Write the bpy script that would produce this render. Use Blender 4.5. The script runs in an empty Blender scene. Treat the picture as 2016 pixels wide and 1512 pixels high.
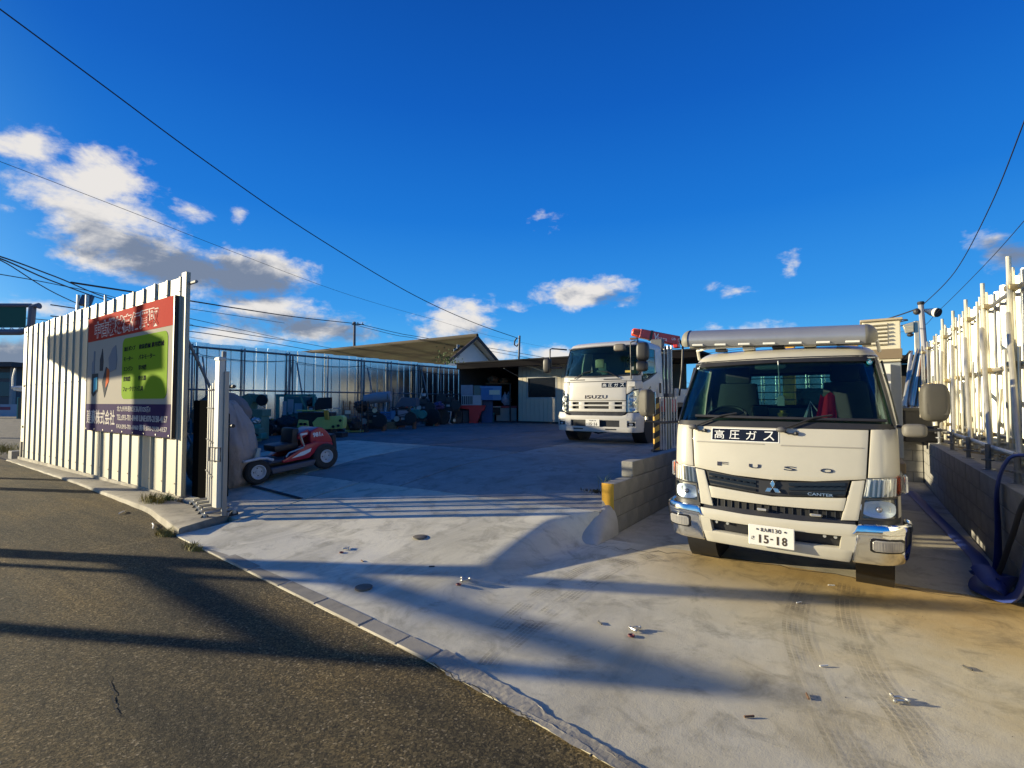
import bpy, bmesh, math, random
from mathutils import Vector, Matrix, noise as mnoise

SC = bpy.context.scene
COL = SC.collection
rnd = random.Random(11)
rad = math.radians

# ---------------------------------------------------------------- camera
EYE = 1.55
YAW, PITCH, FPX = rad(34.8), math.atan(36 / 971), 971.0
cam_data = bpy.data.cameras.new('camera')
cam_data.sensor_width = 36.0
cam_data.lens = FPX / 2016 * 36
cam_data.clip_start = 0.05
cam_data.clip_end = 3000
cam = bpy.data.objects.new('camera', cam_data)
cam.location = (0, 0, EYE)
cam.rotation_euler = (math.pi / 2 + PITCH, 0, YAW)
COL.objects.link(cam)
SC.camera = cam

# ---------------------------------------------------------------- sun, exposure
TO_SUN = Vector((-1.0, -0.48, 0.205)).normalized()
sun_data = bpy.data.lights.new('sun', 'SUN')
sun_data.energy = 5.0
sun_data.angle = rad(0.5)
sun_data.color = (1.0, 0.88, 0.62)
sun = bpy.data.objects.new('sun', sun_data)
sun.rotation_euler = TO_SUN.to_track_quat('Z', 'Y').to_euler()
sun.location = (-30, -12, 12)
COL.objects.link(sun)
SC.view_settings.view_transform = 'Standard'
SC.view_settings.look = 'None'
SC.view_settings.exposure = 0.9
SC.view_settings.gamma = 1.0
SC.view_settings.use_curve_mapping = False

# ---------------------------------------------------------------- placing helpers (a sight line met with a plane of the place)
_fw0 = Vector((-math.sin(YAW), math.cos(YAW), 0))
_r = Vector((math.cos(YAW), math.sin(YAW), 0))
_f = math.cos(PITCH) * _fw0 + Vector((0, 0, math.sin(PITCH)))
_u = -math.sin(PITCH) * _fw0 + Vector((0, 0, math.cos(PITCH)))
_c = Vector((0, 0, EYE))
def sight(px, py): return _f + _r * ((px - 1008) / FPX) - _u * ((py - 756) / FPX)
def on_z(px, py, z): d = sight(px, py); return _c + d * ((z - EYE) / d.z)
def on_y(px, py, y): d = sight(px, py); return _c + d * (y / d.y)
def on_x(px, py, x): d = sight(px, py); return _c + d * (x / d.x)
def lerp(a, b, t): return a + (b - a) * t
def interp(pts, x):
    if x <= pts[0][0]: return pts[0][1]
    for (a, b), (c, d) in zip(pts, pts[1:]):
        if x <= c: return lerp(b, d, (x - a) / (c - a))
    return pts[-1][1]
def sstep(a, b, x):
    t = min(1, max(0, (x - a) / (b - a))); return t * t * (3 - 2 * t)

# ---------------------------------------------------------------- world: sky with clouds
world = bpy.data.worlds.new('World')
SC.world = world
world.use_nodes = True
def build_world():
    nt = world.node_tree
    N, L = nt.nodes, nt.links
    N.clear()
    out = N.new('ShaderNodeOutputWorld'); bg = N.new('ShaderNodeBackground')
    bg.inputs['Strength'].default_value = 0.1
    L.new(bg.outputs[0], out.inputs[0])
    sky = N.new('ShaderNodeTexSky'); sky.sky_type = 'NISHITA'; sky.sun_disc = False
    sky.sun_elevation = math.asin(TO_SUN.z)
    sky.sun_rotation = math.atan2(TO_SUN.x, TO_SUN.y) % (2 * math.pi)
    sky.air_density = 1.0; sky.dust_density = 0.3; sky.ozone_density = 3.0
    hs = N.new('ShaderNodeHueSaturation'); hs.inputs['Saturation'].default_value = 1.32; hs.inputs['Value'].default_value = 1.0
    L.new(sky.outputs[0], hs.inputs['Color'])
    geo = N.new('ShaderNodeNewGeometry')
    sep = N.new('ShaderNodeSeparateXYZ')
    neg = N.new('ShaderNodeVectorMath'); neg.operation = 'SCALE'; neg.inputs['Scale'].default_value = -1
    L.new(geo.outputs['Incoming'], neg.inputs[0]); L.new(neg.outputs[0], sep.inputs[0])
    def m(op, a, b=None, c=None):
        n = N.new('ShaderNodeMath'); n.operation = op
        for i, v in enumerate((a, b, c)):
            if v is None: continue
            if isinstance(v, (int, float)): n.inputs[i].default_value = v
            else: L.new(v, n.inputs[i])
        return n.outputs[0]
    az = m('ARCTAN2', sep.outputs[0], sep.outputs[1]); el = m('ARCSINE', sep.outputs[2])
    ae = N.new('ShaderNodeCombineXYZ'); L.new(az, ae.inputs[0]); L.new(el, ae.inputs[1]); ae.inputs[2].default_value = 1
    def noise(scale, detail, rough, off=(0, 0, 0), sy=1.7):
        mp = N.new('ShaderNodeMapping'); mp.inputs['Scale'].default_value = (1, sy, 1); mp.inputs['Location'].default_value = off
        L.new(ae.outputs[0], mp.inputs[0])
        t = N.new('ShaderNodeTexNoise'); t.inputs['Scale'].default_value = scale; t.inputs['Detail'].default_value = detail
        t.inputs['Roughness'].default_value = rough; t.inputs['Distortion'].default_value = 0.25
        L.new(mp.outputs[0], t.inputs['Vector']); return t.outputs[0]
    def azel(px, py):
        d = sight(px, py).normalized(); return math.atan2(d.x, d.y), math.asin(d.z)
    def blob(px, py, rx, ry, rot, s):
        c0 = azel(px, py); ca, sa = math.cos(rad(rot)), math.sin(rad(rot))
        a = azel(px + rx * ca, py + rx * sa); b = azel(px - ry * sa, py + ry * ca)
        J = Matrix(((a[0] - c0[0], b[0] - c0[0]), (a[1] - c0[1], b[1] - c0[1]))).inverted()
        u = (J[0][0], J[0][1], -(J[0][0] * c0[0] + J[0][1] * c0[1]))
        v = (J[1][0], J[1][1], -(J[1][0] * c0[0] + J[1][1] * c0[1]))
        cm = N.new('ShaderNodeCombineXYZ')
        for i, w in enumerate((u, v)):
            d = N.new('ShaderNodeVectorMath'); d.operation = 'DOT_PRODUCT'; d.inputs[1].default_value = w
            L.new(ae.outputs[0], d.inputs[0]); L.new(d.outputs['Value'], cm.inputs[i])
        ln = N.new('ShaderNodeVectorMath'); ln.operation = 'LENGTH'; L.new(cm.outputs[0], ln.inputs[0])
        return m('MULTIPLY', m('SUBTRACT', 1.0, ln.outputs['Value']), s)
    def union(blobs):
        r = None
        for b in blobs:
            o = blob(*b); r = o if r is None else m('MAXIMUM', r, o)
        return m('MAXIMUM', r, -1.0)
    clouds = [(50, 285, 100, 52, 8, 1.0), (205, 352, 125, 62, 12, 1.0), (190, 420, 190, 52, 16, 1.0), (250, 480, 190, 78, 22, 1.1),
              (330, 525, 190, 62, 8, 1.1), (480, 540, 150, 56, 4, 1.1), (520, 615, 190, 50, 10, .85), (600, 645, 130, 36, 4, .85), (470, 655, 120, 40, 0, .7), (130, 500, 46, 16, 0, .6),
              (380, 416, 46, 18, 20, .45), (472, 437, 20, 26, 0, .45), (12, 410, 30, 15, 10, .6), (905, 632, 105, 40, -6, .95), (1165, 577, 110, 34, -4, 1.0),
              (1010, 604, 40, 15, 0, .6), (1095, 437, 40, 18, 0, .3), (1555, 520, 32, 22, -30, .6), (1455, 573, 50, 14, 0, .45),
              (1980, 505, 110, 52, 12, .8), (1470, 648, 90, 20, 0, .7), (960, 690, 90, 26, 0, .8), (1120, 700, 90, 24, 0, .6), (80, 610, 130, 24, 0, .5), (20, 700, 190, 70, 0, .8), (700, 660, 70, 16, 0, .5), (800, 690, 120, 22, 0, .5)]
    dark = [(400, 540, 240, 48, 8, 1.3), (490, 560, 130, 44, 0, 1.4), (300, 510, 150, 40, 22, .8), (560, 640, 150, 26, 6, 1.0), (20, 715, 200, 60, 0, 1.2), (1195, 590, 75, 20, 0, .8), (950, 655, 60, 18, 0, .6), (1990, 500, 120, 60, 0, .9), (230, 470, 110, 30, 20, .5), (700, 655, 90, 30, 0, .9)]
    n1 = noise(9, 9, 0.62); n2 = noise(26, 6, 0.6, (3, 1, 0)); n3 = noise(9, 9, .62, (.022, -.03, 0))
    D = union(clouds)
    d = m('ADD', D, m('MULTIPLY_ADD', n1, 2.3, -1.08))
    d = m('ADD', d, m('MULTIPLY_ADD', n2, 1.1, -.55))
    # the same broken cumulus goes on thinly all round, near the horizon
    band = m('MULTIPLY', m('SUBTRACT', 1.0, m('ABSOLUTE', m('MULTIPLY_ADD', el, 9.0, -1.0))), .9)
    far = m('ADD', m('MULTIPLY_ADD', noise(5, 8, .6, (7, 2, 0), 3.5), 3.4, -2.3), band)
    out_of = m('GREATER_THAN', m('ABSOLUTE', m('SUBTRACT', az, -YAW)), rad(50))
    far = m('MULTIPLY_ADD', far, out_of, m('MULTIPLY_ADD', out_of, 2.0, -2.0))
    d = m('MAXIMUM', d, far)
    al = N.new('ShaderNodeMapRange'); al.interpolation_type = 'SMOOTHSTEP'
    al.inputs['From Min'].default_value = .06; al.inputs['From Max'].default_value = .8
    L.new(d, al.inputs['Value'])
    alpha = m('MULTIPLY', al.outputs[0], .96)
    # the photograph's deep polarised blue over the physical sky
    rp = N.new('ShaderNodeValToRGB'); L.new(m('MULTIPLY', m('MAXIMUM', el, 0.0), 1.2), rp.inputs[0])
    e = rp.color_ramp.elements
    e[0].position, e[0].color = 0.0, (.16, .57, 1.0, 1); e[1].position, e[1].color = .95, (.004, .065, .37, 1)
    for q, c in ((.1, (.085, .465, .96)), (.22, (.038, .325, .88)), (.42, (.012, .195, .73)), (.65, (.006, .118, .57))): k = e.new(q); k.color = (*c, 1)
    sc = N.new('ShaderNodeVectorMath'); sc.operation = 'SCALE'; sc.inputs['Scale'].default_value = 5.1; L.new(rp.outputs[0], sc.inputs[0])
    skymix = N.new('ShaderNodeMix'); skymix.data_type = 'RGBA'; 
    ds = N.new('ShaderNodeVectorMath'); ds.operation = 'DOT_PRODUCT'; ds.inputs[1].default_value = TO_SUN; L.new(neg.outputs[0], ds.inputs[0])
    sm = N.new('ShaderNodeMapRange'); sm.interpolation_type = 'SMOOTHSTEP'; L.new(ds.outputs['Value'], sm.inputs['Value'])
    for k_, v_ in (('From Min', .74), ('From Max', .99), ('To Min', .93), ('To Max', .1)): sm.inputs[k_].default_value = v_
    L.new(sm.outputs[0], skymix.inputs['Factor'])
    L.new(hs.outputs[0], skymix.inputs['A']); L.new(sc.outputs[0], skymix.inputs['B'])
    # light from the low sun at the left: the noise a little sunward tells lit flanks from grey ones
    lit = m('MULTIPLY', m('SUBTRACT', n1, n3), 3.2)
    g = m('ADD', union(dark), m('MULTIPLY_ADD', n1, 1.3, -.62))
    gm = N.new('ShaderNodeMapRange'); gm.interpolation_type = 'SMOOTHSTEP'
    gm.inputs['From Min'].default_value = -.3; gm.inputs['From Max'].default_value = .75
    L.new(m('SUBTRACT', g, lit), gm.inputs['Value'])
    mixc = N.new('ShaderNodeMix'); mixc.data_type = 'RGBA'
    mixc.inputs['A'].default_value = (4.6, 4.4, 4.15, 1); mixc.inputs['B'].default_value = (1.05, 1.3, 1.8, 1)
    L.new(gm.outputs[0], mixc.inputs['Factor'])
    fin = N.new('ShaderNodeMix'); fin.data_type = 'RGBA'
    L.new(alpha, fin.inputs['Factor']); L.new(skymix.outputs['Result'], fin.inputs['A']); L.new(mixc.outputs['Result'], fin.inputs['B'])
    L.new(fin.outputs['Result'], bg.inputs['Color'])
build_world()

# ---------------------------------------------------------------- materials
_mats = {}
def mat(name, col=(.5, .5, .5), rough=.6, metal=0.0, var=0.0, vs=4.0, bump=0.0, bs=60.0, coat=0.0, col2=None, spec=.5, dist=.01, trans=0.0, stretch=None, emit=0.0):
    if name in _mats: return _mats[name]
    m = bpy.data.materials.new(name); m.use_nodes = True
    nt = m.node_tree; N, L = nt.nodes, nt.links
    p = N['Principled BSDF']
    p.inputs['Base Color'].default_value = (*col, 1); p.inputs['Roughness'].default_value = rough; p.inputs['Metallic'].default_value = metal
    p.inputs['Coat Weight'].default_value = coat; p.inputs['Specular IOR Level'].default_value = spec
    p.inputs['Coat Roughness'].default_value = .06
    if trans: p.inputs['Transmission Weight'].default_value = trans
    if emit: p.inputs['Emission Color'].default_value = (*col, 1); p.inputs['Emission Strength'].default_value = emit
    tc = N.new('ShaderNodeTexCoord'); vec = tc.outputs['Object']
    if stretch:
        mp = N.new('ShaderNodeMapping'); mp.inputs['Scale'].default_value = stretch; L.new(vec, mp.inputs[0]); vec = mp.outputs[0]
    if var or col2:
        n = N.new('ShaderNodeTexNoise'); n.inputs['Scale'].default_value = vs; n.inputs['Detail'].default_value = 7; n.inputs['Roughness'].default_value = .62
        L.new(vec, n.inputs['Vector'])
        r = N.new('ShaderNodeMapRange'); r.inputs['From Min'].default_value = .3; r.inputs['From Max'].default_value = .7; L.new(n.outputs[0], r.inputs['Value'])
        mx = N.new('ShaderNodeMix'); mx.data_type = 'RGBA'; L.new(r.outputs[0], mx.inputs['Factor'])
        a = col if col2 else tuple(c * (1 - var) for c in col); b = col2 or tuple(min(1, c * (1 + var)) for c in col)
        mx.inputs['A'].default_value = (*a, 1); mx.inputs['B'].default_value = (*b, 1); L.new(mx.outputs['Result'], p.inputs['Base Color'])
        rr = N.new('ShaderNodeMapRange'); rr.inputs['To Min'].default_value = max(0.02, rough * .85); rr.inputs['To Max'].default_value = min(1, rough * 1.15)
        L.new(n.outputs[0], rr.inputs['Value']); L.new(rr.outputs[0], p.inputs['Roughness'])
    if bump:
        n = N.new('ShaderNodeTexNoise'); n.inputs['Scale'].default_value = bs; n.inputs['Detail'].default_value = 5; L.new(vec, n.inputs['Vector'])
        b = N.new('ShaderNodeBump'); b.inputs['Strength'].default_value = bump; b.inputs['Distance'].default_value = dist
        L.new(n.outputs[0], b.inputs['Height']); L.new(b.outputs[0], p.inputs['Normal'])
    _mats[name] = m; return m
def glass(name, tint, refl=1.0, rough=0.0):
    if name in _mats: return _mats[name]
    m = bpy.data.materials.new(name); m.use_nodes = True; nt = m.node_tree; N, L = nt.nodes, nt.links; N.clear()
    o = N.new('ShaderNodeOutputMaterial'); t = N.new('ShaderNodeBsdfTransparent'); t.inputs[0].default_value = (*tint, 1)
    g = N.new('ShaderNodeBsdfGlossy'); g.inputs['Roughness'].default_value = rough
    f = N.new('ShaderNodeFresnel'); f.inputs['IOR'].default_value = 1.45
    k = N.new('ShaderNodeMath'); k.operation = 'MULTIPLY'; k.inputs[1].default_value = refl; L.new(f.outputs[0], k.inputs[0])
    x = N.new('ShaderNodeMixShader'); L.new(k.outputs[0], x.inputs[0]); L.new(t.outputs[0], x.inputs[1]); L.new(g.outputs[0], x.inputs[2]); L.new(x.outputs[0], o.inputs[0])
    _mats[name] = m; return m

# ---------------------------------------------------------------- mesh builder
class MB:
    def __init__(s): s.v, s.f, s.m = [], [], []; s.mi = 0
    def add(s, vs, fs):
        o = len(s.v); s.v += [tuple(p) for p in vs]; s.f += [tuple(i + o for i in f) for f in fs]; s.m += [s.mi] * len(fs); return s
    def bb(s, x0, x1, y0, y1, z0, z1, M=None):
        vs = [Vector(p) for p in ((x0, y0, z0), (x1, y0, z0), (x1, y1, z0), (x0, y1, z0), (x0, y0, z1), (x1, y0, z1), (x1, y1, z1), (x0, y1, z1))]
        if M: vs = [M @ p for p in vs]
        return s.add(vs, [(3, 2, 1, 0), (4, 5, 6, 7), (0, 1, 5, 4), (1, 2, 6, 5), (2, 3, 7, 6), (3, 0, 4, 7)])
    def box(s, c, d, rz=0, rx=0, ry=0):
        M = Matrix.Translation(c) @ Matrix.Rotation(rz, 4, 'Z') @ Matrix.Rotation(ry, 4, 'Y') @ Matrix.Rotation(rx, 4, 'X')
        return s.bb(-d[0] / 2, d[0] / 2, -d[1] / 2, d[1] / 2, -d[2] / 2, d[2] / 2, M)
    def prism(s, pts, axis, a0, a1):
        n = len(pts)
        def P(p, a): return {'x': (a, p[0], p[1]), 'y': (p[0], a, p[1]), 'z': (p[0], p[1], a)}[axis]
        vs = [P(p, a0) for p in pts] + [P(p, a1) for p in pts]
        return s.add(vs, [tuple(range(n - 1, -1, -1)), tuple(range(n, 2 * n))] + [(i, (i + 1) % n, n + (i + 1) % n, n + i) for i in range(n)])
    def tube(s, path, r, n=8, cap=True):
        path = [Vector(p) for p in path]; k = len(path); rs = r if isinstance(r, (list, tuple)) else [r] * k
        vs, fs = [], []; up = None
        for i, p in enumerate(path):
            t = (path[min(i + 1, k - 1)] - path[max(i - 1, 0)]).normalized()
            if up is None: up = Vector((0, 0, 1)) if abs(t.z) < .9 else Vector((1, 0, 0))
            a = t.cross(up)
            if a.length < 1e-4: a = t.orthogonal()
            a.normalize(); b = a.cross(t); up = b
            for j in range(n):
                w = 2 * math.pi * j / n; vs.append(p + (a * math.cos(w) + b * math.sin(w)) * rs[i])
        for i in range(k - 1):
            for j in range(n):
                q = (j + 1) % n; fs.append((i * n + j, i * n + q, (i + 1) * n + q, (i + 1) * n + j))
        if cap: fs += [tuple(range(n - 1, -1, -1)), tuple((k - 1) * n + j for j in range(n))]
        return s.add(vs, fs)
    def cyl(s, p0, p1, r0, r1=None, n=16): return s.tube([p0, p1], [r0, r0 if r1 is None else r1], n)
    def lathe(s, prof, n=20, c=(0, 0, 0), axis='z', cap=True):
        vs, fs = [], []; k = len(prof); c = Vector(c)
        for r, h in prof:
            for j in range(n):
                w = 2 * math.pi * j / n; a, b = r * math.cos(w), r * math.sin(w)
                vs.append(c + Vector({'z': (a, b, h), 'x': (h, a, b), 'y': (b, h, a)}[axis]))
        for i in range(k - 1):
            for j in range(n):
                q = (j + 1) % n; fs.append((i * n + j, i * n + q, (i + 1) * n + q, (i + 1) * n + j))
        if cap and prof[0][0] > 1e-4: fs.append(tuple(range(n - 1, -1, -1)))
        if cap and prof[-1][0] > 1e-4: fs.append(tuple((k - 1) * n + j for j in range(n)))
        return s.add(vs, fs)
    def grid(s, fn, nu, nv, flip=False):
        vs = [fn(i / nu, j / nv) for j in range(nv + 1) for i in range(nu + 1)]; w = nu + 1
        fs = [(j * w + i, j * w + i + 1, (j + 1) * w + i + 1, (j + 1) * w + i) for j in range(nv) for i in range(nu)]
        if flip: fs = [f[::-1] for f in fs]
        return s.add(vs, fs)
    def ball(s, c, r, n=12, sq=1.0):
        rx, ry, rz = r if isinstance(r, (tuple, list)) else (r, r, r)
        def e(x): return math.copysign(abs(x) ** sq, x)
        def fn(u, v):
            a, b = 2 * math.pi * u, math.pi * (v - .5)
            return (c[0] + rx * e(math.cos(b)) * e(math.cos(a)), c[1] + ry * e(math.cos(b)) * e(math.sin(a)), c[2] + rz * e(math.sin(b)))
        return s.grid(fn, n, max(4, n // 2 + 1))
    def mesh(s, name, mats, bevel=0, smooth=35, seg=1, fix=True):
        me = bpy.data.meshes.new(name); me.from_pydata(s.v, [], s.f)
        for m in (mats if isinstance(mats, (list, tuple)) else [mats]): me.materials.append(m)
        me.polygons.foreach_set('material_index', s.m)
        bm = bmesh.new(); bm.from_mesh(me)
        if fix:
            bmesh.ops.remove_doubles(bm, verts=bm.verts, dist=1e-5)
            bmesh.ops.recalc_face_normals(bm, faces=bm.faces)
        if bevel:
            ed = [e for e in bm.edges if len(e.link_faces) == 2 and e.calc_face_angle(0) > rad(32)]
            bmesh.ops.bevel(bm, geom=ed, offset=bevel, offset_type='OFFSET', segments=seg, profile=.6, affect='EDGES', clamp_overlap=True)
        bm.to_mesh(me); bm.free()
        if smooth:
            me.polygons.foreach_set('use_smooth', [True] * len(me.polygons)); me.set_sharp_from_angle(angle=rad(smooth))
        me.update(); return me
    def build(s, name, mats, parent=None, bevel=0, smooth=35, seg=1, fix=True, kind=None, loc=None):
        o = bpy.data.objects.new(name, s.mesh(name, mats, bevel, smooth, seg, fix)); COL.objects.link(o)
        if parent: o.parent = parent
        if loc: o.location = loc
        if kind: o['kind'] = kind
        return o

def tag(o, label, cat, group=None):
    o['label'] = label; o['category'] = cat
    if group: o['group'] = group
    return o
def thing(name, label, cat, loc=(0, 0, 0), rz=0.0, group=None):
    o = bpy.data.objects.new(name, None); COL.objects.link(o); o.empty_display_size = .2
    o.location = loc; o.rotation_euler = (0, 0, rz)
    return tag(o, label, cat, group)
def inst(name, me, parent=None, loc=(0, 0, 0), rot=(0, 0, 0), scale=None):
    o = bpy.data.objects.new(name, me); COL.objects.link(o); o.parent = parent; o.location = loc; o.rotation_euler = rot
    if scale: o.scale = scale
    return o
def copy_tree(o, parent=None):
    c = o.copy(); COL.objects.link(c); c.parent = parent
    for ch in list(o.children): copy_tree(ch, c)
    return c
def text_shape(txt, bold=0.0, extrude=.002):
    """outline of a line of writing as (verts, faces), cap height about 1, baseline at 0, starting at x = 0; also its width"""
    cu = bpy.data.curves.new('writing', 'FONT'); cu.body = txt; cu.size = 1.37; cu.extrude = extrude; cu.offset = bold; cu.resolution_u = 3
    o = bpy.data.objects.new('writing', cu); COL.objects.link(o)
    dg = bpy.context.evaluated_depsgraph_get(); dg.update()
    me = bpy.data.meshes.new_from_object(o.evaluated_get(dg))
    vs = [v.co.copy() for v in me.vertices]; fs = [tuple(p.vertices) for p in me.polygons]
    bpy.data.objects.remove(o); bpy.data.curves.remove(cu); bpy.data.meshes.remove(me)
    x0 = min(v.x for v in vs); x1 = max(v.x for v in vs)
    for v in vs: v.x -= x0
    return vs, fs, x1 - x0
def write(name, txt, fn, width, height, m, parent, bold=0.0, deep=.002):
    """letters fitted into width x height; fn(x, y, depth) puts them in place"""
    vs, fs, w = text_shape(txt, bold, deep / max(height, 1e-3))
    y0 = min(v.y for v in vs); y1 = max(v.y for v in vs); zs = height / (y1 - y0)
    b = MB(); b.add([fn(v.x * width / w, (v.y - y0) * zs, v.z * height) for v in vs], fs)
    return b.build(name, m, parent, smooth=0, fix=False)
# ================================================================= materials shared
steel = mat('galvanised_steel', (.42, .385, .28), .6, .15, var=.14, vs=3, bump=.12, bs=7, dist=.02, stretch=(1, 1, .15))
steel_bright = mat('bright_steel', (.6, .58, .5), .42, .6, var=.1, vs=3, bump=.1, bs=6, dist=.02, stretch=(1, 1, .2))
steel_back = mat('galvanised_sheet', (.62, .66, .68), .2, 1.0, var=.06, vs=1.5, bump=.05, bs=2.2, dist=.03, stretch=(1, 1, .5))
pipe_m = mat('scaffold_pipe', (.56, .54, .47), .45, .75, var=.15, vs=5)
pipe_dark = mat('weathered_pipe', (.2, .2, .2), .55, .6, var=.2, vs=5)
white_paint = mat('white_truck_paint', (.5, .465, .37), .38, 0, var=.07, vs=1.6, coat=.35)
white_dull = mat('dull_white', (.7, .68, .6), .55, var=.06, vs=5)
black_pl = mat('black_plastic', (.018, .018, .019), .5, var=.2, vs=8)
black_gloss = mat('gloss_black', (.012, .012, .013), .12)
rubber = mat('tyre_rubber', (.04, .036, .03), .82, var=.3, vs=14, bump=.3, bs=80)
chrome = mat('chrome', (.82, .82, .8), .09, 1.0, var=.04, vs=3)
dark_steel = mat('dark_steel', (.05, .05, .05), .55, .5, var=.3, vs=8)
cream_pl = mat('grey_mirror_plastic', (.075, .068, .052), .65, var=.12, vs=6)
red_paint = mat('red_paint', (.5, .02, .025), .3, coat=.4, var=.05)
lens_m = mat('clear_lens', (.7, .72, .72), .1, .75, var=.15, vs=30)
amber = mat('amber_lens', (.75, .13, .015), .22, coat=.5)
letter_white = mat('white_lettering', (.8, .79, .74), .5)
letter_black = mat('black_lettering', (.02, .018, .016), .5)

# ---------------------------------------------------------------- ground materials
def concrete_mat(name, c1, c2, dark=.55, seed=0.0, rusty=False):
    m = bpy.data.materials.new(name); m.use_nodes = True; nt = m.node_tree; N, L = nt.nodes, nt.links; p = N['Principled BSDF']
    g = N.new('ShaderNodeNewGeometry'); mp = N.new('ShaderNodeMapping'); mp.inputs['Location'].default_value = (seed, seed * 2, 0); L.new(g.outputs['Position'], mp.inputs[0])
    def nz(s, d, r=.6, di=0.0, st=None):
        v = mp.outputs[0]
        if st:
            k = N.new('ShaderNodeMapping'); k.inputs['Scale'].default_value = st; L.new(v, k.inputs[0]); v = k.outputs[0]
        t = N.new('ShaderNodeTexNoise'); t.inputs['Scale'].default_value = s; t.inputs['Detail'].default_value = d; t.inputs['Roughness'].default_value = r; t.inputs['Distortion'].default_value = di
        L.new(v, t.inputs['Vector']); return t.outputs[0]
    def rng(v, a, b, lo=0, hi=1):
        r = N.new('ShaderNodeMapRange'); r.inputs['From Min'].default_value = a; r.inputs['From Max'].default_value = b; r.inputs['To Min'].default_value = lo; r.inputs['To Max'].default_value = hi
        L.new(v, r.inputs['Value']); return r.outputs[0]
    def mix(f, a, b, mode='MIX'):
        x = N.new('ShaderNodeMix'); x.data_type = 'RGBA'; x.blend_type = mode
        if isinstance(f, float): x.inputs['Factor'].default_value = f
        else: L.new(f, x.inputs['Factor'])
        for k, v in (('A', a), ('B', b)):
            if isinstance(v, tuple): x.inputs[k].default_value = (*v, 1)
            else: L.new(v, x.inputs[k])
        return x.outputs['Result']
    base = mix(rng(nz(.55, 6), .35, .65), c1, c2)
    base = mix(rng(nz(3.2, 8, .7, .6), .5, .68), base, tuple(c * .66 for c in c1))
    base = mix(rng(nz(.9, 7, .65, .8, (.5, 1.4, 1)), .56, .74, 0, .7), base, tuple(min(1, c * 1.18) for c in c2))
    base = mix(rng(nz(1.1, 9, .7, 1.2, (1, .35, 1)), .5, .74, 0, .75), base, tuple(c * dark for c in c1))     # oil and tyre grime
    base = mix(rng(nz(90, 3, .7), .3, .7), base, (1.06, 1.05, 1.03), 'MULTIPLY')
    base = mix(rng(nz(240, 2, .8), .62, .75, 0, .45), base, tuple(c * .45 for c in c1))
    if rusty:    # ochre dirt washed out of the truck bay
        sx = N.new('ShaderNodeSeparateXYZ'); L.new(g.outputs['Position'], sx.inputs[0])
        k = N.new('ShaderNodeMath'); k.operation = 'MULTIPLY'; L.new(rng(sx.outputs[0], -2.3, .8), k.inputs[0]); L.new(rng(nz(1.3, 6), .3, .62), k.inputs[1])
        base = mix(k.outputs[0], base, (.93, .82, .6), 'MULTIPLY')
        k2 = N.new('ShaderNodeMath'); k2.operation = 'MULTIPLY'; L.new(rng(sx.outputs[1], 3.9, 5.0), k2.inputs[0]); L.new(rng(sx.outputs[0], -2.2, -1.2), k2.inputs[1])
        base = mix(k2.outputs[0], base, (.85, .66, .36), 'MULTIPLY')
    L.new(base, p.inputs['Base Color'])
    L.new(rng(nz(2.5, 6), .3, .7, .72, .95), p.inputs['Roughness'])
    b = N.new('ShaderNodeBump'); b.inputs['Strength'].default_value = .5; b.inputs['Distance'].default_value = .006
    h = N.new('ShaderNodeMath'); h.operation = 'MULTIPLY_ADD'; h.inputs[1].default_value = .5; L.new(nz(120, 4, .7), h.inputs[0]); L.new(nz(9, 6, .6), h.inputs[2])
    L.new(h.outputs[0], b.inputs['Height']); L.new(b.outputs[0], p.inputs['Normal'])
    return m
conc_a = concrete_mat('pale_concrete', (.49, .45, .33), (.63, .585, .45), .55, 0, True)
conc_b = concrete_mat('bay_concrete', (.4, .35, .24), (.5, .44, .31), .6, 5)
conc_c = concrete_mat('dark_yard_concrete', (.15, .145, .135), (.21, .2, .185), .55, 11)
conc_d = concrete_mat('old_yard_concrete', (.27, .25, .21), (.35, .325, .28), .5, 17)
kerb_m = concrete_mat('kerb_concrete', (.27, .24, .18), (.36, .32, .24), .5, 23)
block_m = mat('concrete_block', (.19, .185, .165), .9, col2=(.3, .285, .25), vs=5, bump=.5, bs=70, dist=.008)
mortar_m = mat('mortar', (.14, .13, .12), .95, var=.2, vs=9)
soil_m = mat('dry_soil', (.12, .095, .06), .95, col2=(.2, .17, .11), vs=2, bump=.6, bs=20, dist=.03)

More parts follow.
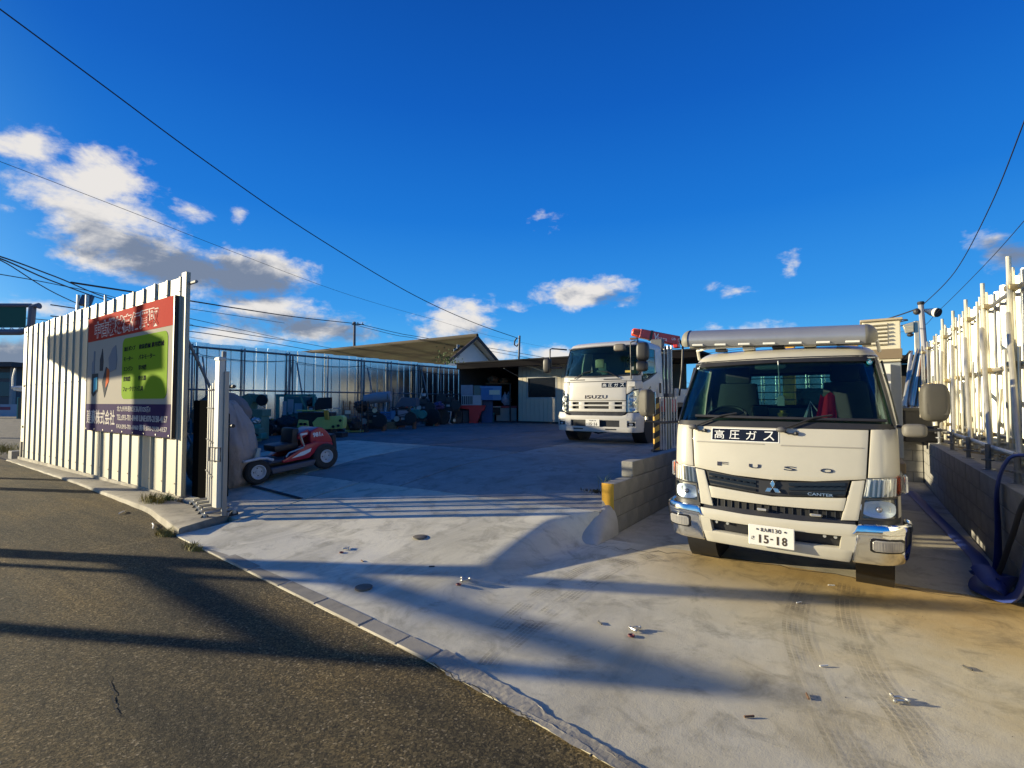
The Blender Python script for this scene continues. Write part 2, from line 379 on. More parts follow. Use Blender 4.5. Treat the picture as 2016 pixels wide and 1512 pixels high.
def asphalt_mat():
    m = bpy.data.materials.new('worn_asphalt'); m.use_nodes = True; nt = m.node_tree; N, L = nt.nodes, nt.links; p = N['Principled BSDF']
    g = N.new('ShaderNodeNewGeometry')
    def nz(s, d, r=.6, st=None):
        v = g.outputs['Position']
        if st:
            k = N.new('ShaderNodeMapping'); k.inputs['Scale'].default_value = st; L.new(v, k.inputs[0]); v = k.outputs[0]
        t = N.new('ShaderNodeTexNoise'); t.inputs['Scale'].default_value = s; t.inputs['Detail'].default_value = d; t.inputs['Roughness'].default_value = r; L.new(v, t.inputs['Vector']); return t.outputs[0]
    def ramp(v, pts):
        r = N.new('ShaderNodeValToRGB'); L.new(v, r.inputs[0]); e = r.color_ramp.elements
        e[0].position, e[0].color = pts[0][0], (*pts[0][1], 1); e[1].position, e[1].color = pts[-1][0], (*pts[-1][1], 1)
        for q, c in pts[1:-1]: n = e.new(q); n.color = (*c, 1)
        return r.outputs[0]
    vor = N.new('ShaderNodeTexVoronoi'); vor.inputs['Scale'].default_value = 110; L.new(g.outputs['Position'], vor.inputs['Vector'])
    grain = ramp(vor.outputs['Color'], [(0, (.022, .019, .012)), (.45, (.076, .061, .031)), (.8, (.175, .137, .068)), (1, (.42, .36, .25))])
    streak = ramp(nz(1.4, 8, .7, (.16, 2.2, 1)), [(.36, (.6, .62, .66)), (.56, (1, 1, 1)), (.75, (1.12, 1.08, 1.0))])
    patch = ramp(nz(.8, 7, .65, (.55, 1.6, 1)), [(.3, (.4, .42, .45)), (.5, (1, .93, .8)), (.68, (1.6, 1.35, .9))])
    x = N.new('ShaderNodeMix'); x.data_type = 'RGBA'; x.blend_type = 'MULTIPLY'; x.inputs['Factor'].default_value = 1; L.new(grain, x.inputs['A']); L.new(patch, x.inputs['B'])
    x2 = N.new('ShaderNodeMix'); x2.data_type = 'RGBA'; x2.blend_type = 'MULTIPLY'; x2.inputs['Factor'].default_value = 1; L.new(x.outputs['Result'], x2.inputs['A']); L.new(streak, x2.inputs['B']); x = x2
    L.new(x.outputs['Result'], p.inputs['Base Color']); p.inputs['Roughness'].default_value = .88; p.inputs['Specular IOR Level'].default_value = .3
    b = N.new('ShaderNodeBump'); b.inputs['Strength'].default_value = .85; b.inputs['Distance'].default_value = .01
    L.new(nz(130, 4, .75), b.inputs['Height'])
    b2 = N.new('ShaderNodeBump'); b2.inputs['Strength'].default_value = .5; b2.inputs['Distance'].default_value = .03; L.new(nz(14, 6), b2.inputs['Height']); L.new(b2.outputs[0], b.inputs['Normal'])
    L.new(b.outputs[0], p.inputs['Normal']); return m
asphalt = asphalt_mat()

# ================================================================= ground
CURB = [(-40, 3.3), (-18.5, 3.14), (-12, 3.0), (-8.17, 2.81), (-6.37, 2.49), (-2.17, 2.17), (-.89, 2.0), (1.1, 1.82), (30, -1.5)]
def curb_y(x): return interp(CURB, x)
def ground_hit(px, py, lift=0.018):
    z = 0.0
    for _ in range(25):
        p = on_z(px, py, z); z = lerp(z, zg(p.x, p.y) + lift, .6)
    return on_z(px, py, z)
RISE = [(2.3, 0), (3.3, .05), (4.4, .19), (5.4, .31), (6.5, .42), (8, .48), (10, .5), (32, .53)]
WALL_X = -2.33
def zg(x, y):
    if x > WALL_X - .05 and y < 12.3: return 0.0
    t = sstep(4.75, 5.3, y); s = 1 - sstep(lerp(-2.85, -2.41, t), lerp(-2.42, -2.385, t), x)
    if y > 5.3: s = 1.0
    return interp(RISE, y) * s

b = MB(); b.bb(-900, 900, -900, 900, -.6, -.12)
b.build('ground', soil_m, kind='structure', smooth=0)
def road_edge(x): return curb_y(x) + .035 + .05 * mnoise.noise(Vector((x * 2.2, 0, 0))) + .02 * mnoise.noise(Vector((x * 9, 3, 0)))
b = MB(); xs = [-220, -120, -60, -40] + [-30 + i * .12 for i in range(int(42 / .12))] + [20, 60, 200]
vs = []
for x in xs: vs += [(x, -11, 0), (x, 1.0 if abs(x) < 15 else 0, 0), (x, road_edge(x), .012 if x > -6.5 else .0), (x, road_edge(x) + .03, -.05)]
fs = []
for i in range(len(xs) - 1):
    for k in range(3): fs.append((i * 4 + k, (i + 1) * 4 + k, (i + 1) * 4 + k + 1, i * 4 + k + 1))
b.add(vs, fs); b.build('road', asphalt, kind='structure', smooth=0)

yard = bpy.data.objects.new('yard', None); COL.objects.link(yard); yard['kind'] = 'structure'
def slab(corners, nx, ny, m, name='concrete_slab', lift=0.0, thick=.12, front_curb=False, gap=.006, parent=yard, seam=0.0, zf=zg):
    """one cast slab on the rising yard: corners near-left, near-right, far-right, far-left"""
    a, c, d, e = [Vector((*p, 0)) for p in corners]
    b = MB()
    def P(u, v):
        u = lerp(gap / 2, 1 - gap / 2, u); p = a.lerp(c, u).lerp(e.lerp(d, u), v)
        x, y = p.x, p.y
        if front_curb:
            y0 = curb_y(x); y1 = e.lerp(d, u).y; y = lerp(y0, y1 - .006, v)
        return Vector((x, y, zf(x, y) + lift + .003 * mnoise.noise(Vector((x * .7, y * .7, 2)))))
    b.grid(P, nx, ny)
    for edge in ([P(i / nx, 0) for i in range(nx + 1)], [P(1, j / ny) for j in range(ny + 1)], [P(1 - i / nx, 1) for i in range(nx + 1)], [P(0, 1 - j / ny) for j in range(ny + 1)]):
        k = len(edge); b.add(edge + [p - Vector((0, 0, thick)) for p in edge], [(k + i, k + i + 1, i + 1, i) for i in range(k - 1)])
    return b.build(name, m, parent, smooth=50)
# entrance and bay
slab([(-6.45, 2.4), (1.06, 1.8), (1.06, 5.36), (-6.45, 5.1)], 140, 44, conc_a, lift=.018, front_curb=True)
slab([(1.07, 1.8), (7, 1.4), (7, 3.3), (1.07, 3.3)], 6, 6, conc_b, lift=.014, front_curb=True)
slab([(-2.325, 5.2), (1.06, 5.375), (1.06, 9), (-2.325, 9)], 10, 10, conc_b, lift=.018)
slab([(-2.325, 9.01), (1.06, 9.01), (1.06, 12.26), (-2.325, 12.26)], 6, 6, conc_d, lift=.018)
# yard beyond the gate
def jb(y): return -5.62 - .06 * (y - 5.2)
def jc(y): return -8.0 - .12 * (y - 5.2)
def jd(y): return -11.2 - .1 * (y - 5.2)
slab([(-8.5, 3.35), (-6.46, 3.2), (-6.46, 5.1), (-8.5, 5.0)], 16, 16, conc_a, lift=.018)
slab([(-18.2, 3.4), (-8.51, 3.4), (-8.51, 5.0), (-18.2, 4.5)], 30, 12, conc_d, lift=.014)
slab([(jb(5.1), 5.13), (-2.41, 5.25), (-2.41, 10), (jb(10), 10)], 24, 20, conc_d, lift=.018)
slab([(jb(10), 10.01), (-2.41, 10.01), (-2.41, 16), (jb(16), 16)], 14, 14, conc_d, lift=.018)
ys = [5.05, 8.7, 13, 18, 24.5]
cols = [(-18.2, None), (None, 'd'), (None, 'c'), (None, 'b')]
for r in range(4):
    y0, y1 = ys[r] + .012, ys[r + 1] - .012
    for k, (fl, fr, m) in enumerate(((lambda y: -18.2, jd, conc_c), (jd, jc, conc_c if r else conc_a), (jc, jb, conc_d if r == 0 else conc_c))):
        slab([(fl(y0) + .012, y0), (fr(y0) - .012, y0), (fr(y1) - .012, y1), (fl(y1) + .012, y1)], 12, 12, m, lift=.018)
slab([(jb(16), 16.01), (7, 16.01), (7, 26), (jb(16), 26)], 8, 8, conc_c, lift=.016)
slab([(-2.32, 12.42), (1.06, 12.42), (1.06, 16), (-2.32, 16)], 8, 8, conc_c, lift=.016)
# joints show the dark bed under the slabs
b = MB(); b.grid(lambda u, v: (lerp(-18.2, -2.75, u), lerp(5.05, 25.8, v), zg(lerp(-18.2, -2.75, u), lerp(5.05, 25.8, v)) - .022), 60, 60)
b.add([(-2.36, 2.6, -.022), (1.06, 2.6, -.022), (1.06, 12.3, -.022), (-2.36, 12.3, -.022)], [(0, 1, 2, 3)])
b.build('yard_bed', mat('joint_dirt', (.03, .027, .022), .95), yard, smooth=0)

# kerb stones along the road in front of the entrance
kerb = bpy.data.objects.new('kerb', None); COL.objects.link(kerb); kerb['kind'] = 'structure'
x = -6.3
while x < -2.15:
    w = .58 if x < -3 else .4
    b = MB(); x1 = min(x + w, -2.12)
    j0 = rnd.uniform(-.004, .004)
    b.prism([(x + .004, curb_y(x) + .0), (x1 - .004, curb_y(x1) + .0), (x1 - .004, curb_y(x1) + .135), (x + .004, curb_y(x) + .135)], 'z', -.06, .026 + j0)
    b.build('kerb_stone', kerb_m, kerb, bevel=.008); x = x1
# broken strip of old concrete at the edge
b = MB(); b.grid(lambda u, v: (lerp(-2.1, -.7, u), curb_y(lerp(-2.1, -.7, u)) - .02 + lerp(0, .17 * (1 - u * .6), v) + .03 * mnoise.noise(Vector((u * 9, v * 3, 0))) + .008 * mnoise.noise(Vector((u * 40, v * 3, 4))), .03 + .004 * mnoise.noise(Vector((u * 9, v * 2, 0))) + .0016 * mnoise.noise(Vector((u * 60, v * 6, 7)))), 140, 8)
b.build('broken_edge', kerb_m, kerb, smooth=0)
# cracks
crk = mat('crack_dark', (.03, .027, .02), .95)
def crack(path, w, seed, parent, m_=crk, lift=.0215):
    r_ = random.Random(seed); P = []
    for a, c in zip(path, path[1:]):
        for k in range(9): t = k / 9; P.append((lerp(a[0], c[0], t) + r_.uniform(-4, 4), lerp(a[1], c[1], t) + r_.uniform(-3, 3)))
    W = [ground_hit(*p, lift) for p in P]; vs = []
    for i, p in enumerate(W):
        t = W[min(i + 1, len(W) - 1)] - W[max(i - 1, 0)]; n_ = Vector((-t.y, t.x, 0)).normalized() * w * r_.uniform(.3, 1) * math.sin(math.pi * (i + .5) / len(W)) ** .4; vs += [p + n_, p - n_]
    b = MB(); b.add(vs, [(2 * i, 2 * i + 1, 2 * i + 3, 2 * i + 2) for i in range(len(W) - 1)]); return b.build('crack', m_, parent, smooth=0, fix=False)
crack([(845, 1302), (905, 1340), (935, 1352), (985, 1385), (1030, 1405), (1062, 1432)], .006, 1, yard, lift=.036)
crack([(905, 1340), (925, 1362), (928, 1372)], .004, 2, yard, lift=.036)
crack([(1030, 1405), (1050, 1425), (1052, 1440)], .004, 3, yard, lift=.036)
crack([(1160, 1073), (1240, 1082), (1400, 1096), (1640, 1131), (1800, 1160), (2010, 1195)], .009, 4, yard)
crack([(1145, 1072), (1240, 1090), (1330, 1105)], .003, 5, yard)
crack([(1020, 1215), (1060, 1225), (1110, 1232)], .002, 6, yard)
crack([(215, 1330), (222, 1360), (228, 1398), (235, 1412)], .005, 7, yard, lift=.004)
# the raised strip the sheet fence stands behind
b = MB()
pts = []
for i in range(61):
    x = lerp(-18.6, -6.42, i / 60); pts.append((x, curb_y(x) + .02 * mnoise.noise(Vector((x * 3, 1, 0)))))
n = len(pts); top = []
def apron_z(x): return interp([(-18.6, .03), (-11, .05), (-6.4, .105)], x)
for i, (x, y) in enumerate(pts):
    xb = lerp(-18.6, -6.72, i / 60); yb = 3.42 if xb < -8.4 else 3.2
    z = apron_z(x); top.append(((x, y, -.05), (x, y + .015, z - .012), (x + .0, y + .04, z), (lerp(x, xb, .5), lerp(y, yb, .5), z + .008 * mnoise.noise(Vector((x, 5, 0)))), (xb, yb, z), (xb, yb + .01, -.05)))
b.add([p for t in top for p in t], [(i * 6 + k, (i + 1) * 6 + k, (i + 1) * 6 + k + 1, i * 6 + k + 1) for i in range(n - 1) for k in range(5)] + [tuple((n - 1) * 6 + k for k in range(6)), tuple(5 - k for k in range(6))])
b.build('pavement_edge', kerb_m, kind='structure', smooth=30)

# tyre tracks: thin dusty prints on the slabs
def track_mat(stripes):
    m = bpy.data.materials.new('tyre_dust'); m.use_nodes = True; nt = m.node_tree; N, L = nt.nodes, nt.links
    p = N['Principled BSDF']; p.inputs['Base Color'].default_value = (.09, .08, .065, 1); p.inputs['Roughness'].default_value = .9
    uv = N.new('ShaderNodeUVMap'); sp = N.new('ShaderNodeSeparateXYZ'); L.new(uv.outputs[0], sp.inputs[0])
    def m2(op, a, b=None):
        n = N.new('ShaderNodeMath'); n.operation = op
        for i, v in enumerate((a, b)):
            if v is None: continue
            if isinstance(v, (int, float)): n.inputs[i].default_value = v
            else: L.new(v, n.inputs[i])
        return n.outputs[0]
    ribs = m2('ABSOLUTE', m2('SINE', m2('MULTIPLY', sp.outputs[0], math.pi * stripes)))
    lug = m2('GREATER_THAN', m2('SINE', m2('MULTIPLY', m2('ADD', sp.outputs[1], m2('MULTIPLY', m2('ABSOLUTE', m2('SUBTRACT', sp.outputs[0], .5)), .03)), 2 * math.pi / .04)), -.45)
    nz = N.new('ShaderNodeTexNoise'); nz.inputs['Scale'].default_value = 5; nz.inputs['Detail'].default_value = 6; g = N.new('ShaderNodeNewGeometry'); L.new(g.outputs['Position'], nz.inputs['Vector'])
    r = N.new('ShaderNodeMapRange'); r.inputs['From Min'].default_value = .38; r.inputs['From Max'].default_value = .7; r.inputs['To Max'].default_value = .8; L.new(nz.outputs[0], r.inputs['Value'])
    fade = m2('SMOOTH_MIN', m2('MULTIPLY', sp.outputs[2], 1), 1)
    a = m2('MULTIPLY', m2('MULTIPLY', m2('GREATER_THAN', ribs, .4), m2('ADD', m2('MULTIPLY', lug, .45), .55)), r.outputs[0])
    a = m2('MULTIPLY', a, .55); L.new(a, p.inputs['Alpha']); return m
def track(path, width, stripes):
    pts = [on_z(px, py, .03) for px, py in path]; P = []
    for i in range(len(pts) - 1):
        p0, p1, p2, p3 = pts[max(i - 1, 0)], pts[i], pts[i + 1], pts[min(i + 2, len(pts) - 1)]
        for k in range(12):
            t = k / 12; P.append(.5 * ((2 * p1) + (p2 - p0) * t + (2 * p0 - 5 * p1 + 4 * p2 - p3) * t * t + (3 * p1 - p0 - 3 * p2 + p3) * t ** 3))
    P.append(pts[-1]); vs, uv, L0 = [], [], 0
    for i, p in enumerate(P):
        t = (P[min(i + 1, len(P) - 1)] - P[max(i - 1, 0)]); t.z = 0; t.normalize(); nrm = Vector((-t.y, t.x, 0))
        if i: L0 += (p - P[i - 1]).length
        for s_ in (-1, 1):
            q = p + nrm * s_ * width / 2; vs.append((q.x, q.y, zg(q.x, q.y) + .0265)); uv.append(((s_ + 1) / 2, L0))
    b = MB(); b.add(vs, [(2 * i, 2 * i + 2, 2 * i + 3, 2 * i + 1) for i in range(len(P) - 1)])
    o = b.build('tyre_track', track_mat(stripes), smooth=0, fix=False, kind='stuff'); me = o.data; ul = me.uv_layers.new(name='UVMap')
    for lp in me.loops: ul.data[lp.index].uv = uv[lp.vertex_index]
    return o
track([(1590, 1148), (1572, 1190), (1565, 1240), (1590, 1320), (1625, 1400), (1690, 1512)], .16, 5)
track([(1672, 1150), (1668, 1190), (1678, 1240), (1715, 1330), (1790, 1420), (1850, 1512)], .16, 5)
track([(1285, 1090), (1210, 1118), (1120, 1175), (1000, 1270), (960, 1310)], .15, 5)
track([(1235, 1092), (1150, 1118), (1060, 1170), (980, 1235)], .13, 5)

# loose grit along the edge of the slab and on the road
def grit(n, where, smin, smax, m_, seed):
    r_ = random.Random(seed); b = MB()
    for _ in range(n):
        x, y, z = where(r_); s_ = r_.uniform(smin, smax) * r_.uniform(.5, 1); c = Vector((x, y, z))
        p = [c + Vector((r_.uniform(-1, 1), r_.uniform(-1, 1), r_.uniform(.1, .9))) * s_ for _ in range(4)]; p[0].z = p[1].z = p[2].z = z - .001
        b.add(p, [(0, 1, 2), (0, 1, 3), (1, 2, 3), (2, 0, 3)])
    return b.build('grit', m_, smooth=0, fix=False, kind='stuff')
def _edge(r_): x = r_.uniform(-6.3, 0); return x, road_edge(x) - abs(r_.gauss(0, .05)), .004
def _road(r_): return r_.uniform(-7, 1), r_.uniform(.4, 2.3), .001
def _slab(r_): x = r_.uniform(-6, 1); return x, curb_y(x) + .15 + abs(r_.gauss(0, .6)), .02 + (zg(x, curb_y(x) + .15 + .3) if False else 0)
grit(900, _edge, .004, .014, kerb_m, 1); grit(420, _edge, .004, .012, mat('dark_grit', (.03, .028, .024), .9), 2)
grit(260, _road, .003, .007, mat('pale_grit', (.3, .27, .22), .9), 3)
def _bay(r_): return r_.uniform(-2.2, 1), r_.uniform(2.2, 5.2), .019
grit(120, _bay, .002, .006, mat('dark_grit', ()), 4)
# ================================================================= sheet-steel fences
def sheet_profile(w, rib=.075, top=.048, deep=.03, t=.0022):
    """plan of one sheet: flat, with a raised rib at its right edge; outer face towards -y"""
    a = w - rib
    out = [(0, 0), (a, 0), (a + (rib - top) / 2, -deep), (a + (rib + top) / 2, -deep), (w, 0)]
    return out + [(x, y + t) for x, y in reversed(out)]
def sheet_mesh(w, h, m, name, **k):
    b = MB(); b.prism(sheet_profile(w, **k), 'z', 0, h)
    return b.mesh(name, m, smooth=20)
def bolts_mesh(w, h):
    b = MB()
    for z in (.18, h * .55, h - .25):
        b.cyl((w - .037, -.03, z), (w - .037, -.038, z), .009, n=6)
    return b.mesh('bolt', mat('rusty_bolt', (.25, .14, .08), .7, .4), smooth=0)

# --- entrance fence along the road
FX0, FX1, FY, FTOP = -18.45, -8.55, 3.385, 3.55
fence = thing('fence', 'bright ribbed sheet steel fence along the road carrying the large sign', 'fence', (FX0, FY, 0))
npan = 20; pw = (FX1 - .16 - FX0) / npan
sm = [sheet_mesh(pw, FTOP - .1 - dz, steel, 'panel') for dz in (0, .012, -.008)]
bm_ = bolts_mesh(pw, FTOP - .1)
for i in range(npan):
    p = inst('panel', sm[i % 3], fence, (i * pw, rnd.uniform(-.003, .003), .1 + .0), (0, 0, rnd.uniform(-.004, .004)))
    q = inst('bolt', bm_, p); q['kind'] = 'stuff'
b = MB(); b.prism([(0, -.012), (.155, -.012), (.16, -.004), (.16, .05), (.155, .05), (.15, 0), (0, 0)], 'z', .06, FTOP + .045)
b.build('end_panel', steel, fence, loc=(npan * pw, 0, 0))
b = MB(); b.bb(-.05, FX1 - FX0 + .02, -.035, .06, -.05, .1); b.build('base_strip', kerb_m, fence, bevel=.01)
for z in (.5, 2.05, 3.42):
    b = MB(); b.tube([(0, .045, z), (FX1 - FX0 + (.22 if z > 3 else -.05), .045, z)], .0243, 10); b.build('rail', pipe_dark, fence)
for k in range(6):
    x = .3 + k * 1.85
    b = MB(); b.tube([(x, .11, 0), (x, .11, 3.75 if k in (2, 3) else 3.3)], .0243, 10); b.build('post', pipe_m, fence)
    b = MB(); b.tube([(x + .05, .13, 2.6), (x + .05, 1.3, .1)], .0243, 8); b.build('brace', pipe_dark, fence)

# --- floodlight on two pipes above the fence
p0 = on_y(160, 625, FY + .1)
fl = thing('floodlight', 'dark square floodlight on two pipe stubs above the fence', 'floodlight', (p0.x, FY + .12, 0))
for dx, zt in ((-.33, 3.98), (.28, 3.9)):
    b = MB(); b.tube([(dx, 0, 3.0), (dx, 0, zt)], .035, 10); b.build('pipe_stub', pipe_m, fl)
b = MB(); b.tube([(-.4, 0, 3.62), (.35, 0, 3.62)], .02, 8); b.build('crossbar', pipe_dark, fl)
b = MB(); b.box((.0, .06, 3.83), (.24, .09, .26), rz=.6, rx=-.35); b.build('lamp_head', mat('lamp_grey', (.09, .09, .1), .4), fl, bevel=.012)
b = MB(); b.box((-.04, .115, 3.84), (.2, .012, .2), rz=.6, rx=-.35); b.build('lamp_glass', lens_m, fl)
b = MB(); b.tube([(-.02, 0, 3.62), (-.02, .05, 3.7)], .018, 6); b.build('bracket', pipe_dark, fl)

# --- the sign
SX0, SX1, SZ0, SZ1, SY = -12.83, -8.78, .99, 3.24, FY - .085
SW, SH = SX1 - SX0, SZ1 - SZ0
sign = thing('signboard', 'large red white green and navy sign screwed onto the ribbed fence', 'sign', (SX0, SY, SZ0))
gl = dict(rough=.9, spec=.08)
b = MB(); b.bb(0, SW, 0, .03, 0, SH); b.build('board', mat('sign_white', (.4, .36, .29), **gl), sign, bevel=.002)
b = MB(); b.bb(SW - .004, SW + .03, -.003, .05, -.01, SH + .0); b.build('edge_shade', mat('sign_edge_shade', (.03, .02, .018), .5), sign)  # dark strip drawn as the shadow the sign throws at its edge
b = MB(); b.bb(.003, SW - .006, -.004, 0, SH * .79, SH - .003); b.build('red_header', mat('sign_red', (.42, .03, .018), **gl), sign, smooth=0)
b = MB(); b.bb(.003, SW - .006, -.004, 0, .003, SH * .235); b.build('navy_footer', mat('sign_navy', (.035, .018, .075), **gl), sign, smooth=0)
def rrect(x0, x1, z0, z1, r, n=6):
    o = []
    for cx, cz, a0 in ((x1 - r, z0 + r, -90), (x1 - r, z1 - r, 0), (x0 + r, z1 - r, 90), (x0 + r, z0 + r, 180)):
        for i in range(n + 1): a = rad(a0 + 90 * i / n); o.append((cx + r * math.cos(a), cz + r * math.sin(a)))
    return o
b = MB(); b.prism(rrect(SW * .475, SW * .955, SH * .275, SH * .76, .13), 'y', -.005, 0); b.build('green_panel', mat('sign_green', (.2, .33, .014), **gl), sign, smooth=0)
def on_sign(x0, z0, d=.006): return lambda x, y, e: (x0 + x, -d - e, z0 + y)
hx, hz, hw, hh = SW * .1, SH * .815, SW * .76, SH * .135
write('header_letters', '中古機械高価買取', on_sign(hx - .02, hz - .02, .0055), hw + .04, hh + .04, mat('sign_cream', (.75, .66, .56), **gl), sign, bold=.085, deep=.001)
write('header_letters', '中古機械高価買取', on_sign(hx, hz, .0075), hw, hh, mat('sign_red', ()), sign, bold=.004, deep=.001)
ink = mat('sign_ink', (.02, .016, .03), .95, spec=.02)
for i, (l, r_) in enumerate((('油圧ポンプ', '建設機械 農用機械'), ('モーター', 'バネモーター'), ('エンジン', '草刈機'), ('発電機', '変圧器'), ('フォークリフト', '工具'))):
    z = SH * (.655 - i * .08); 
    write('green_panel_letters', l, on_sign(SW * .495, z), SW * .033 * len(l) ** .85, .085, ink, sign, bold=.02)
    write('green_panel_letters', r_, on_sign(SW * .665, z), SW * .0285 * len(r_), .085, ink, sign, bold=.02)
wl = mat('sign_letters', (.62, .56, .48), .9, spec=.05)
write('company_letters', '建豪株式会社', on_sign(SW * .02, SH * .06), SW * .385, SH * .125, wl, sign, bold=.02)
for t, z, w in (('北九州市若松区払川125番1', .175, .37), ('TEL:093-701-8448 LINE:070-2150-4157', .105, .54), ('FAX:093-701-8460 携帯:070-2150-4157', .035, .54)):
    write('address_letters', t, on_sign(SW * .43, SH * z), SW * w, SH * .045, wl, sign, bold=.015)
# printed pictures of second-hand machines
def pict(name, pts, m, d=-.006): 
    bb_ = MB(); bb_.prism([(SW * x, SH * z) for x, z in pts], 'y', d, 0); bb_.build(name, m, sign, smooth=0)
pg, pk, pb = mat('print_grey', (.2, .22, .24), **gl), mat('print_dark', (.05, .055, .06), **gl), mat('print_blue', (.12, .5, .6), **gl)
pict('printed_pump', [(.07, .5), (.11, .5), (.11, .7), (.095, .7), (.09, .62), (.07, .6)], pg)
pict('printed_pump', [(.185, .52), (.225, .52), (.23, .6), (.215, .71), (.2, .66), (.185, .62)], pk)
pict('printed_motor', [(.32, .5), (.4, .52), (.41, .6), (.39, .72), (.35, .7), (.3, .62)], pg)
pict('printed_generator', [(.075, .33), (.1, .3), (.16, .345), (.16, .5), (.075, .5)], pk)
pict('printed_generator', [(.105, .335), (.155, .365), (.155, .47), (.105, .46)], pb, -.007)
pict('printed_grinder', [(.22, .42), (.26, .29), (.3, .4), (.3, .53), (.27, .55)], pk)
pict('printed_grinder', [(.27, .37), (.31, .42), (.315, .52), (.285, .54)], mat('print_orange', (.6, .12, .03), **gl), -.007)
for k in range(9):
    b = MB(); b.cyl((.06 + k * (SW - .12) / 8, -.005, .035), (.06 + k * (SW - .12) / 8, -.012, .035), .014, n=8); b.build('screw', pipe_m, sign)

# --- back fence along the left side of the yard
BX, BTOP = -18.25, 3.58
bf = thing('fence', 'long blue-reflecting sheet steel fence with pipe rails behind the machines', 'fence', (BX, 3.45, 0))
NB = 54; bw = .41
bmesh_ = [sheet_mesh(bw, BTOP - .5 + d, steel_back, 'panel', rib=.1, top=.06) for d in (0, .01, -.012)]
for i in range(NB):
    inst('panel', bmesh_[i % 3], bf, (0, i * bw, .5), (0, rnd.uniform(-.006, .006), math.pi / 2 + rnd.uniform(-.012, .012)))
b = MB(); b.bb(-.06, .04, -.1, NB * bw, .0, .5); b.build('base_strip', kerb_m, bf)
for z, r_ in ((3.42, .032), (1.98, .028), (.9, .028)):
    b = MB(); b.tube([(.06, -.1, z), (.06, NB * bw, z)], r_, 8); b.build('rail', pipe_dark, bf)
for i in range(13):
    y = .5 + i * 1.72
    b = MB(); b.tube([(.12, y, .5), (.12, y, 3.5)], .03, 8); b.build('post', mat('blue_grey_pipe', (.2, .23, .25), .5, .5), bf)
    if i % 2 == 0:
        b = MB(); b.tube([(.1, y + .16, .5), (.1, y + .16, 3.45)], .04, 6); b.build('post', pipe_dark, bf)
        b = MB(); b.tube([(.15, y + .3, 3.1), (.95, y + .3, .55)], .028, 8); b.build('brace', pipe_dark, bf)
def wire(name, pts, r, m, parent=None, sag=0.0, n=10):
    P = []
    for a, c in zip(pts, pts[1:]):
        a, c = Vector(a), Vector(c)
        for i in range(n + (1 if c == Vector(pts[-1]) else 0)):
            t = i / n; p = a.lerp(c, t); p.z -= sag * 4 * t * (1 - t); P.append(p)
    b = MB(); b.tube(P, r, 6); return b.build(name, m, parent)
for k in range(5): wire('cable', [(.2, .7 + k * 3.44, 3.15), (.2, .7 + (k + 1) * 3.44, 3.2)], .012, black_pl, bf, sag=.12)

# ================================================================= concrete block walls
def block_wall(name, label, x0, x1, y0, y1, courses, axis, skip=lambda c, k: False, cat='wall', h=.2, L=.4, base=0.0, shift=True):
    w = thing(name, label, cat, (x0, y0, base))
    lo, hi = (y0, y1) if axis == 'y' else (x0, x1)
    th = (x1 - x0) if axis == 'y' else (y1 - y0)
    me = {}
    def blk(l, v):
        key = (round(l, 2), v)
        if key not in me:
            b = MB(); r_ = random.Random(v * 7 + 3); j = lambda: r_.uniform(-.003, .003)
            if axis == 'y': b.bb(j(), th + j(), .004, l - .004, .004, h - .004)
            else: b.bb(.004, l - .004, j(), th + j(), .004, h - .004)
            me[key] = b.mesh('concrete_block', block_m, bevel=.005)
        return me[key]
    for c in range(courses):
        p = 0.0; k = 0
        while p < hi - lo - .02:
            l = L / 2 if (k == 0 and c % 2 and shift) else L
            l = min(l, hi - lo - p)
            if not skip(c, p):
                inst('concrete_block', blk(l, rnd.randrange(4)), w, (0, p, c * h) if axis == 'y' else (p, 0, c * h))
            p += l; k += 1
    b = MB(); nc = courses - (1 if skip(courses - 1, 0) else 0)
    i = .008
    if axis == 'y': b.bb(i, th - i, i, hi - lo - i, 0, nc * h - i)
    else: b.bb(i, hi - lo - i, i, th - i, 0, nc * h - i)
    b.build('mortar', mortar_m, w, smooth=0); return w
lw = block_wall('block_wall', 'low grey block wall with yellow painted end beside the truck bay', WALL_X - .15, WALL_X, 5.43, 12.2, 4, 'y', skip=lambda c, p: c == 3 and p < .35)
b = MB(); yp = [(.0, .6), (.15, .6), (.15, .08)] + [(.15 - .15 * i / 7, .1 + .3 * (i / 7) ** .7 + .025 * rnd.uniform(-1, 1)) for i in range(1, 7)] + [(.0, .4)]
b.prism([(x, z - .003) for x, z in yp], 'y', -.004, .001); b.build('yellow_paint', mat('traffic_yellow', (.62, .33, .02), .7, var=.12, vs=9), lw, smooth=0)
# cement fillet smoothed against the wall end
b = MB()
def fil(u, v):
    a = math.pi * u; w = lerp(.12, .2, v); hgt = lerp(.36, .0, v ** 1.5); y = lerp(5.44, 4.86, v)
    x = lerp(-2.4, -2.5, v) - math.cos(a) * w + .01 * mnoise.noise(Vector((u * 4, v * 4, 0)))
    return (x, y, math.sin(a) ** .8 * hgt - .01 + .012 * mnoise.noise(Vector((u * 5, v * 5, 3))))
b.grid(fil, 20, 14); o = b.build('cement_fillet', mat('smooth_cement', (.4, .38, .34), .85, var=.12, vs=6, bump=.3, bs=25), smooth=80)
tag(o, 'pale smooth cement mound leaning against the end of the low block wall', 'cement mound')

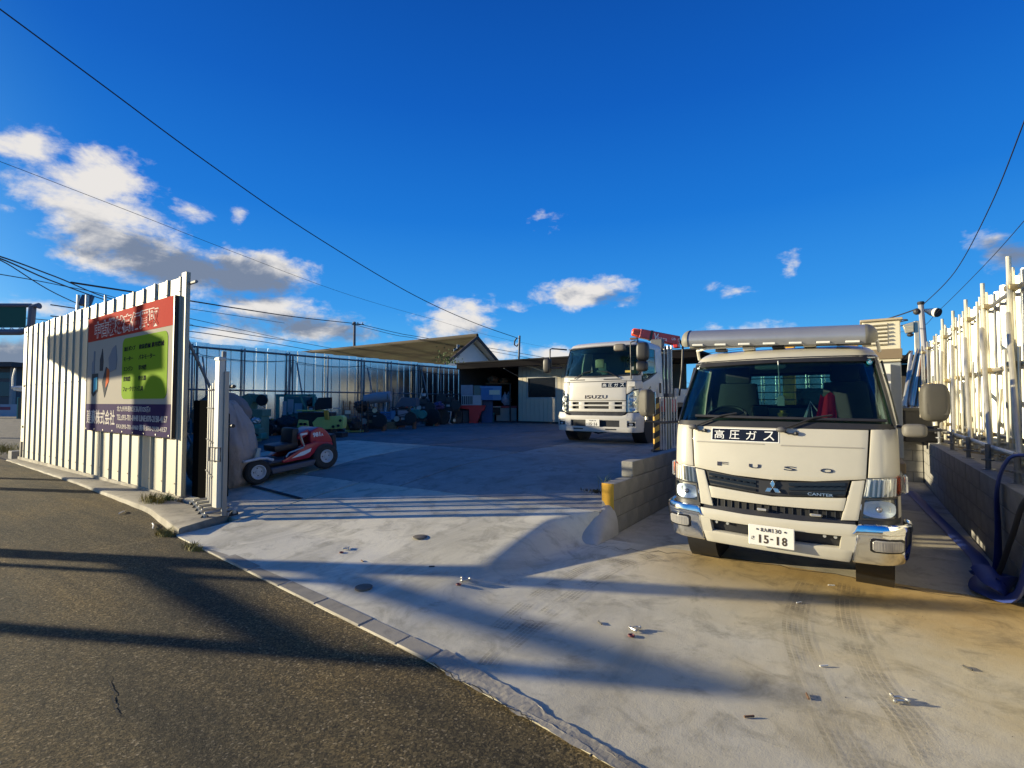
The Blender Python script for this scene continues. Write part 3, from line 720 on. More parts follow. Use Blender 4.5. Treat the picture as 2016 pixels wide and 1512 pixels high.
rw = block_wall('block_wall', 'long grey block retaining wall under the scaffold pipes beside the truck', 1.06, 1.21, 2.9, 12.4, 4, 'y', h=.208)
bw_ = block_wall('block_wall', 'dark block wall closing the far end of the truck bay', -2.31, 1.05, 12.28, 12.43, 4, 'x', h=.208)
b = MB(); b.grid(lambda u, v: (lerp(1.2, 9, u), lerp(2.95, 40, v), .815 + .015 * mnoise.noise(Vector((u * 14, v * 40, 0)))), 20, 60)
b.add([(1.2, 2.95, .81), (9, 2.95, .81), (9, 2.95, -.1), (1.2, 2.95, -.1)], [(0, 1, 2, 3)])
b.build('raised_ground', kerb_m, kind='structure', smooth=60)

# --- right-hand fence standing on the raised strip
RX = 1.62
rf = thing('fence', 'sunlit sheet steel fence with yellowish scaffold pipes above the block wall', 'fence', (RX, 3.4, .82))
rpw = .34
rme = [sheet_mesh(rpw, 2.24 + d, steel_bright, 'panel', rib=.11, top=.06, deep=.035) for d in (0, .01, -.01)]
for i in range(39):
    inst('panel', rme[i % 3], rf, (0, (i + 1) * rpw, 0), (0, rnd.uniform(-.008, .008), -math.pi / 2 + rnd.uniform(-.02, .02)))
pipe_y = mat('pale_scaffold_pipe', (.56, .52, .4), .42, .6, var=.12, vs=6)
for z in (2.02, 1.16, .3):
    b = MB(); b.tube([(-.09, 0, z), (-.09, 13.2, z)], .0243, 8); b.build('rail', pipe_dark if z != 1.16 else mat('rail_pipe', (.4, .36, .28), .5, .5), rf)
feet = [on_z(px, py, .84) for px, py in ((2004, 949), (1946, 922), (1907, 900), (1875, 885), (1850, 872))]
tops = [on_x(px, py, RX - .17) for px, py in ((1985, 505), (1934, 558), (1901, 590), (1876, 612), (1855, 628))]
for i, t in enumerate(tops + [Vector((0, tops[-1].y + 1.25, 3.0)), Vector((0, tops[-1].y + 2.5, 3.0)), Vector((0, tops[0].y - 1.15, 3.0)), Vector((0, tops[-1].y + 3.7, 3.0))]):
    y = t.y - 3.4
    pm = pipe_y if i < 5 or i == 7 else pipe_dark  # far posts take the darker pipe, shade put into their colour
    b = MB(); b.tube([(-.17, y, 0), (-.17, y, t.z - .82)], .024, 10); b.build('post', pm, rf)
    b = MB(); b.tube([(-.12, y + .1, 0), (-.12, y + .1, t.z - .93)], .018, 8); b.build('post', pm, rf)
    for z in (2.02, 1.16, .3):
        b = MB(); b.box((-.14, y + .03, z), (.11, .13, .06), rz=.2); b.build('clamp', mat('pipe_clamp', (.42, .33, .18), .5, .6, var=.2), rf, bevel=.008)
for i, p in enumerate(feet):
    yt = tops[min(i, 4)].y
    fx, fy = p.x - RX, p.y - 3.4
    b = MB(); b.tube([(fx, fy, .0), (fx, fy, .28)], .024, 10); b.build('jack_base', pipe_dark, rf)
    b = MB(); b.lathe([(.06, 0), (.06, .008), (.026, .012), (.026, .03)], 10, c=(fx, fy, .005)); b.build('base_plate', pipe_dark, rf)
    b = MB(); b.lathe([(.024, 0), (.055, .004), (.055, .02), (.024, .024)], 10, c=(fx, fy, .1)); b.build('jack_nut', pipe_dark, rf)
    b = MB(); b.tube([(fx + .03, fy + .04, .16), (-.2, yt - 3.4 - .05, 1.72)], .0243, 10); b.build('brace', pipe_y, rf)
    b = MB(); b.tube([(fx - .05, fy + .06, .2), (-.05, fy + .12, .2)], .0243, 8); b.build('tie_pipe', pipe_y if i < 3 else pipe_dark, rf)
    if i < 4:
        q = feet[i + 1]; b = MB(); b.tube([(fx + .05, fy - .1, .24), (q.x - RX + .05, q.y - 3.4 + .1, .24)], .0243, 8); b.build('tie_pipe', pipe_m, rf)

for i in range(24):   # short drop pipes and spare tubes clipped along the rails
    y = 2.2 + i * .42 + rnd.uniform(-.08, .08); z0 = rnd.choice((0, 0, .0)); z1 = rnd.choice((.55, .9, 1.35, 2.2))
    b = MB(); b.tube([(-.15 + rnd.uniform(-.03, .02), y, z0), (-.13 + rnd.uniform(-.03, .02), y + rnd.uniform(-.05, .05), z1)], .016, 7); b.build('spare_tube', rnd.choice((pipe_y, pipe_m, steel_bright)), rf)
# ================================================================= lorry cab skin: everything on the front is laid on one bowed surface
class Skin:
    """prof: list of (z, half width, front y, corner radius, bow); y grows towards the back of the lorry"""
    def __init__(s, prof, length): s.prof, s.len = prof, length
    def at(s, z): return [interp([(p[0], p[i]) for p in s.prof], z) for i in (1, 2, 3, 4)]
    def pt(s, a, z):
        """a: distance from the middle, measured along the skin"""
        w, yf, rc, bw = s.at(z); sg = 1 if a >= 0 else -1; a = abs(a); fl = w - rc; arc = rc * 1.75; ry = rc * 1.25
        if a <= fl: return Vector((sg * a, yf + bw * (a / fl) ** 2, z))
        y0 = yf + bw
        if a <= fl + arc:
            t = (a - fl) / arc * math.pi / 2; return Vector((sg * (fl + rc * math.sin(t)), y0 + ry * (1 - math.cos(t)), z))
        return Vector((sg * w, y0 + ry + (a - fl - arc), z))
    def side(s, y, z):
        w, yf, rc, bw = s.at(z); return w - rc + rc * 1.75 + (y - yf - bw - rc * 1.25)
    def P(s, a, z, off=0.0):
        p = s.pt(a, z); e = .01
        da = s.pt(a + e, z) - s.pt(a - e, z); dz = s.pt(a, z + e) - s.pt(a, z - e)
        return p + da.cross(dz).normalized() * off
    def panel(s, b, cols, off, thick, nx=6, nz=6, mx=None):
        """closed slab over columns (a bottom, z bottom, a top, z top), its outer face at off"""
        k = len(cols) - 1; n = nx * k
        def Q(i, j, o):
            u = i / nx; q = min(k - 1, int(u)); t = u - q; A, B = cols[q], cols[q + 1]; v = j / nz
            lo = (lerp(A[0], B[0], t), lerp(A[1], B[1], t)); hi = (lerp(A[2], B[2], t), lerp(A[3], B[3], t))
            return s.P(lerp(lo[0], hi[0], v), lerp(lo[1], hi[1], v), o)
        vs = [Q(i, j, off) for j in range(nz + 1) for i in range(n + 1)] + [Q(i, j, off - thick) for j in range(nz + 1) for i in range(n + 1)]
        w = n + 1; h = w * (nz + 1); fs = []
        for j in range(nz):
            for i in range(n):
                c = j * w + i; fs += [(c, c + 1, c + w + 1, c + w), (h + c, h + c + w, h + c + w + 1, h + c + 1)]
        for i in range(n): fs += [(i + 1, i, h + i, h + i + 1), (nz * w + i, nz * w + i + 1, h + nz * w + i + 1, h + nz * w + i)]
        for j in range(nz): fs += [(j * w, (j + 1) * w, h + (j + 1) * w, h + j * w), ((j + 1) * w + n, j * w + n, h + j * w + n, h + (j + 1) * w + n)]
        b.add(vs, fs); return b
    def mir(s, cols): return [(-c[0], c[1], -c[2], c[3]) for c in reversed(cols)]
    def poly(s, b, pts, off, thick):
        """a flat-ish outline on the skin"""
        n = len(pts); vs = [s.P(a, z, off) for a, z in pts] + [s.P(a, z, off - thick) for a, z in pts]
        b.add(vs, [tuple(range(n)), tuple(range(2 * n - 1, n - 1, -1))] + [(i, n + i, n + (i + 1) % n, (i + 1) % n) for i in range(n)]); return b
    def on(s, a, z, off): return lambda x, y, e: s.P(a + x, z + y, off + e)

def wheel_parts(parent, x, y, r, w, out, rim_r=.24, rim_m=None, dual=False):
    b = MB(); sgn = 1 if out > 0 else -1
    prof = [(rim_r, -w / 2), (r * .86, -w / 2), (r * .93, -w * .47), (r * .975, -w * .4), (r, -w * .3), (r, -w * .2), (r - .02, -w * .19), (r - .02, -w * .15), (r, -w * .14), (r, -w * .02), (r - .02, -w * .01), (r - .02, w * .03), (r, w * .04), (r, w * .16), (r - .02, w * .17), (r - .02, w * .21), (r, w * .22), (r, w * .3), (r * .975, w * .4), (r * .93, w * .47), (r * .86, w / 2), (rim_r, w / 2)]
    b.lathe(prof, 36, (0, 0, 0), 'x', False)
    t = b.build('tyre', rubber, parent, smooth=30, loc=(x, y, r))
    b = MB(); b.lathe([(rim_r + .005, -w * .45), (rim_r + .005, w * .505), (rim_r - .01, w * .505), (rim_r - .025, w * .46), (rim_r - .05, w * .2), (.11, w * .12), (.1, w * .35), (.06, w * .38), (0, w * .38)], 24, (0, 0, 0), 'x', False)
    for k in range(6): b.cyl((w * .12, .15 * math.cos(k * 1.047), .15 * math.sin(k * 1.047)), (w * .2, .15 * math.cos(k * 1.047), .15 * math.sin(k * 1.047)), .015, n=6)
    o = b.build('rim', rim_m or mat('wheel_rim', (.35, .34, .32), .5, .5, var=.2), parent, loc=(x, y, r)); o.rotation_euler = (0, 0, 0 if sgn > 0 else math.pi)
    return t

seat_m = mat('seat_cloth', (.035, .037, .04), .9, var=.2, vs=20)
seat_pale = mat('seat_vinyl', (.4, .33, .2), .5)
dash_m = mat('dash_plastic', (.055, .058, .058), .7, var=.1)
trim_m = mat('cab_lining', (.2, .21, .2), .8, var=.05)
cab_glass = glass('windscreen_glass', (.62, .76, .72), .75)
side_glass = glass('side_glass', (.6, .74, .7), .8)
def seat(parent, x, y, z, m, head=True, w=.48):
    b = MB()
    b.grid(lambda u, v: (x + (u - .5) * w * (1 - .28 * v), y + .05 + .1 * v - .035 * math.sin(math.pi * u) ** .5, z + .58 * v), 8, 8)
    b.grid(lambda u, v: (x + (u - .5) * w * (1 - .28 * v), y + .17 + .1 * v, z + .58 * v), 8, 8, True)
    b.bb(x - w / 2, x + w / 2, y - .45, y + .12, z - .1, z + .04); b.build('seat', m, parent, bevel=.0)
    if head:
        b = MB(); b.box((x, y + .2, z + .68), (.25, .1, .2)); b.build('headrest', m, parent, bevel=.03, seg=2)
# ================================================================= the white lorry in the bay
TX, TY = -.575, 4.55
T = thing('lorry', 'white flatbed lorry facing the camera with silver roof visor and chrome bumper corners', 'truck', (TX, TY, .018))
K = Skin([(.3, .82, .05, .17, .055), (.38, .835, .022, .17, .055), (.48, .845, .002, .17, .055), (.58, .85, -.006, .17, .055), (.63, .85, .02, .17, .055), (.8, .85, .03, .17, .055), (.98, .85, .045, .17, .055), (1.2, .85, .075, .17, .055), (1.34, .845, .105, .17, .06),
          (1.6, .81, .235, .17, .07), (1.92, .75, .42, .17, .08), (1.98, .72, .5, .17, .08), (2.02, .68, .6, .16, .07), (2.04, .62, .72, .15, .06)], 1.55)
BACK = 1.5
SD = lambda y, z: K.side(y, z)
# dark body behind the panels
b = MB(); K.panel(b, [(-SD(BACK, .6), .56, -SD(BACK, 1.3), 1.31), (-.6, .56, -.6, 1.31), (.6, .56, .6, 1.31), (SD(BACK, .6), .56, SD(BACK, 1.3), 1.31)], -.045, .01, 10, 4)
b.build('inner_body', mat('engine_bay_black', (.012, .012, .012), .8), T)
# bonnet panel and corner panels
b = MB(); K.panel(b, [(-.632, .945, -.658, 1.318), (-.3, .905, -.32, 1.318), (0, .893, 0, 1.318), (.3, .905, .32, 1.318), (.632, .945, .658, 1.318)], 0, .03, 6, 10)
hood = b.build('bonnet_panel', white_paint, T, bevel=.006, seg=2)
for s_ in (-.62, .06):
    b = MB(); K.panel(b, [(s_, 1.172, s_ + .01, 1.182), (s_ + .56, 1.176, s_ + .555, 1.184)], .004, .01, 8, 1); b.build('bonnet_groove_shade', mat('groove_shadow', (.3, .28, .24), .7), T)  # strip coloured as the shade of a groove, none is cut in
cor = [(.645, .955, .672, 1.322), (.8, .965, .8, 1.325), (1.02, .985, .99, 1.325)]
for c in (cor, K.mir(cor)):
    b = MB(); K.panel(b, c, 0, .03, 5, 8); b.build('corner_panel', white_paint, T, bevel=.006, seg=2)
# doors, side windows
for sg in (1, -1):
    d = [(SD(.42, .7), .66, SD(.45, 1.33), 1.33), (SD(BACK - .1, .7), .66, SD(BACK - .08, 1.33), 1.33)]
    w_ = [(SD(.5, 1.36), 1.36, SD(.68, 1.86), 1.86), (SD(1.25, 1.36), 1.36, SD(1.22, 1.86), 1.86)]
    pil = [(SD(1.27, 1.345), 1.345, SD(1.24, 1.9), 1.9), (SD(BACK, 1.345), 1.345, SD(BACK, 1.9), 1.9)]
    rail_ = [(SD(.6, 1.88), 1.875, SD(.62, 1.92), 1.92), (SD(BACK, 1.88), 1.875, SD(BACK, 1.92), 1.92)]
    apil = [(.875, 1.338, .775, 1.915), (SD(.42, 1.34), 1.338, SD(.62, 1.915), 1.915)]
    bands = [('door', d, white_paint, 0), ('side_window', w_, side_glass, -.012), ('rear_pillar', pil, white_paint, 0), ('roof_rail', rail_, white_paint, 0), ('front_pillar', apil, white_paint, .002)]
    for nm, c, m_, o_ in bands:
        b = MB(); K.panel(b, c if sg > 0 else K.mir(c), o_, .006 if 'window' in nm else .03, 8, 6); b.build(nm, m_, T, bevel=0 if 'window' in nm else .005)
    # drip moulding and reflector strip beside the pillar
    b = MB(); b.tube([K.P(sg * SD(.46, 1.36), 1.36, .012), K.P(sg * SD(.66, 1.88), 1.88, .012)], .009, 6); b.build('door_seal', black_pl, T)
# roof
b = MB(); sc_ = [(1.918), 1.94, 1.96, 1.98, 2.0, 2.015, 2.03, 2.038]
am = lambda z: SD(BACK, z)
b.grid(lambda u, v: K.P(lerp(-am(1.918 + .12 * v), am(1.918 + .12 * v), u), 1.918 + .12 * v, 0), 48, 8)
top = [K.P(lerp(-am(2.038), am(2.038), i / 48), 2.038, 0) for i in range(49)]
b.add(top, [tuple(range(49))]); b.build('roof', white_paint, T, smooth=60)
# windscreen, black surround
ws = [(-.872, 1.352, -.768, 1.912), (-.4, 1.345, -.36, 1.918), (0, 1.343, 0, 1.92), (.4, 1.345, .36, 1.918), (.872, 1.352, .768, 1.912)]
b = MB(); K.panel(b, ws, -.008, .006, 6, 10); wsc = b.build('windscreen', cab_glass, T, smooth=60)
def band(cols_o, cols_i, nm, m_, off=.0, th=.012):
    pass
for c in ([(-.885, 1.338, -.8, 1.35), (0, 1.325, 0, 1.357), (.885, 1.338, .8, 1.35)],):
    b = MB(); K.panel(b, [(-.885, 1.322, -.882, 1.362), (0, 1.318, 0, 1.372), (.885, 1.322, .882, 1.362)], .0, .012, 14, 1); b.build('cowl_strip', black_pl, T)
for c in ([(.845, 1.35, .738, 1.915), (.885, 1.35, .782, 1.915)],):
    for q in (c, K.mir(c)): b = MB(); K.panel(b, q, .006, .012, 2, 10); b.build('screen_seal', black_pl, T)
b = MB(); K.panel(b, [(-.78, 1.872, -.775, 1.926), (0, 1.885, 0, 1.932), (.78, 1.872, .775, 1.926)], .003, .012, 14, 1); b.build('screen_seal', black_pl, T)
# stickers on the glass
b = MB(); K.panel(b, [(-.735, 1.862, -.733, 1.89), (-.697, 1.862, -.695, 1.89)], .001, .004, 1, 1); b.build('sticker', mat('sticker_white', (.75, .8, .72), .5), wsc)
b = MB(); K.poly(b, [(.70 + .026 * math.cos(k * .524), 1.87 + .026 * math.sin(k * .524)) for k in range(12)], .001, .004); b.build('sticker', mat('sticker_blue', (.03, .28, .36), .4), wsc)
b = MB(); K.poly(b, [(.70 + .014 * math.cos(k * .524), 1.867 + .014 * math.sin(k * .524)) for k in range(12)], .003, .002); b.build('sticker', mat('sticker_pale', (.5, .7, .75), .4), wsc)
# grille
gr = [(-.497, .802, -.532, .93), (-.25, .782, -.27, .9), (-.06, .765, -.05, .884), (.06, .765, .05, .884), (.25, .782, .27, .9), (.497, .802, .532, .93)]
b = MB(); K.panel(b, gr, -.004, .03, 4, 4); grille = b.build('grille', black_pl, T, bevel=.006)
for v in (.2, .5, .8):
    for sg in (1, -1):
        b = MB(); q = [(sg * .12, lerp(.772, .89, v) - .01, sg * .12, lerp(.772, .89, v) + .012), (sg * .5, lerp(.81, .92, v) - .01, sg * .5, lerp(.81, .92, v) + .012)]
        K.panel(b, q if sg > 0 else q[::-1], .006, .012, 6, 1); b.build('grille_bar', black_gloss, grille)
for k in range(7):
    for sg in (1, -1):
        a = .16 + k * .052; b = MB(); K.panel(b, [(sg * a, .845 + .004 * k, sg * a, .862 + .004 * k), (sg * a + .024, .845 + .004 * k, sg * a + .024, .862 + .004 * k)], .0075, .01, 1, 1); b.build('grille_notch', mat('grille_dark', (.003, .003, .003), .3), grille)
# three-diamond emblem
def diamond(cx, cz, L, ang, w=.5):
    c, s_ = math.cos(ang), math.sin(ang); o = []
    for t, u in ((0, 0), (.5, w * .577), (1, 0), (.5, -w * .577)): o.append((cx + L * (t * c - u * s_), cz + L * (t * s_ + u * c)))
    return o
em_c = (.005, .828)
for ang in (90, 210, 330):
    b = MB(); K.poly(b, diamond(*em_c, .066, rad(ang), .5), .022, .014); b.build('emblem', mat('emblem_chrome', (.7, .72, .75), .15, 1.0), grille, bevel=.002)
write('model_letters', 'CANTER', K.on(.25, .795, .004), .17, .022, mat('letter_chrome', (.75, .75, .73), .3, .9), grille, bold=.01, deep=.004)
dc = mat('dark_chrome', (.16, .12, .11), .25, .9)
for ch, a in (('F', -.432), ('U', -.175), ('S', .085), ('O', .338)):
    write('name_letter', ch, K.on(a, .977, .0), .088, .034, dc, T, bold=.035, deep=.005)
b = MB(); K.panel(b, [(-.48, 1.2, -.48, 1.298), (.046, 1.2, .046, 1.298)], .002, .004, 10, 2); plq = b.build('gas_notice', black_gloss, T)
b = MB()
for c in ([(-.486, 1.194, -.486, 1.2), (.052, 1.194, .052, 1.2)], [(-.486, 1.298, -.486, 1.304), (.052, 1.298, .052, 1.304)], [(-.486, 1.194, -.486, 1.304), (-.48, 1.194, -.48, 1.304)], [(.046, 1.194, .046, 1.304), (.052, 1.194, .052, 1.304)]): K.panel(b, c, .0025, .004, 8, 1)
b.build('notice_border', letter_white, plq)
for ch, a in (('高', -.46), ('圧', -.335), ('ガ', -.2), ('ス', -.065)): write('notice_letter', ch, K.on(a, 1.212, .002), .082, .074, letter_white, plq, bold=.0, deep=.002)
# lower white face round the grille
A = [(-.578, .632, -.626, .938), (-.468, .625, -.545, .926)]
for q in (A, K.mir(A)):
    b = MB(); K.panel(b, q, 0, .03, 4, 6); b.build('grille_side', white_paint, T, bevel=.006, seg=2)
b = MB(); K.panel(b, [(-.485, .695, -.506, .795), (-.25, .688, -.25, .775), (0, .685, 0, .757), (.25, .688, .25, .775), (.485, .695, .506, .795)], 0, .03, 6, 3); b.build('grille_band', white_paint, T, bevel=.006, seg=2)
# radiator opening with its mesh and hooks
b = MB()
for k in range(16): a = -.44 + k * .058; K.panel(b, [(a, .6, a, .7), (a + .006, .6, a + .006, .7)], -.03, .01, 1, 1)
o = b.build('radiator_mesh', dark_steel, T); o['kind'] = 'stuff'
for a in (-.08, .3):
    b = MB(); b.tube([K.P(a - .03, .64, -.03), K.P(a - .02, .645, .02), K.P(a + .03, .645, .02), K.P(a + .04, .64, -.03)], .012, 8); b.build('tow_hook', pipe_m, T)
b = MB(); K.panel(b, [(-.56, .585, -.56, .632), (.56, .585, .56, .632)], -.02, .03, 10, 1); b.build('lower_brace', black_pl, T)
# bumper
bo = .055
for c in ([(-.512, .335, -.54, .435), (0, .335, 0, .425), (.512, .335, .54, .435)], [(-.553, .522, -.562, .592), (-.2, .518, -.2, .585), (.2, .518, .2, .585), (.553, .522, .562, .592)]):
    b = MB(); K.panel(b, c, bo, .05, 8, 3); b.build('bumper', white_paint, T, bevel=.012, seg=2)
for c in ([(-.542, .415, -.556, .54), (-.455, .415, -.475, .54)], [(.45, .415, .468, .54), (.542, .415, .556, .54)]):
    b = MB(); K.panel(b, c, bo - .001, .05, 2, 2); b.build('bumper_end', white_paint, T)
b = MB(); K.panel(b, [(-.5, .38, -.5, .56), (.5, .38, .5, .56)], 0, .02, 8, 2); b.build('bumper_slot', black_pl, T)
for a in (-.43, -.34, .36, .43):
    b = MB(); p = K.P(a, .5, .0); b.cyl(p, p + Vector((0, -.03, 0)), .012, n=8); b.build('bolt', pipe_m, T)
cc = [(.522, .34, .565, .598), (.7, .34, .7, .605), (.86, .345, .9, .612), (1.08, .37, 1.1, .62)]
for q in (cc, K.mir(cc)):
    b = MB(); K.panel(b, q, bo + .006, .05, 5, 8); b.build('bumper_corner', chrome, T, bevel=.02, seg=3)
    b = MB(); K.panel(b, [(x0, z1 - .05, x1, z1 - .008) for x0, z0, x1, z1 in q], bo + .011, .03, 5, 2); b.build('bumper_lip', chrome, T, bevel=.012, seg=3)
for sg in (1, -1):
    def rr(c0, cz, w, h, r): return [(sg * (x + c0), z + cz) for x, z in rrect(-w / 2, w / 2, -h / 2, h / 2, r, 4)][::sg]
    b = MB(); fl_ = lambda w, h, z0: [(sg * .735 - w / 2, z0 - h / 2 + .012, sg * .735 - w / 2, z0 + h / 2 - .012), (sg * .735 - w / 2 + .02, z0 - h / 2, sg * .735 - w / 2 + .02, z0 + h / 2), (sg * .735 + w / 2 - .02, z0 - h / 2, sg * .735 + w / 2 - .02, z0 + h / 2), (sg * .735 + w / 2, z0 - h / 2 + .012, sg * .735 + w / 2, z0 + h / 2 - .012)]; K.panel(b, fl_(.2, .1, .485), bo + .012, .03, 4, 3); b.build('fog_lamp_bezel', black_gloss, T, bevel=.003)
    b = MB(); K.panel(b, fl_(.172, .074, .485), bo + .018, .03, 4, 3); fo = b.build('fog_lamp', mat('fog_lens', (.42, .4, .36), .2, .35), T, bevel=.003)
    for k in range(14): b = MB(); K.panel(b, [(sg * .735 - .08 + k * .012, .458, sg * .735 - .08 + k * .012, .512), (sg * .735 - .076 + k * .012, .458, sg * .735 - .076 + k * .012, .512)], bo + .0195, .003, 1, 1); b.build('lens_rib', mat('lens_rib', (.4, .38, .36), .2, .4), fo)
    # headlamps
    up = [(.612, .805, .64, .945), (.8, .818, .8, .955), (.92, .83, .92, .975)]
    ub = [(.92, .83, .92, .975), (1.02, .85, 1.03, .995)]
    lo = [(.588, .652, .61, .79), (.72, .656, .72, .795), (.845, .665, .85, .806)]
    mk = lambda c: c if sg > 0 else K.mir(c)
    b = MB(); K.panel(b, mk([(.585, .642, .637, .95), (.8, .645, .8, .96), (1.06, .68, 1.06, 1.0)]), -.016, .02, 6, 4); lamp = b.build('headlamp', mat('lamp_housing', (.6, .57, .5), .4, .15), T)
    b = MB(); K.panel(b, mk([(.862, .655, .862, .822), (1.04, .672, 1.02, .84)]), 0, .03, 4, 4); b.build('lamp_side_panel', white_paint, T, bevel=.005)
    for k in range(7):
        a = .632 + k * .033; b = MB(); q = [(a, .818 + k * .0015, a + .014, .945 + k * .002), (a + .013, .818 + k * .0015, a + .027, .945 + k * .002)]
        K.panel(b, mk(q), .006, .03, 1, 2); b.build('reflector_fin', mat('fin_white', (.8, .78, .72), .3, .1), lamp)
    b = MB(); K.panel(b, mk([(.868, .838, .875, .955), (.955, .848, .96, .965)]), .004, .03, 3, 2); b.build('indicator_lens', amber, lamp)
    clear = glass('lamp_cover', (.93, .95, .95), .9)
    b = MB(); K.panel(b, mk(up[:2] + [(.92, .83, .92, .975), (1.04, .85, 1.045, .995)]), .012, .008, 5, 3); b.build('lamp_cover', clear, lamp, bevel=.002)
    b = MB()
    def bowl(u, v):
        a = 2 * math.pi * u; q = .02 + v * .98; x = .715 + .125 * q * math.cos(a); z = .727 + .064 * q * math.copysign(abs(math.sin(a)) ** .7, math.sin(a))
        return K.P(sg * x, z, -.012 + .016 * q * q)
    b.grid(bowl, 24, 6); b.build('reflector', mat('reflector_bowl', (.72, .8, .92), .4, .35), lamp)  # pale blue colour stands for the sky mirrored in the bowl
    b = MB(); p = K.P(sg * .715, .727, -.02); b.ball(p + Vector((0, -.014, 0)), .022, 10); b.build('bulb', mat('bulb_grey', (.25, .25, .27), .1, .5), lamp)
    b = MB(); K.panel(b, mk(lo), .004, .008, 5, 3); b.build('lamp_cover', clear, lamp, bevel=.002)
    for c in ([(.585, .642, .607, .805), (.6, .642, .622, .805)], [(.6, .642, .6, .655), (.858, .652, .858, .665)], [(.615, .794, .615, .81), (.86, .808, .86, .823)], [(.845, .655, .85, .815), (.86, .655, .865, .82)]):
        b = MB(); K.panel(b, mk(c), .007, .02, 5, 2); b.build('lamp_rim', dark_steel, lamp)
    b = MB(); K.panel(b, mk([(.58, .612, .58, .642), (1.08, .625, 1.08, .668)]), -.002, .03, 8, 1); b.build('lamp_under_strip', black_pl, T)
    b = MB(); b.box(K.P(sg * (SD(.32, .9)), .9, .03), (.03, .07, .14)); b.build('side_marker', lens_m, T, bevel=.012)
# number plate
pl = MB(); pl.bb(-.165, .165, -.012, 0, 0, .165); np_ = pl.build('number_plate', mat('plate_white', (.72, .7, .62), .45), T, bevel=.006, loc=(.0, K.pt(0, .46).y - bo - .03, .372))
def onp(x0, z0): return lambda x, y, e: (x0 + x, -.0125 - e, z0 + y)
write('plate_characters', '北九州', onp(-.078, .117), .078, .03, mat('plate_ink', (.05, .03, .015), .6), np_, bold=.015)
write('plate_characters', '130', onp(.01, .116), .062, .033, _mats['plate_ink'], np_, bold=.01)
write('plate_characters', 'さ', onp(-.145, .045), .024, .03, _mats['plate_ink'], np_, bold=.01)
for ch, a, w in (('1', -.088, .014), ('5', -.053, .034), ('-', -.006, .018), ('1', .04, .014), ('8', .076, .036)): write('plate_characters', ch, onp(a, .058 if ch == '-' else .025), w, .011 if ch == '-' else .066, _mats['plate_ink'], np_, bold=.03)
for a in (-.1, .1): b = MB(); b.cyl((a, -.012, .133), (a, -.017, .133), .007, n=8); b.build('plate_bolt', dark_steel, np_)
# wipers and washer nozzles
for a0, pts in ((-.645, [(-.645, 1.3, .03), (-.4, 1.4, .03), (-.28, 1.428, .02)]), (.07, [(.07, 1.3, .03), (.3, 1.395, .03), (.42, 1.42, .02)])):
    b = MB(); b.tube([K.P(a, z, o) for a, z, o in pts], .0085, 6); b.build('wiper_arm', black_pl, T)
    e = pts[-1]; b = MB(); K.panel(b, [(e[0] - .36, e[1] - .035, e[0] - .36, e[1] - .017), (e[0] + .36, e[1] - .045, e[0] + .36, e[1] - .027)], .02, .014, 8, 1); b.build('wiper_blade', black_pl, T)
    b = MB(); b.ball(K.P(a0, 1.3, .03), (.04, .025, .024), 10); b.build('wiper_pivot', mat('pivot_grey', (.1, .095, .09), .5), T)
    b = MB(); b.tube([K.P(a0 + .02, 1.29, .01), K.P(a0 + .05, 1.27, .02), K.P(a0 + .1, 1.272, .015)], .007, 6); b.ball(K.P(a0 + .105, 1.275, .012), .018, 8); b.build('washer_hose', black_pl, T)
# door mirrors
def housing(nm, c, d, parent, m_=cream_pl, n=14, rz=0.0):
    b = MB(); b.ball((0, 0, 0), (d[0] / 2, d[1] / 2, d[2] / 2), n * 2, .55); o = b.build(nm, m_, parent, smooth=70, loc=c); o.rotation_euler = (0, 0, rz); return o
for sg, cx, cz, sz, yy, rz in ((1, 1.055, 1.53, (.17, .12, .28), .22, .25), (-1, -1.12, 1.525, (.15, .12, .27), .22, -.55)):
    m1 = housing('door_mirror', (cx, yy, cz), sz, T, rz=rz)
    b = MB(); b.box((0, .062, 0), (sz[0] * .8, .006, sz[2] * .82)); b.build('mirror_glass', chrome, m1, bevel=.01)
    b = MB(); b.grid(lambda u, v: (sz[0] * .42 * (u - .5) * 1.7, -sz[1] * .44 - .003, -sz[2] * (.02 + .3 * v)), 4, 3); b.build('mirror_cap', mat('mirror_cap', (.1, .09, .07), .7), m1)
    b = MB(); b.tube([(sg * .84, .3, 1.345), (sg * .95, .24, 1.335), (cx - .01, yy, 1.345), (cx, yy, 1.42)], .012, 8); b.build('mirror_arm', black_pl, T)
    b = MB(); b.cyl((cx, yy, 1.36), (cx, yy, 1.41), .016, n=8); b.build('mirror_joint', pipe_m, T)
housing('kerb_mirror', (.935, .2, 1.32), (.15, .13, .1), T, mat('kerb_mirror_grey', (.13, .12, .1), .6, var=.1))
b = MB(); b.tube([(.95, .22, 1.32), (1.12, .2, 1.33)], [.02, .006], 8); b.build('kerb_mirror_arm', cream_pl, T)
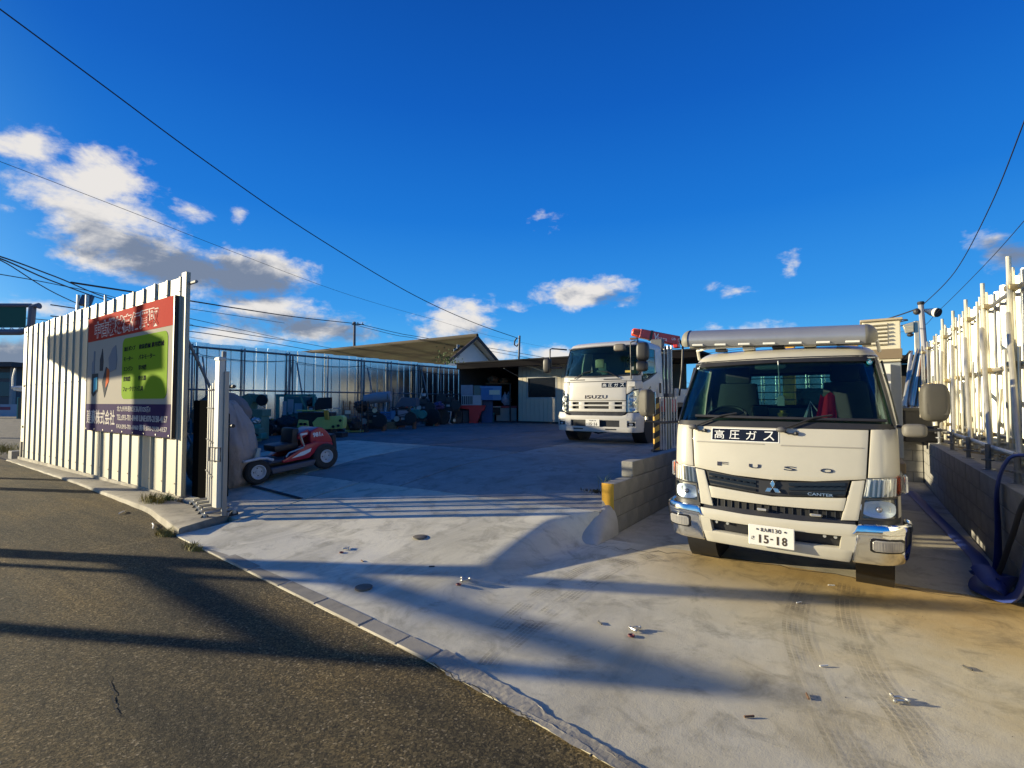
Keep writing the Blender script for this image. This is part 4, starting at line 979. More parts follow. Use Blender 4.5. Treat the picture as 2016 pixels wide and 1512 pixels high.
# cab inside
b = MB(); b.bb(-.79, .79, .3, 1.45, .72, .78); b.build('cab_floor', dash_m, T)
b = MB(); b.prism([(.2, 1.1), (.24, 1.345), (.5, 1.4), (.68, 1.33), (.7, .95), (.6, .8)], 'x', -.8, .8); dash = b.build('dashboard', dash_m, T, bevel=.03, seg=2)
b = MB(); b.grid(lambda u, v: (lerp(-.62, -.33, u), lerp(.42, .66, v), 1.395 + .045 * math.sin(math.pi * u) * math.sin(math.pi * v)), 8, 6); b.build('instrument_hood', dash_m, T)
b = MB(); 
for z0, z1, x0, x1 in ((.78, 1.5, -.78, .78), (1.5, 1.82, -.78, -.42), (1.5, 1.82, .42, .78), (1.82, 1.92, -.74, .74)): b.bb(x0, x1, 1.44, 1.47, z0, z1)
o = b.build('cab_back_wall', trim_m, T, smooth=0)
b = MB(); K.panel(b, [(-SD(1.44, 1.9), 1.89, -SD(1.44, 1.9), 1.905), (SD(1.44, 1.9), 1.89, SD(1.44, 1.9), 1.905)], -.03, .01, 20, 1); b.prism([(-.72, .52), (.72, .52), (.72, 1.44), (-.72, 1.44)], 'z', 1.9, 1.91); b.build('headlining', trim_m, T)
b = MB(); b.bb(-.42, .42, 1.45, 1.455, 1.5, 1.82); b.build('rear_window', side_glass, T)
for c, d in (((0, 1.43, 1.49), (.9, .03, .03)), ((0, 1.43, 1.83), (.9, .03, .03)), ((-.435, 1.43, 1.66), (.03, .03, .34)), ((.435, 1.43, 1.66), (.03, .03, .34))):
    b = MB(); b.box(c, d); b.build('rear_window_seal', black_pl, T, bevel=.008)
for z in (1.56, 1.64, 1.72, 1.79): b = MB(); b.tube([(-.44, 1.475, z), (.44, 1.475, z)], .006, 6); b.build('guard_bar', dark_steel, T)
seat(T, -.46, 1.05, 1.15, seat_m); seat(T, .5, 1.1, 1.15, seat_m)
b = MB(); b.lathe([(.19 + .014 * math.cos(k * .785), .014 * math.sin(k * .785)) for k in range(9)], 28); sw = b.build('steering_wheel', black_pl, T, loc=(-.47, .68, 1.37)); sw.rotation_euler = (rad(38), 0, 0)
b = MB(); b.ball((-.05, .46, 1.86), (.13, .02, .035), 16, .6); im = b.build('inner_mirror', mat('mirror_back', (.18, .24, .2), .3), T)
b = MB(); b.tube([(.02, .4, 1.9), (.03, .42, 1.6)], .006, 6); b.build('tag_cord', mat('cord_white', (.5, .52, .48), .6), T)
b = MB(); b.prism([(-.028, 0), (.028, 0), (.028, .07), (.016, .092), (-.016, .092), (-.028, .07)], 'y', -.006, .006); b.build('hanging_tag', mat('tag_pale', (.6, .68, .55), .6), T, loc=(.035, .42, 1.5), bevel=.003)
b = MB(); b.grid(lambda u, v: (.31 + .15 * (u - .1) * (1 - .3 * v) + .03 * v, .44 + .06 * v + .02 * math.sin(u * 9), 1.39 + .21 * v - .02 * math.sin(u * 7) * v), 10, 6); b.build('red_cloth', mat('red_cloth', (.85, .006, .03), .8, bump=.4, bs=30), T, smooth=60)
for dx in (0, .14): b = MB(); b.tube([(.2 + dx * .1, .5, 1.38), (.25, .53, 1.54), (.27 + dx * .6, .5, 1.38)], .006, 6); b.build('folder_edge', letter_white, T)
b = MB(); b.box((.3, .58, 1.44), (.14, .06, .14), rz=.1); b.build('document_box', mat('navy_folder', (.01, .012, .05), .6), T, bevel=.01)
b = MB(); b.box((-.16, .55, 1.44), (.14, .1, .14), rz=.3); b.build('dash_monitor', black_gloss, T, bevel=.015)
b = MB(); b.lathe([(.03, 0), (.045, .03), (.02, .045), (.03, .06)], 8, (.04, .5, 1.4)); b.build('dash_ornament', mat('gold_thing', (.6, .45, .15), .4, .6), T)
# silver wind visor on the roof
VY = .52
def vis(u, v):
    x = lerp(-.8, .67, u); a = lerp(-.62, 2.25, v); zt = -.012 - .066 * u; e = 1.0
    return (x, VY + .12 - .17 * math.cos(a) * e, 2.165 + zt + .11 * math.sin(a) * e)
b = MB(); b.grid(vis, 30, 14); b.build('wind_visor', mat('visor_silver', (.34, .35, .37), .42, .55, var=.06, vs=3), T, smooth=60)
for u0, x in ((0, -.8), (1, .67)):
    def cap(u, v):
        a = lerp(-.62, 2.25, u); t = v * math.pi / 2; s_ = -1 if u0 == 0 else 1; r_ = math.cos(t)
        return (x + s_ * (.09 * math.sin(t) - .012), VY + .12 - .178 * math.cos(a) * (r_ * .96 + .04), 2.165 - .012 - .066 * u0 + .115 * math.sin(a) * (r_ * .9 + .1))
    b = MB(); b.grid(cap, 14, 8); b.build('visor_end_cap', mat('visor_cap', (.2, .19, .15), .6), T, smooth=70)
b = MB(); b.box((-.05, VY + .1, 2.06), (1.5, .05, .02), ry=.042); b.build('visor_rail', mat('rail_grey', (.25, .24, .2), .5, .4), T, bevel=.004)
for k in range(7): b = MB(); b.box((-.69 + k * .21, VY + .0, 2.07 - .042 * (-.66 + k * .21)), (.1, .08, .018), ry=.042); b.build('visor_clip', white_dull, T, bevel=.003)
for k in range(5): b = MB(); b.box((-.5 + k * .25, VY + .12, 2.045), (.1, .1, .03)); b.build('visor_foot', white_dull if k % 2 else black_pl, T, bevel=.005)
for sg in (1, -1): b = MB(); b.tube([(sg * .76, VY + .3, 1.98), (sg * .74, VY + .16, 2.06), (sg * .62, VY + .06, 2.07), (sg * .3, VY + .05, 2.07)], .014, 8); b.build('roof_bar', white_dull, T)
# wheels, chassis, flat bed
for sg in (1, -1):
    wheel_parts(T, sg * .66, .86, .365, .2, sg)
    wheel_parts(T, sg * .74, 3.6, .365, .2, sg); wheel_parts(T, sg * .52, 3.6, .365, .2, sg)
    b = MB(); b.lathe([(.4 + .0, -.13), (.42, -.13), (.42, .13), (.4, .13)], 24, (sg * .68, .86, .36), 'x'); b.build('wheel_arch', black_pl, T)
    b = MB(); b.bb(sg * .38 - .04, sg * .38 + .04, .3, 5.4, .5, .68); b.build('chassis_rail', dark_steel, T)
b = MB(); b.tube([(-.62, .86, .37), (.62, .86, .37)], .06, 10); b.build('front_axle', dark_steel, T)
b = MB(); b.tube([(-.62, 3.6, .37), (.62, 3.6, .37)], .06, 10); b.ball((0, 3.6, .37), .14, 12); b.build('rear_axle', dark_steel, T)
b = MB(); b.bb(-.35, .35, .3, 1.3, .48, .56); b.build('engine_pan', dark_steel, T)
b = MB(); b.bb(-.98, .98, 1.75, 5.6, .82, .92); b.build('bed_floor', mat('bed_wood', (.2, .15, .09), .8, var=.2, vs=3, stretch=(8, .6, 1)), T, bevel=.006)
for sg in (1, -1):
    b = MB(); b.bb(sg * .98 - .02, sg * .98 + .02, 2.7 if sg > 0 else 1.8, 5.6, .9, 1.28); b.build('side_gate', white_dull, T, bevel=.006)
b = MB(); b.bb(-.96, .96, 5.58, 5.62, .92, 1.28); b.build('tail_gate', white_dull, T, bevel=.006)
for x in (-.96, -.48, .48): b = MB(); b.bb(x - .03, x + .03, 1.72, 1.77, .9, 2.02); b.build('guard_post', mat('guard_green', (.1, .17, .16), .5), T)
for z in (1.45, 2.0): b = MB(); b.bb(-.96, .6, 1.715, 1.765, z - .03, z + .03); b.build('guard_rail', _mats['guard_green'], T)
# louvred box behind the cab on the right
gp = mat('box_grey', (.26, .28, .29), .5, var=.06)
cr = mat('box_cream', (.62, .57, .42), .5)
b = MB(); b.bb(.62, 1.0, 2.3, 2.68, .92, 1.97); b.build('side_box', gp, T, bevel=.008)
b = MB(); b.bb(.66, 1.0, 2.28, 2.7, 1.98, 2.44); bx_ = b.build('louvre_box', cr, T, bevel=.008)
b = MB(); b.bb(.65, 1.01, 2.265, 2.71, 2.01, 2.12); b.build('box_band', mat('box_brown', (.2, .15, .09), .6), bx_, bevel=.004)
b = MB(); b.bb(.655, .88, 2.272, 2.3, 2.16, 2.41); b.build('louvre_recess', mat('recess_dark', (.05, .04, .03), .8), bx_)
for k in range(6): b = MB(); b.box((.77, 2.262, 2.18 + k * .043), (.23, .03, .022), rx=-.5); b.build('louvre', cr, bx_)
b = MB(); b.bb(.64, 1.02, 2.25, 2.72, 2.435, 2.46); b.build('box_lid', mat('box_top', (.4, .33, .22), .6), bx_, bevel=.004)
b = MB(); b.tube([(1.02, 2.3, 2.0), (1.08, 2.3, 2.09)], .012, 6); b.build('box_handle', black_pl, bx_)
b = MB(); b.bb(.84, .9, 2.2, 2.3, 1.2, 1.95); b.build('box_edge', white_dull, T)
b = MB(); b.box((.83, 1.7, 1.72), (.05, .03, .2), ry=-.2); b.build('reflector_strip', mat('dark_red_reflector', (.12, .02, .015), .4), T)
# ================================================================= the crane lorry in the yard
T2 = thing('lorry', 'white crane lorry with a red boom standing further back in the yard', 'truck', (-5.37, 11.36, .52))
T2.scale = (1, 1, 1.02)
wp2 = mat('white_crane_paint', (.55, .52, .45), .38, var=.03, vs=2, coat=.4)
K2 = Skin([(.28, 1.09, .0, .2, .06), (.5, 1.11, -.01, .2, .06), (.72, 1.11, .0, .2, .06), (.76, 1.09, .05, .24, .06), (1.05, 1.09, .06, .24, .06), (1.5, 1.09, .09, .24, .07), (1.66, 1.085, .12, .24, .08),
           (2.0, 1.07, .2, .24, .1), (2.42, 1.03, .34, .24, .11), (2.5, 1.0, .44, .23, .1), (2.56, .93, .62, .2, .09), (2.58, .86, .8, .2, .08)], 2.1)
B2 = 2.06
S2 = lambda y, z: K2.side(y, z)
b = MB(); K2.panel(b, [(-S2(.4, .7), .6, -S2(.4, 1.5), 1.5), (-.8, .6, -.8, 1.5), (.8, .6, .8, 1.5), (S2(.4, .7), .6, S2(.4, 1.5), 1.5)], -.05, .01, 10, 4); b.build('inner_body', _mats['engine_bay_black'], T2)
pan = lambda nm, c, m_=wp2, off=0, th=.03, nx=6, nz=4, bev=.008, par=None: (lambda b: (K2.panel(b, c, off, th, nx, nz), b.build(nm, m_, par or T2, bevel=bev, seg=2))[1])(MB())
pan('bonnet_panel', [(-.775, 1.055, -.775, 1.52), (0, 1.05, 0, 1.515), (.775, 1.055, .775, 1.52)])
pan('cowl_panel', [(-1.2, 1.535, -1.18, 1.69), (-.75, 1.53, -.75, 1.65), (0, 1.528, 0, 1.63), (.75, 1.53, .75, 1.65), (1.2, 1.535, 1.18, 1.69)])
for x0, x1 in ((-.78, -.32), (.2, .66)): pan('cowl_slot', [(x0, 1.56, x0, 1.585), (x1, 1.56, x1, 1.585)], black_pl, .003, .01, 6, 1, 0)
gf = [('grille_edge', [(-.78, 1.015, -.78, 1.042), (.78, 1.015, .78, 1.042)]), ('grille_edge', [(-.78, .78, -.78, .85), (.78, .78, .78, .85)]), ('grille_bar', [(-.78, .915, -.78, .955), (.78, .915, .78, .955)])]
for nm, c in gf: pan(nm, c, wp2, 0, .03, 10, 1, .004)
for a0, a1 in ((-.78, -.67), (-.48, -.32), (.35, .5), (.69, .78)): pan('grille_post', [(a0, .84, a0, 1.02), (a1, .84, a1, 1.02)], wp2, -.003, .03, 2, 2, .004)
for sg in (1, -1):
    mk = lambda c: c if sg > 0 else K2.mir(c)
    pan('corner_panel', mk([(.79, 1.2, .79, 1.52), (1.0, 1.32, 1.0, 1.525), (1.22, 1.34, 1.22, 1.53)]), wp2, 0)
    lampb = pan('headlamp', mk([(.795, .775, .795, 1.18), (.95, .775, .95, 1.27), (1.12, .78, 1.12, 1.315)]), mat('lamp_silver', (.5, .5, .47), .3, .6), -.02, .02, 4, 4, 0)
    for z, r_ in ((1.1, .085), (.88, .085)):
        b = MB()
        b.grid(lambda u, v: K2.P(sg * (.955 + .1 * v * math.cos(6.2832 * u)), z + r_ * v * math.sin(6.2832 * u), -.015 + .02 * v * v), 18, 4); b.build('reflector', mat('reflector_soft', (.75, .75, .74), .4, .7), lampb)
    b = MB(); b.tube([K2.P(sg * .82, .99, .0), K2.P(sg * 1.1, .995, .0)], .012, 6); b.build('lamp_divider', wp2, lampb)
    pan('lamp_cover', mk([(.8, .78, .8, 1.175), (.95, .78, .95, 1.262), (1.115, .785, 1.115, 1.305)]), glass('lamp_cover', ()), .006, .006, 4, 4, 0, lampb)
    pan('lamp_side', mk([(1.13, .78, 1.13, 1.32), (1.26, .8, 1.26, 1.33)]), wp2, 0)
    # door side
    pan('door', mk([(S2(.42, .8), .75, S2(.42, 1.5), 1.5), (S2(.9, .8), .75, S2(.9, 1.6), 1.6), (S2(B2 - .5, 1), .9, S2(B2 - .5, 1.75), 1.78)]), wp2, 0, .03, 6, 6)
    pan('door_window', mk([(S2(.5, 1.55), 1.53, S2(.62, 2.36), 2.36), (S2(1.0, 1.65), 1.63, S2(1.0, 2.38), 2.38), (S2(1.5, 1.8), 1.8, S2(1.5, 2.38), 2.38)]), side_glass, -.012, .006, 6, 6, 0)
    pan('door_window_seal', mk([(S2(.45, 1.5), 1.485, S2(.45, 1.53), 1.535), (S2(.95, 1.6), 1.59, S2(.95, 1.65), 1.635), (S2(1.54, 1.78), 1.77, S2(1.54, 1.8), 1.805)]), black_pl, .004, .02, 6, 1, 0)
    pan('small_window', mk([(S2(.5, 1.15), 1.13, S2(.52, 1.2), 1.2), (S2(1.0, 1.15), 1.13, S2(1.0, 1.4), 1.42)]), black_gloss, .004, .02, 4, 3, 0)
    pan('rear_pillar', mk([(S2(1.53, .9), .9, S2(1.53, 2.4), 2.4), (S2(B2, .9), 1.1, S2(B2, 2.38), 2.38)]), wp2, 0, .03, 4, 8)
    pan('roof_rail', mk([(S2(.5, 2.38), 2.375, S2(.5, 2.43), 2.425), (S2(B2, 2.38), 2.375, S2(B2, 2.43), 2.425)]), wp2, 0, .03, 8, 1, 0)
    pan('front_pillar', mk([(1.14, 1.66, 1.05, 2.42), (S2(.46, 1.6), 1.66, S2(.56, 2.4), 2.42)]), wp2 if sg > 0 else black_pl, .002, .03, 3, 8)
    b = MB(); b.box((sg * 1.105, 1.72, 1.38), (.04, .06, .28)); b.build('door_handle', black_pl, T2, bevel=.015)
    pan('cab_step', mk([(S2(.25, .6), .45, S2(.25, .72), .74), (S2(.55, .6), .45, S2(.55, .72), .74)]), wp2, 0)
# roof and windscreen
b = MB(); b.grid(lambda u, v: K2.P(lerp(-S2(B2, 2.42 + .155 * v), S2(B2, 2.42 + .155 * v), u), 2.42 + .155 * v, 0), 44, 8)
b.add([K2.P(lerp(-S2(B2, 2.575), S2(B2, 2.575), i / 44), 2.575, 0) for i in range(45)], [tuple(range(45))]); b.build('roof', wp2, T2, smooth=60)
ws2 = [(-1.13, 1.7, -1.04, 2.4), (-.6, 1.665, -.55, 2.41), (0, 1.65, 0, 2.415), (.6, 1.665, .55, 2.41), (1.13, 1.7, 1.04, 2.4)]
ws2o = pan('windscreen', ws2, cab_glass, -.008, .006, 6, 8, 0)
pan('screen_seal', [(-1.15, 1.66, -1.14, 1.705), (-.6, 1.635, -.6, 1.67), (0, 1.62, 0, 1.66), (.6, 1.635, .6, 1.67), (1.15, 1.66, 1.14, 1.705)], black_pl, .003, .015, 6, 1, 0)
pan('screen_seal', [(-1.04, 2.385, -1.04, 2.425), (0, 2.4, 0, 2.435), (1.04, 2.385, 1.04, 2.425)], black_pl, .003, .015, 10, 1, 0)
for c in ([(1.1, 1.69, 1.01, 2.41), (1.15, 1.69, 1.06, 2.41)],):
    pan('screen_seal', c, black_pl, .004, .015, 1, 8, 0); pan('screen_seal', K2.mir(c), black_pl, .004, .015, 1, 8, 0)
for a, z, w, h, m_ in ((.73, 1.73, .13, .05, mat('label_yellow', (.7, .5, .1), .5)), (.88, 1.79, .06, .08, mat('label_cream', (.7, .65, .45), .5))): pan('sticker', [(a, z, a, z + h), (a + w, z, a + w, z + h)], m_, .001, .004, 1, 1, 0, ws2o)
# bumper
pan('bumper', [(-1.28, .3, -1.28, .42), (-.6, .29, -.6, .42), (.6, .29, .6, .42), (1.28, .3, 1.28, .42)], wp2, .05, .05, 8, 2, .015)
pan('bumper', [(-1.28, .56, -1.28, .73), (-.86, .565, -.86, .725), (-.72, .57, -.72, .685), (.72, .57, .72, .685), (.86, .565, .86, .725), (1.28, .56, 1.28, .73)], wp2, .05, .05, 6, 2, .015)
for sg in (1, -1):
    mk = lambda c: c if sg > 0 else K2.mir(c)
    pan('bumper_end', mk([(.66, .405, .66, .575), (.84, .405, .84, .575)]), wp2, .049, .05, 2, 2, 0)
    pan('bumper_end', mk([(1.03, .405, 1.03, .575), (1.28, .405, 1.28, .575)]), wp2, .049, .05, 4, 2, 0)
    pan('fog_lamp_bezel', mk([(.83, .41, .83, .57), (1.04, .41, 1.04, .57)]), wp2, .03, .03, 2, 2, 0)
    b = MB(); K2.poly(b, [(sg * (x + .935), z + .49) for x, z in rrect(-.085, .085, -.042, .042, .02, 3)][::sg], .04, .03); fo2 = b.build('fog_lamp', black_gloss, T2)
    b = MB(); K2.poly(b, [(sg * (x + .935), z + .485) for x, z in rrect(-.045, .045, -.022, .022, .02, 3)][::sg], .044, .02); b.build('fog_lens', lens_m, fo2)
    pan('bumper_slit', mk([(.3, .345, .3, .375), (.58, .345, .58, .375)]), black_pl, .053, .01, 3, 1, 0)
pan('bumper_slot', [(-.67, .41, -.67, .57), (.67, .41, .67, .57)], black_pl, .015, .02, 8, 1, 0)
pan('lower_grille', [(-.7, .68, -.78, .775), (.7, .68, .78, .775)], dark_steel, -.02, .02, 8, 1, 0)
np2 = MB(); np2.bb(-.19, .19, -.012, 0, 0, .175); np2 = np2.build('number_plate', mat('plate_white', ()), T2, bevel=.006, loc=(-.02, K2.pt(0, .5).y - .065, .42))
def onp2(x0, z0): return lambda x, y, e: (x0 + x, -.0125 - e, z0 + y)
write('plate_characters', '北九州 130', onp2(-.09, .128), .18, .03, _mats['plate_ink'], np2, bold=.01)
write('plate_characters', 'わ', onp2(-.165, .045), .028, .03, _mats['plate_ink'], np2, bold=.01)
for ch, a, w in (('1', -.1, .016), ('5', -.06, .04), ('-', -.003, .02), ('1', .042, .016), ('6', .085, .042)): write('plate_characters', ch, onp2(a, .06 if ch == '-' else .022), w, .012 if ch == '-' else .075, _mats['plate_ink'], np2, bold=.035)
x = -.3
for ch, w in (('I', .03), ('S', .125), ('U', .13), ('Z', .125), ('U', .13)):
    write('name_letter', ch, K2.on(x, 1.1, 0), w, .085, dc, T2, bold=.03, deep=.006); x += w + .017
plq2 = pan('gas_notice', [(.155, 1.37, .155, 1.485), (.77, 1.37, .77, 1.485)], black_gloss, .002, .004, 6, 1, 0)
for ch, a in (('高', .18), ('圧', .33), ('ガ', .48), ('ス', .63)): write('notice_letter', ch, K2.on(a, 1.388, .002), .1, .08, letter_white, plq2, bold=.0, deep=.002)
# wipers, mirrors
for a0, p1 in ((-.62, (-.1, 1.8)), (.6, (.05, 1.78))):
    b = MB(); b.tube([K2.P(a0, 1.6, .03), K2.P(lerp(a0, p1[0], .5), 1.74, .035), K2.P(*p1, .02)], .011, 6); b.build('wiper_arm', black_pl, T2)
b = MB(); b.tube([(-1.0, .4, 2.4), (-1.28, .1, 2.42), (-1.32, .06, 2.4), (-1.33, .05, 1.95), (-1.28, .08, 1.9), (-1.1, .3, 1.92)], .018, 8); b.build('mirror_frame', black_pl, T2)
m2_ = housing('door_mirror', (-1.42, .08, 1.98), (.22, .16, .4), T2, mat('mirror_dark', (.025, .022, .018), .45))
m3_ = housing('door_mirror', (1.22, .1, 2.2), (.3, .2, .44), T2, _mats['mirror_dark']); housing('wide_mirror', (1.2, .1, 1.86), (.28, .18, .26), T2, _mats['mirror_dark'])
b = MB(); b.tube([(.98, .42, 2.52), (1.1, .05, 2.42), (1.18, .06, 2.36), (1.19, .08, 1.75), (1.04, .3, 1.68)], .02, 8); b.build('mirror_frame', black_pl, T2)
b = MB(); b.tube([(.93, .36, 2.5), (.955, -.0, 2.42), (.965, -.01, 1.56)], .016, 8); b.build('under_mirror_stay', black_pl, T2)
housing('under_mirror', (.68, .0, 2.32), (.3, .14, .18), T2, mat('mirror_brown', (.13, .11, .085), .5))
b = MB(); b.tube([(.8, -.0, 2.32), (.96, -.0, 2.34)], .014, 6); b.build('under_mirror_arm', black_pl, T2)
b = MB(); b.bb(.87, 1.04, .06, .14, 1.38, 1.5); b.build('mirror_base', wp2, T2, bevel=.01)
b = MB(); b.box((.78, .7, 2.6), (.2, .12, .05)); b.build('roof_marker', mat('marker_brown', (.15, .08, .05), .4), T2, bevel=.015)
# cab inside
b = MB(); b.prism([(.3, 1.3), (.32, 1.66), (.55, 1.72), (.8, 1.6), (.85, 1.2)], 'x', -1.03, 1.03); b.build('dashboard', mat('dash_teal', (.06, .085, .085), .6), T2, bevel=.03)
b = MB()
for z0, z1, x0, x1 in ((.9, 1.75, -1.05, 1.05), (1.75, 2.25, -1.05, -.0), (1.75, 2.25, .62, 1.05), (2.25, 2.5, -1.0, 1.0)): b.bb(x0, x1, 2.02, 2.05, z0, z1)
b.build('cab_back_wall', mat('cab_lining_grey', (.3, .32, .31), .8), T2, smooth=0)
b = MB(); b.bb(0, .62, 2.03, 2.035, 1.75, 2.25); b.build('rear_window', side_glass, T2)
b = MB(); b.bb(-1.0, 1.0, .5, 2.0, 2.4, 2.42); b.build('headlining', _mats['cab_lining_grey'], T2)
b = MB(); b.bb(-1.05, 1.05, .4, 2.0, 1.0, 1.05); b.build('cab_floor', dash_m, T2)
seat(T2, -.42, 1.25, 1.3, mat('seat_teal', (.12, .16, .15), .8)); seat(T2, .55, 1.3, 1.3, seat_m)
b = MB(); b.box((-.42, 1.24, 2.06), (.26, .06, .24)); b.build('headrest_cover', mat('seat_vinyl', ()), T2, bevel=.04, seg=2)
b = MB(); b.lathe([(.21 + .016 * math.cos(k * .785), .016 * math.sin(k * .785)) for k in range(9)], 24); o = b.build('steering_wheel', black_pl, T2, loc=(-.42, .85, 1.68)); o.rotation_euler = (rad(40), 0, 0)
# chassis, bed, crane
for sg in (1, -1):
    wheel_parts(T2, sg * .92, .98, .44, .26, sg, .27)
    wheel_parts(T2, sg * .92, 4.6, .44, .26, sg, .27)
    b = MB(); b.bb(sg * .42 - .05, sg * .42 + .05, .4, 7.2, .62, .86); b.build('chassis_rail', dark_steel, T2)
    b = MB(); b.lathe([(.5, -.17), (.53, -.17), (.53, .17), (.5, .17)], 20, (sg * .94, .98, .46), 'x'); b.build('wheel_arch', black_pl, T2)
    b = MB(); b.bb(sg * 1.1 - .025, sg * 1.1 + .025, 3.0, 7.2, 1.0, 1.4); b.build('side_gate', wp2, T2, bevel=.006)
b = MB(); b.tube([(-.85, .98, .44), (.85, .98, .44)], .07, 10); b.build('front_axle', dark_steel, T2)
b = MB(); b.tube([(-.85, 4.6, .44), (.85, 4.6, .44)], .08, 10); b.build('rear_axle', dark_steel, T2)
b = MB(); b.tube([(-.3, .3, .3), (0, .2, .24), (.3, .3, .3)], .02, 6); b.build('underrun_bar', black_pl, T2)
b = MB(); b.bb(-1.1, 1.1, 2.9, 7.2, .88, 1.0); b.build('bed_floor', mat('bed_wood', ()), T2)
b = MB(); b.bb(-.5, .5, 1.2, 2.1, .5, 1.0); b.build('engine_block', dark_steel, T2)
dk_red = mat('crane_red', (.55, .035, .03), .35, coat=.4, var=.08)
L2 = lambda v: Vector((v.x + 5.37, v.y - 11.36, (v.z - .52) / 1.02))
A_, B_ = L2(on_y(1252, 655, 14.0)), L2(on_y(1336, 672, 14.6))
dirn = (B_ - A_).normalized(); nb = dirn.cross(Vector((0, 0, 1))).normalized(); un = nb.cross(dirn)
def bar(p, q, h0, h1, w):
    b = MB(); vs = []
    for c, h in ((p, h0), (q, h1)):
        for s1, s2 in ((-1, -1), (1, -1), (1, 1), (-1, 1)): vs.append(c + nb * s1 * w / 2 + un * s2 * h / 2)
    b.add(vs, [(3, 2, 1, 0), (4, 5, 6, 7), (0, 1, 5, 4), (1, 2, 6, 5), (2, 3, 7, 6), (3, 0, 4, 7)]); return b
boom = bar(A_ + dirn * .1, B_, .25, .27, .24).build('crane_boom', dk_red, T2, bevel=.02)
bar(A_ - dirn * .12, A_ + dirn * .12, .2, .24, .2).build('boom_tip', mat('crane_orange_red', (.75, .08, .03), .4), boom, bevel=.03)
bar(A_ + dirn * .4, A_ + dirn * .47, .27, .28, .25).build('boom_collar', dark_steel, boom)
fr = -nb if nb.y > 0 else nb
def onb(s0, h0): return lambda x, y, e: A_ + dirn * (s0 + x) + un * (h0 + y) + fr * (.122 + e)
write('boom_letters', 'V', onb(.5, -.09), .14, .17, letter_white, boom, bold=.02); write('boom_letters', 'kara', onb(.62, -.08), .28, .1, letter_white, boom)
write('boom_letters', 'UNIC', onb(1.02, -.02), .24, .08, letter_white, boom, bold=.02)
cx = B_.x - .25
b = MB(); b.bb(cx - .17, cx + .17, 2.55, 2.9, 1.0, A_.z - .45); b.build('crane_column', mat('crane_grey', (.12, .12, .12), .5), T2, bevel=.02)
b = MB(); b.bb(cx - .4, cx + .25, 2.5, 2.95, .75, 1.1); b.build('crane_base', dk_red, T2, bevel=.02)
for dx in (.1, .2, .3): b = MB(); b.tube([(cx + dx, 2.35, 1.25), (cx + dx, 2.35, 2.55)], .022, 8); b.build('crane_rod', pipe_m, T2)
b = MB(); b.tube([(B_.x, B_.y, B_.z + .1), (B_.x + .12, B_.y, B_.z - .15), (B_.x + .1, B_.y - .05, 1.9), (B_.x, B_.y, 1.2)], .03, 8); b.build('crane_hose', black_pl, T2)
b = MB(); b.box((B_.x - .05, B_.y - .02, B_.z - .02), (.14, .28, .34)); b.build('boom_pivot', dk_red, boom, bevel=.02)
b = MB(); b.box((cx - .1, 2.4, A_.z - .42), (.35, .2, .3)); b.build('crane_head', mat('crane_grey', ()), T2, bevel=.03)
# ================================================================= folding gate, bags, mower
gate_w = mat('gate_white', (.58, .54, .44), .5, var=.05)
gate_g = mat('gate_grey', (.3, .3, .28), .45, .5)
g00, g01, g10 = on_z(402, 1031, .02), on_z(460, 1022, .02), on_z(381, 1003, .02)
gate = thing('folding_gate', 'white folding gate pushed together on small castors beside the ribbed fence', 'gate', (g00.x, g00.y, .02))
e1 = (g01 - g00); e2 = (g10 - g00) / 4; e1.z = e2.z = 0
caster_y = []
for k in range(5):
    o = e2 * k; p, q = o, o + e1
    b = MB(); b.tube([p + Vector((0, 0, .13)), q + Vector((0, 0, .13))], .018, 8); b.build('trolley_bar', gate_g, gate)
    for s_, c in ((p, 0), (q, 1)):
        b = MB(); b.lathe([(0, -.014), (.05, -.014), (.056, -.008), (.056, .008), (.05, .014), (0, .014)], 16, s_ + Vector((0, 0, .058)), 'x'); b.build('castor_wheel', rubber, gate)
        b = MB(); b.box(s_ + Vector((0, 0, .1)), (.05, .05, .06), rz=.4); b.build('castor_fork', pipe_m, gate, bevel=.005)
    m_ = o + e1 * (.42 + .03 * k)
    ht = 2.06 if k == 0 else 1.72 - .03 * k
    b = MB()
    if k == 0: b.box(m_ + Vector((0, 0, 1.13)), (.115, .07, 1.9))
    else: b.box(m_ + Vector((0, 0, .14 + ht / 2)), (.035, .06, ht))
    b.build('gate_post', gate_w, gate, bevel=.008)
    for j in range(5):  # some bars added so the folded gate blocks more sun
        c = m_ + e1 * (.05 + .05 * j) + e2 * (.14 + .17 * j); c2 = c + Vector((0, 0, 1.5 if k else 1.72))
        b = MB(); b.tube([c + Vector((0, 0, .14)), c2], .011, 6); b.build('lattice_bar', gate_w if (j + k) % 2 else gate_g, gate)
b = MB(); m_ = e1 * .42
b.box(m_ + Vector((0, 0, 2.09)), (.135, .09, .05)); b.build('post_cap', gate_w, gate, bevel=.012)
b = MB(); b.box(m_ + Vector((.07, .05, 1.0)), (.03, .06, 1.86)); b.build('gate_channel', gate_g, gate, bevel=.004)
for z in (.55, 1.0, 1.45, 1.7): b = MB(); b.tube([m_ + Vector((-.08, -.04, z)), m_ + e2 * 4 + Vector((0, 0, z))], .008, 6); b.build('pivot_rod', dark_steel, gate)
lo_ = m_ + Vector((-.02, -.07, .78)); b = MB(); b.tube([lo_ + Vector(p) for p in ((-.07, 0, 0), (.12, .05, 0), (.12, .05, .17), (-.07, 0, .17), (-.07, 0, 0))], .008, 6); b.build('gate_handle', dark_steel, gate)
b = MB(); b.tube([(-.55, .45, .0), (-.55, .45, 2.25)], .03, 10); b.build('gate_stand', pipe_dark, gate)
for z in (1.75, 1.2): b = MB(); b.tube([(-1.2, .62, z), (-.35, .5, z)], .026, 8); b.build('gate_stay', black_pl, gate)  # black material puts shade on these stays
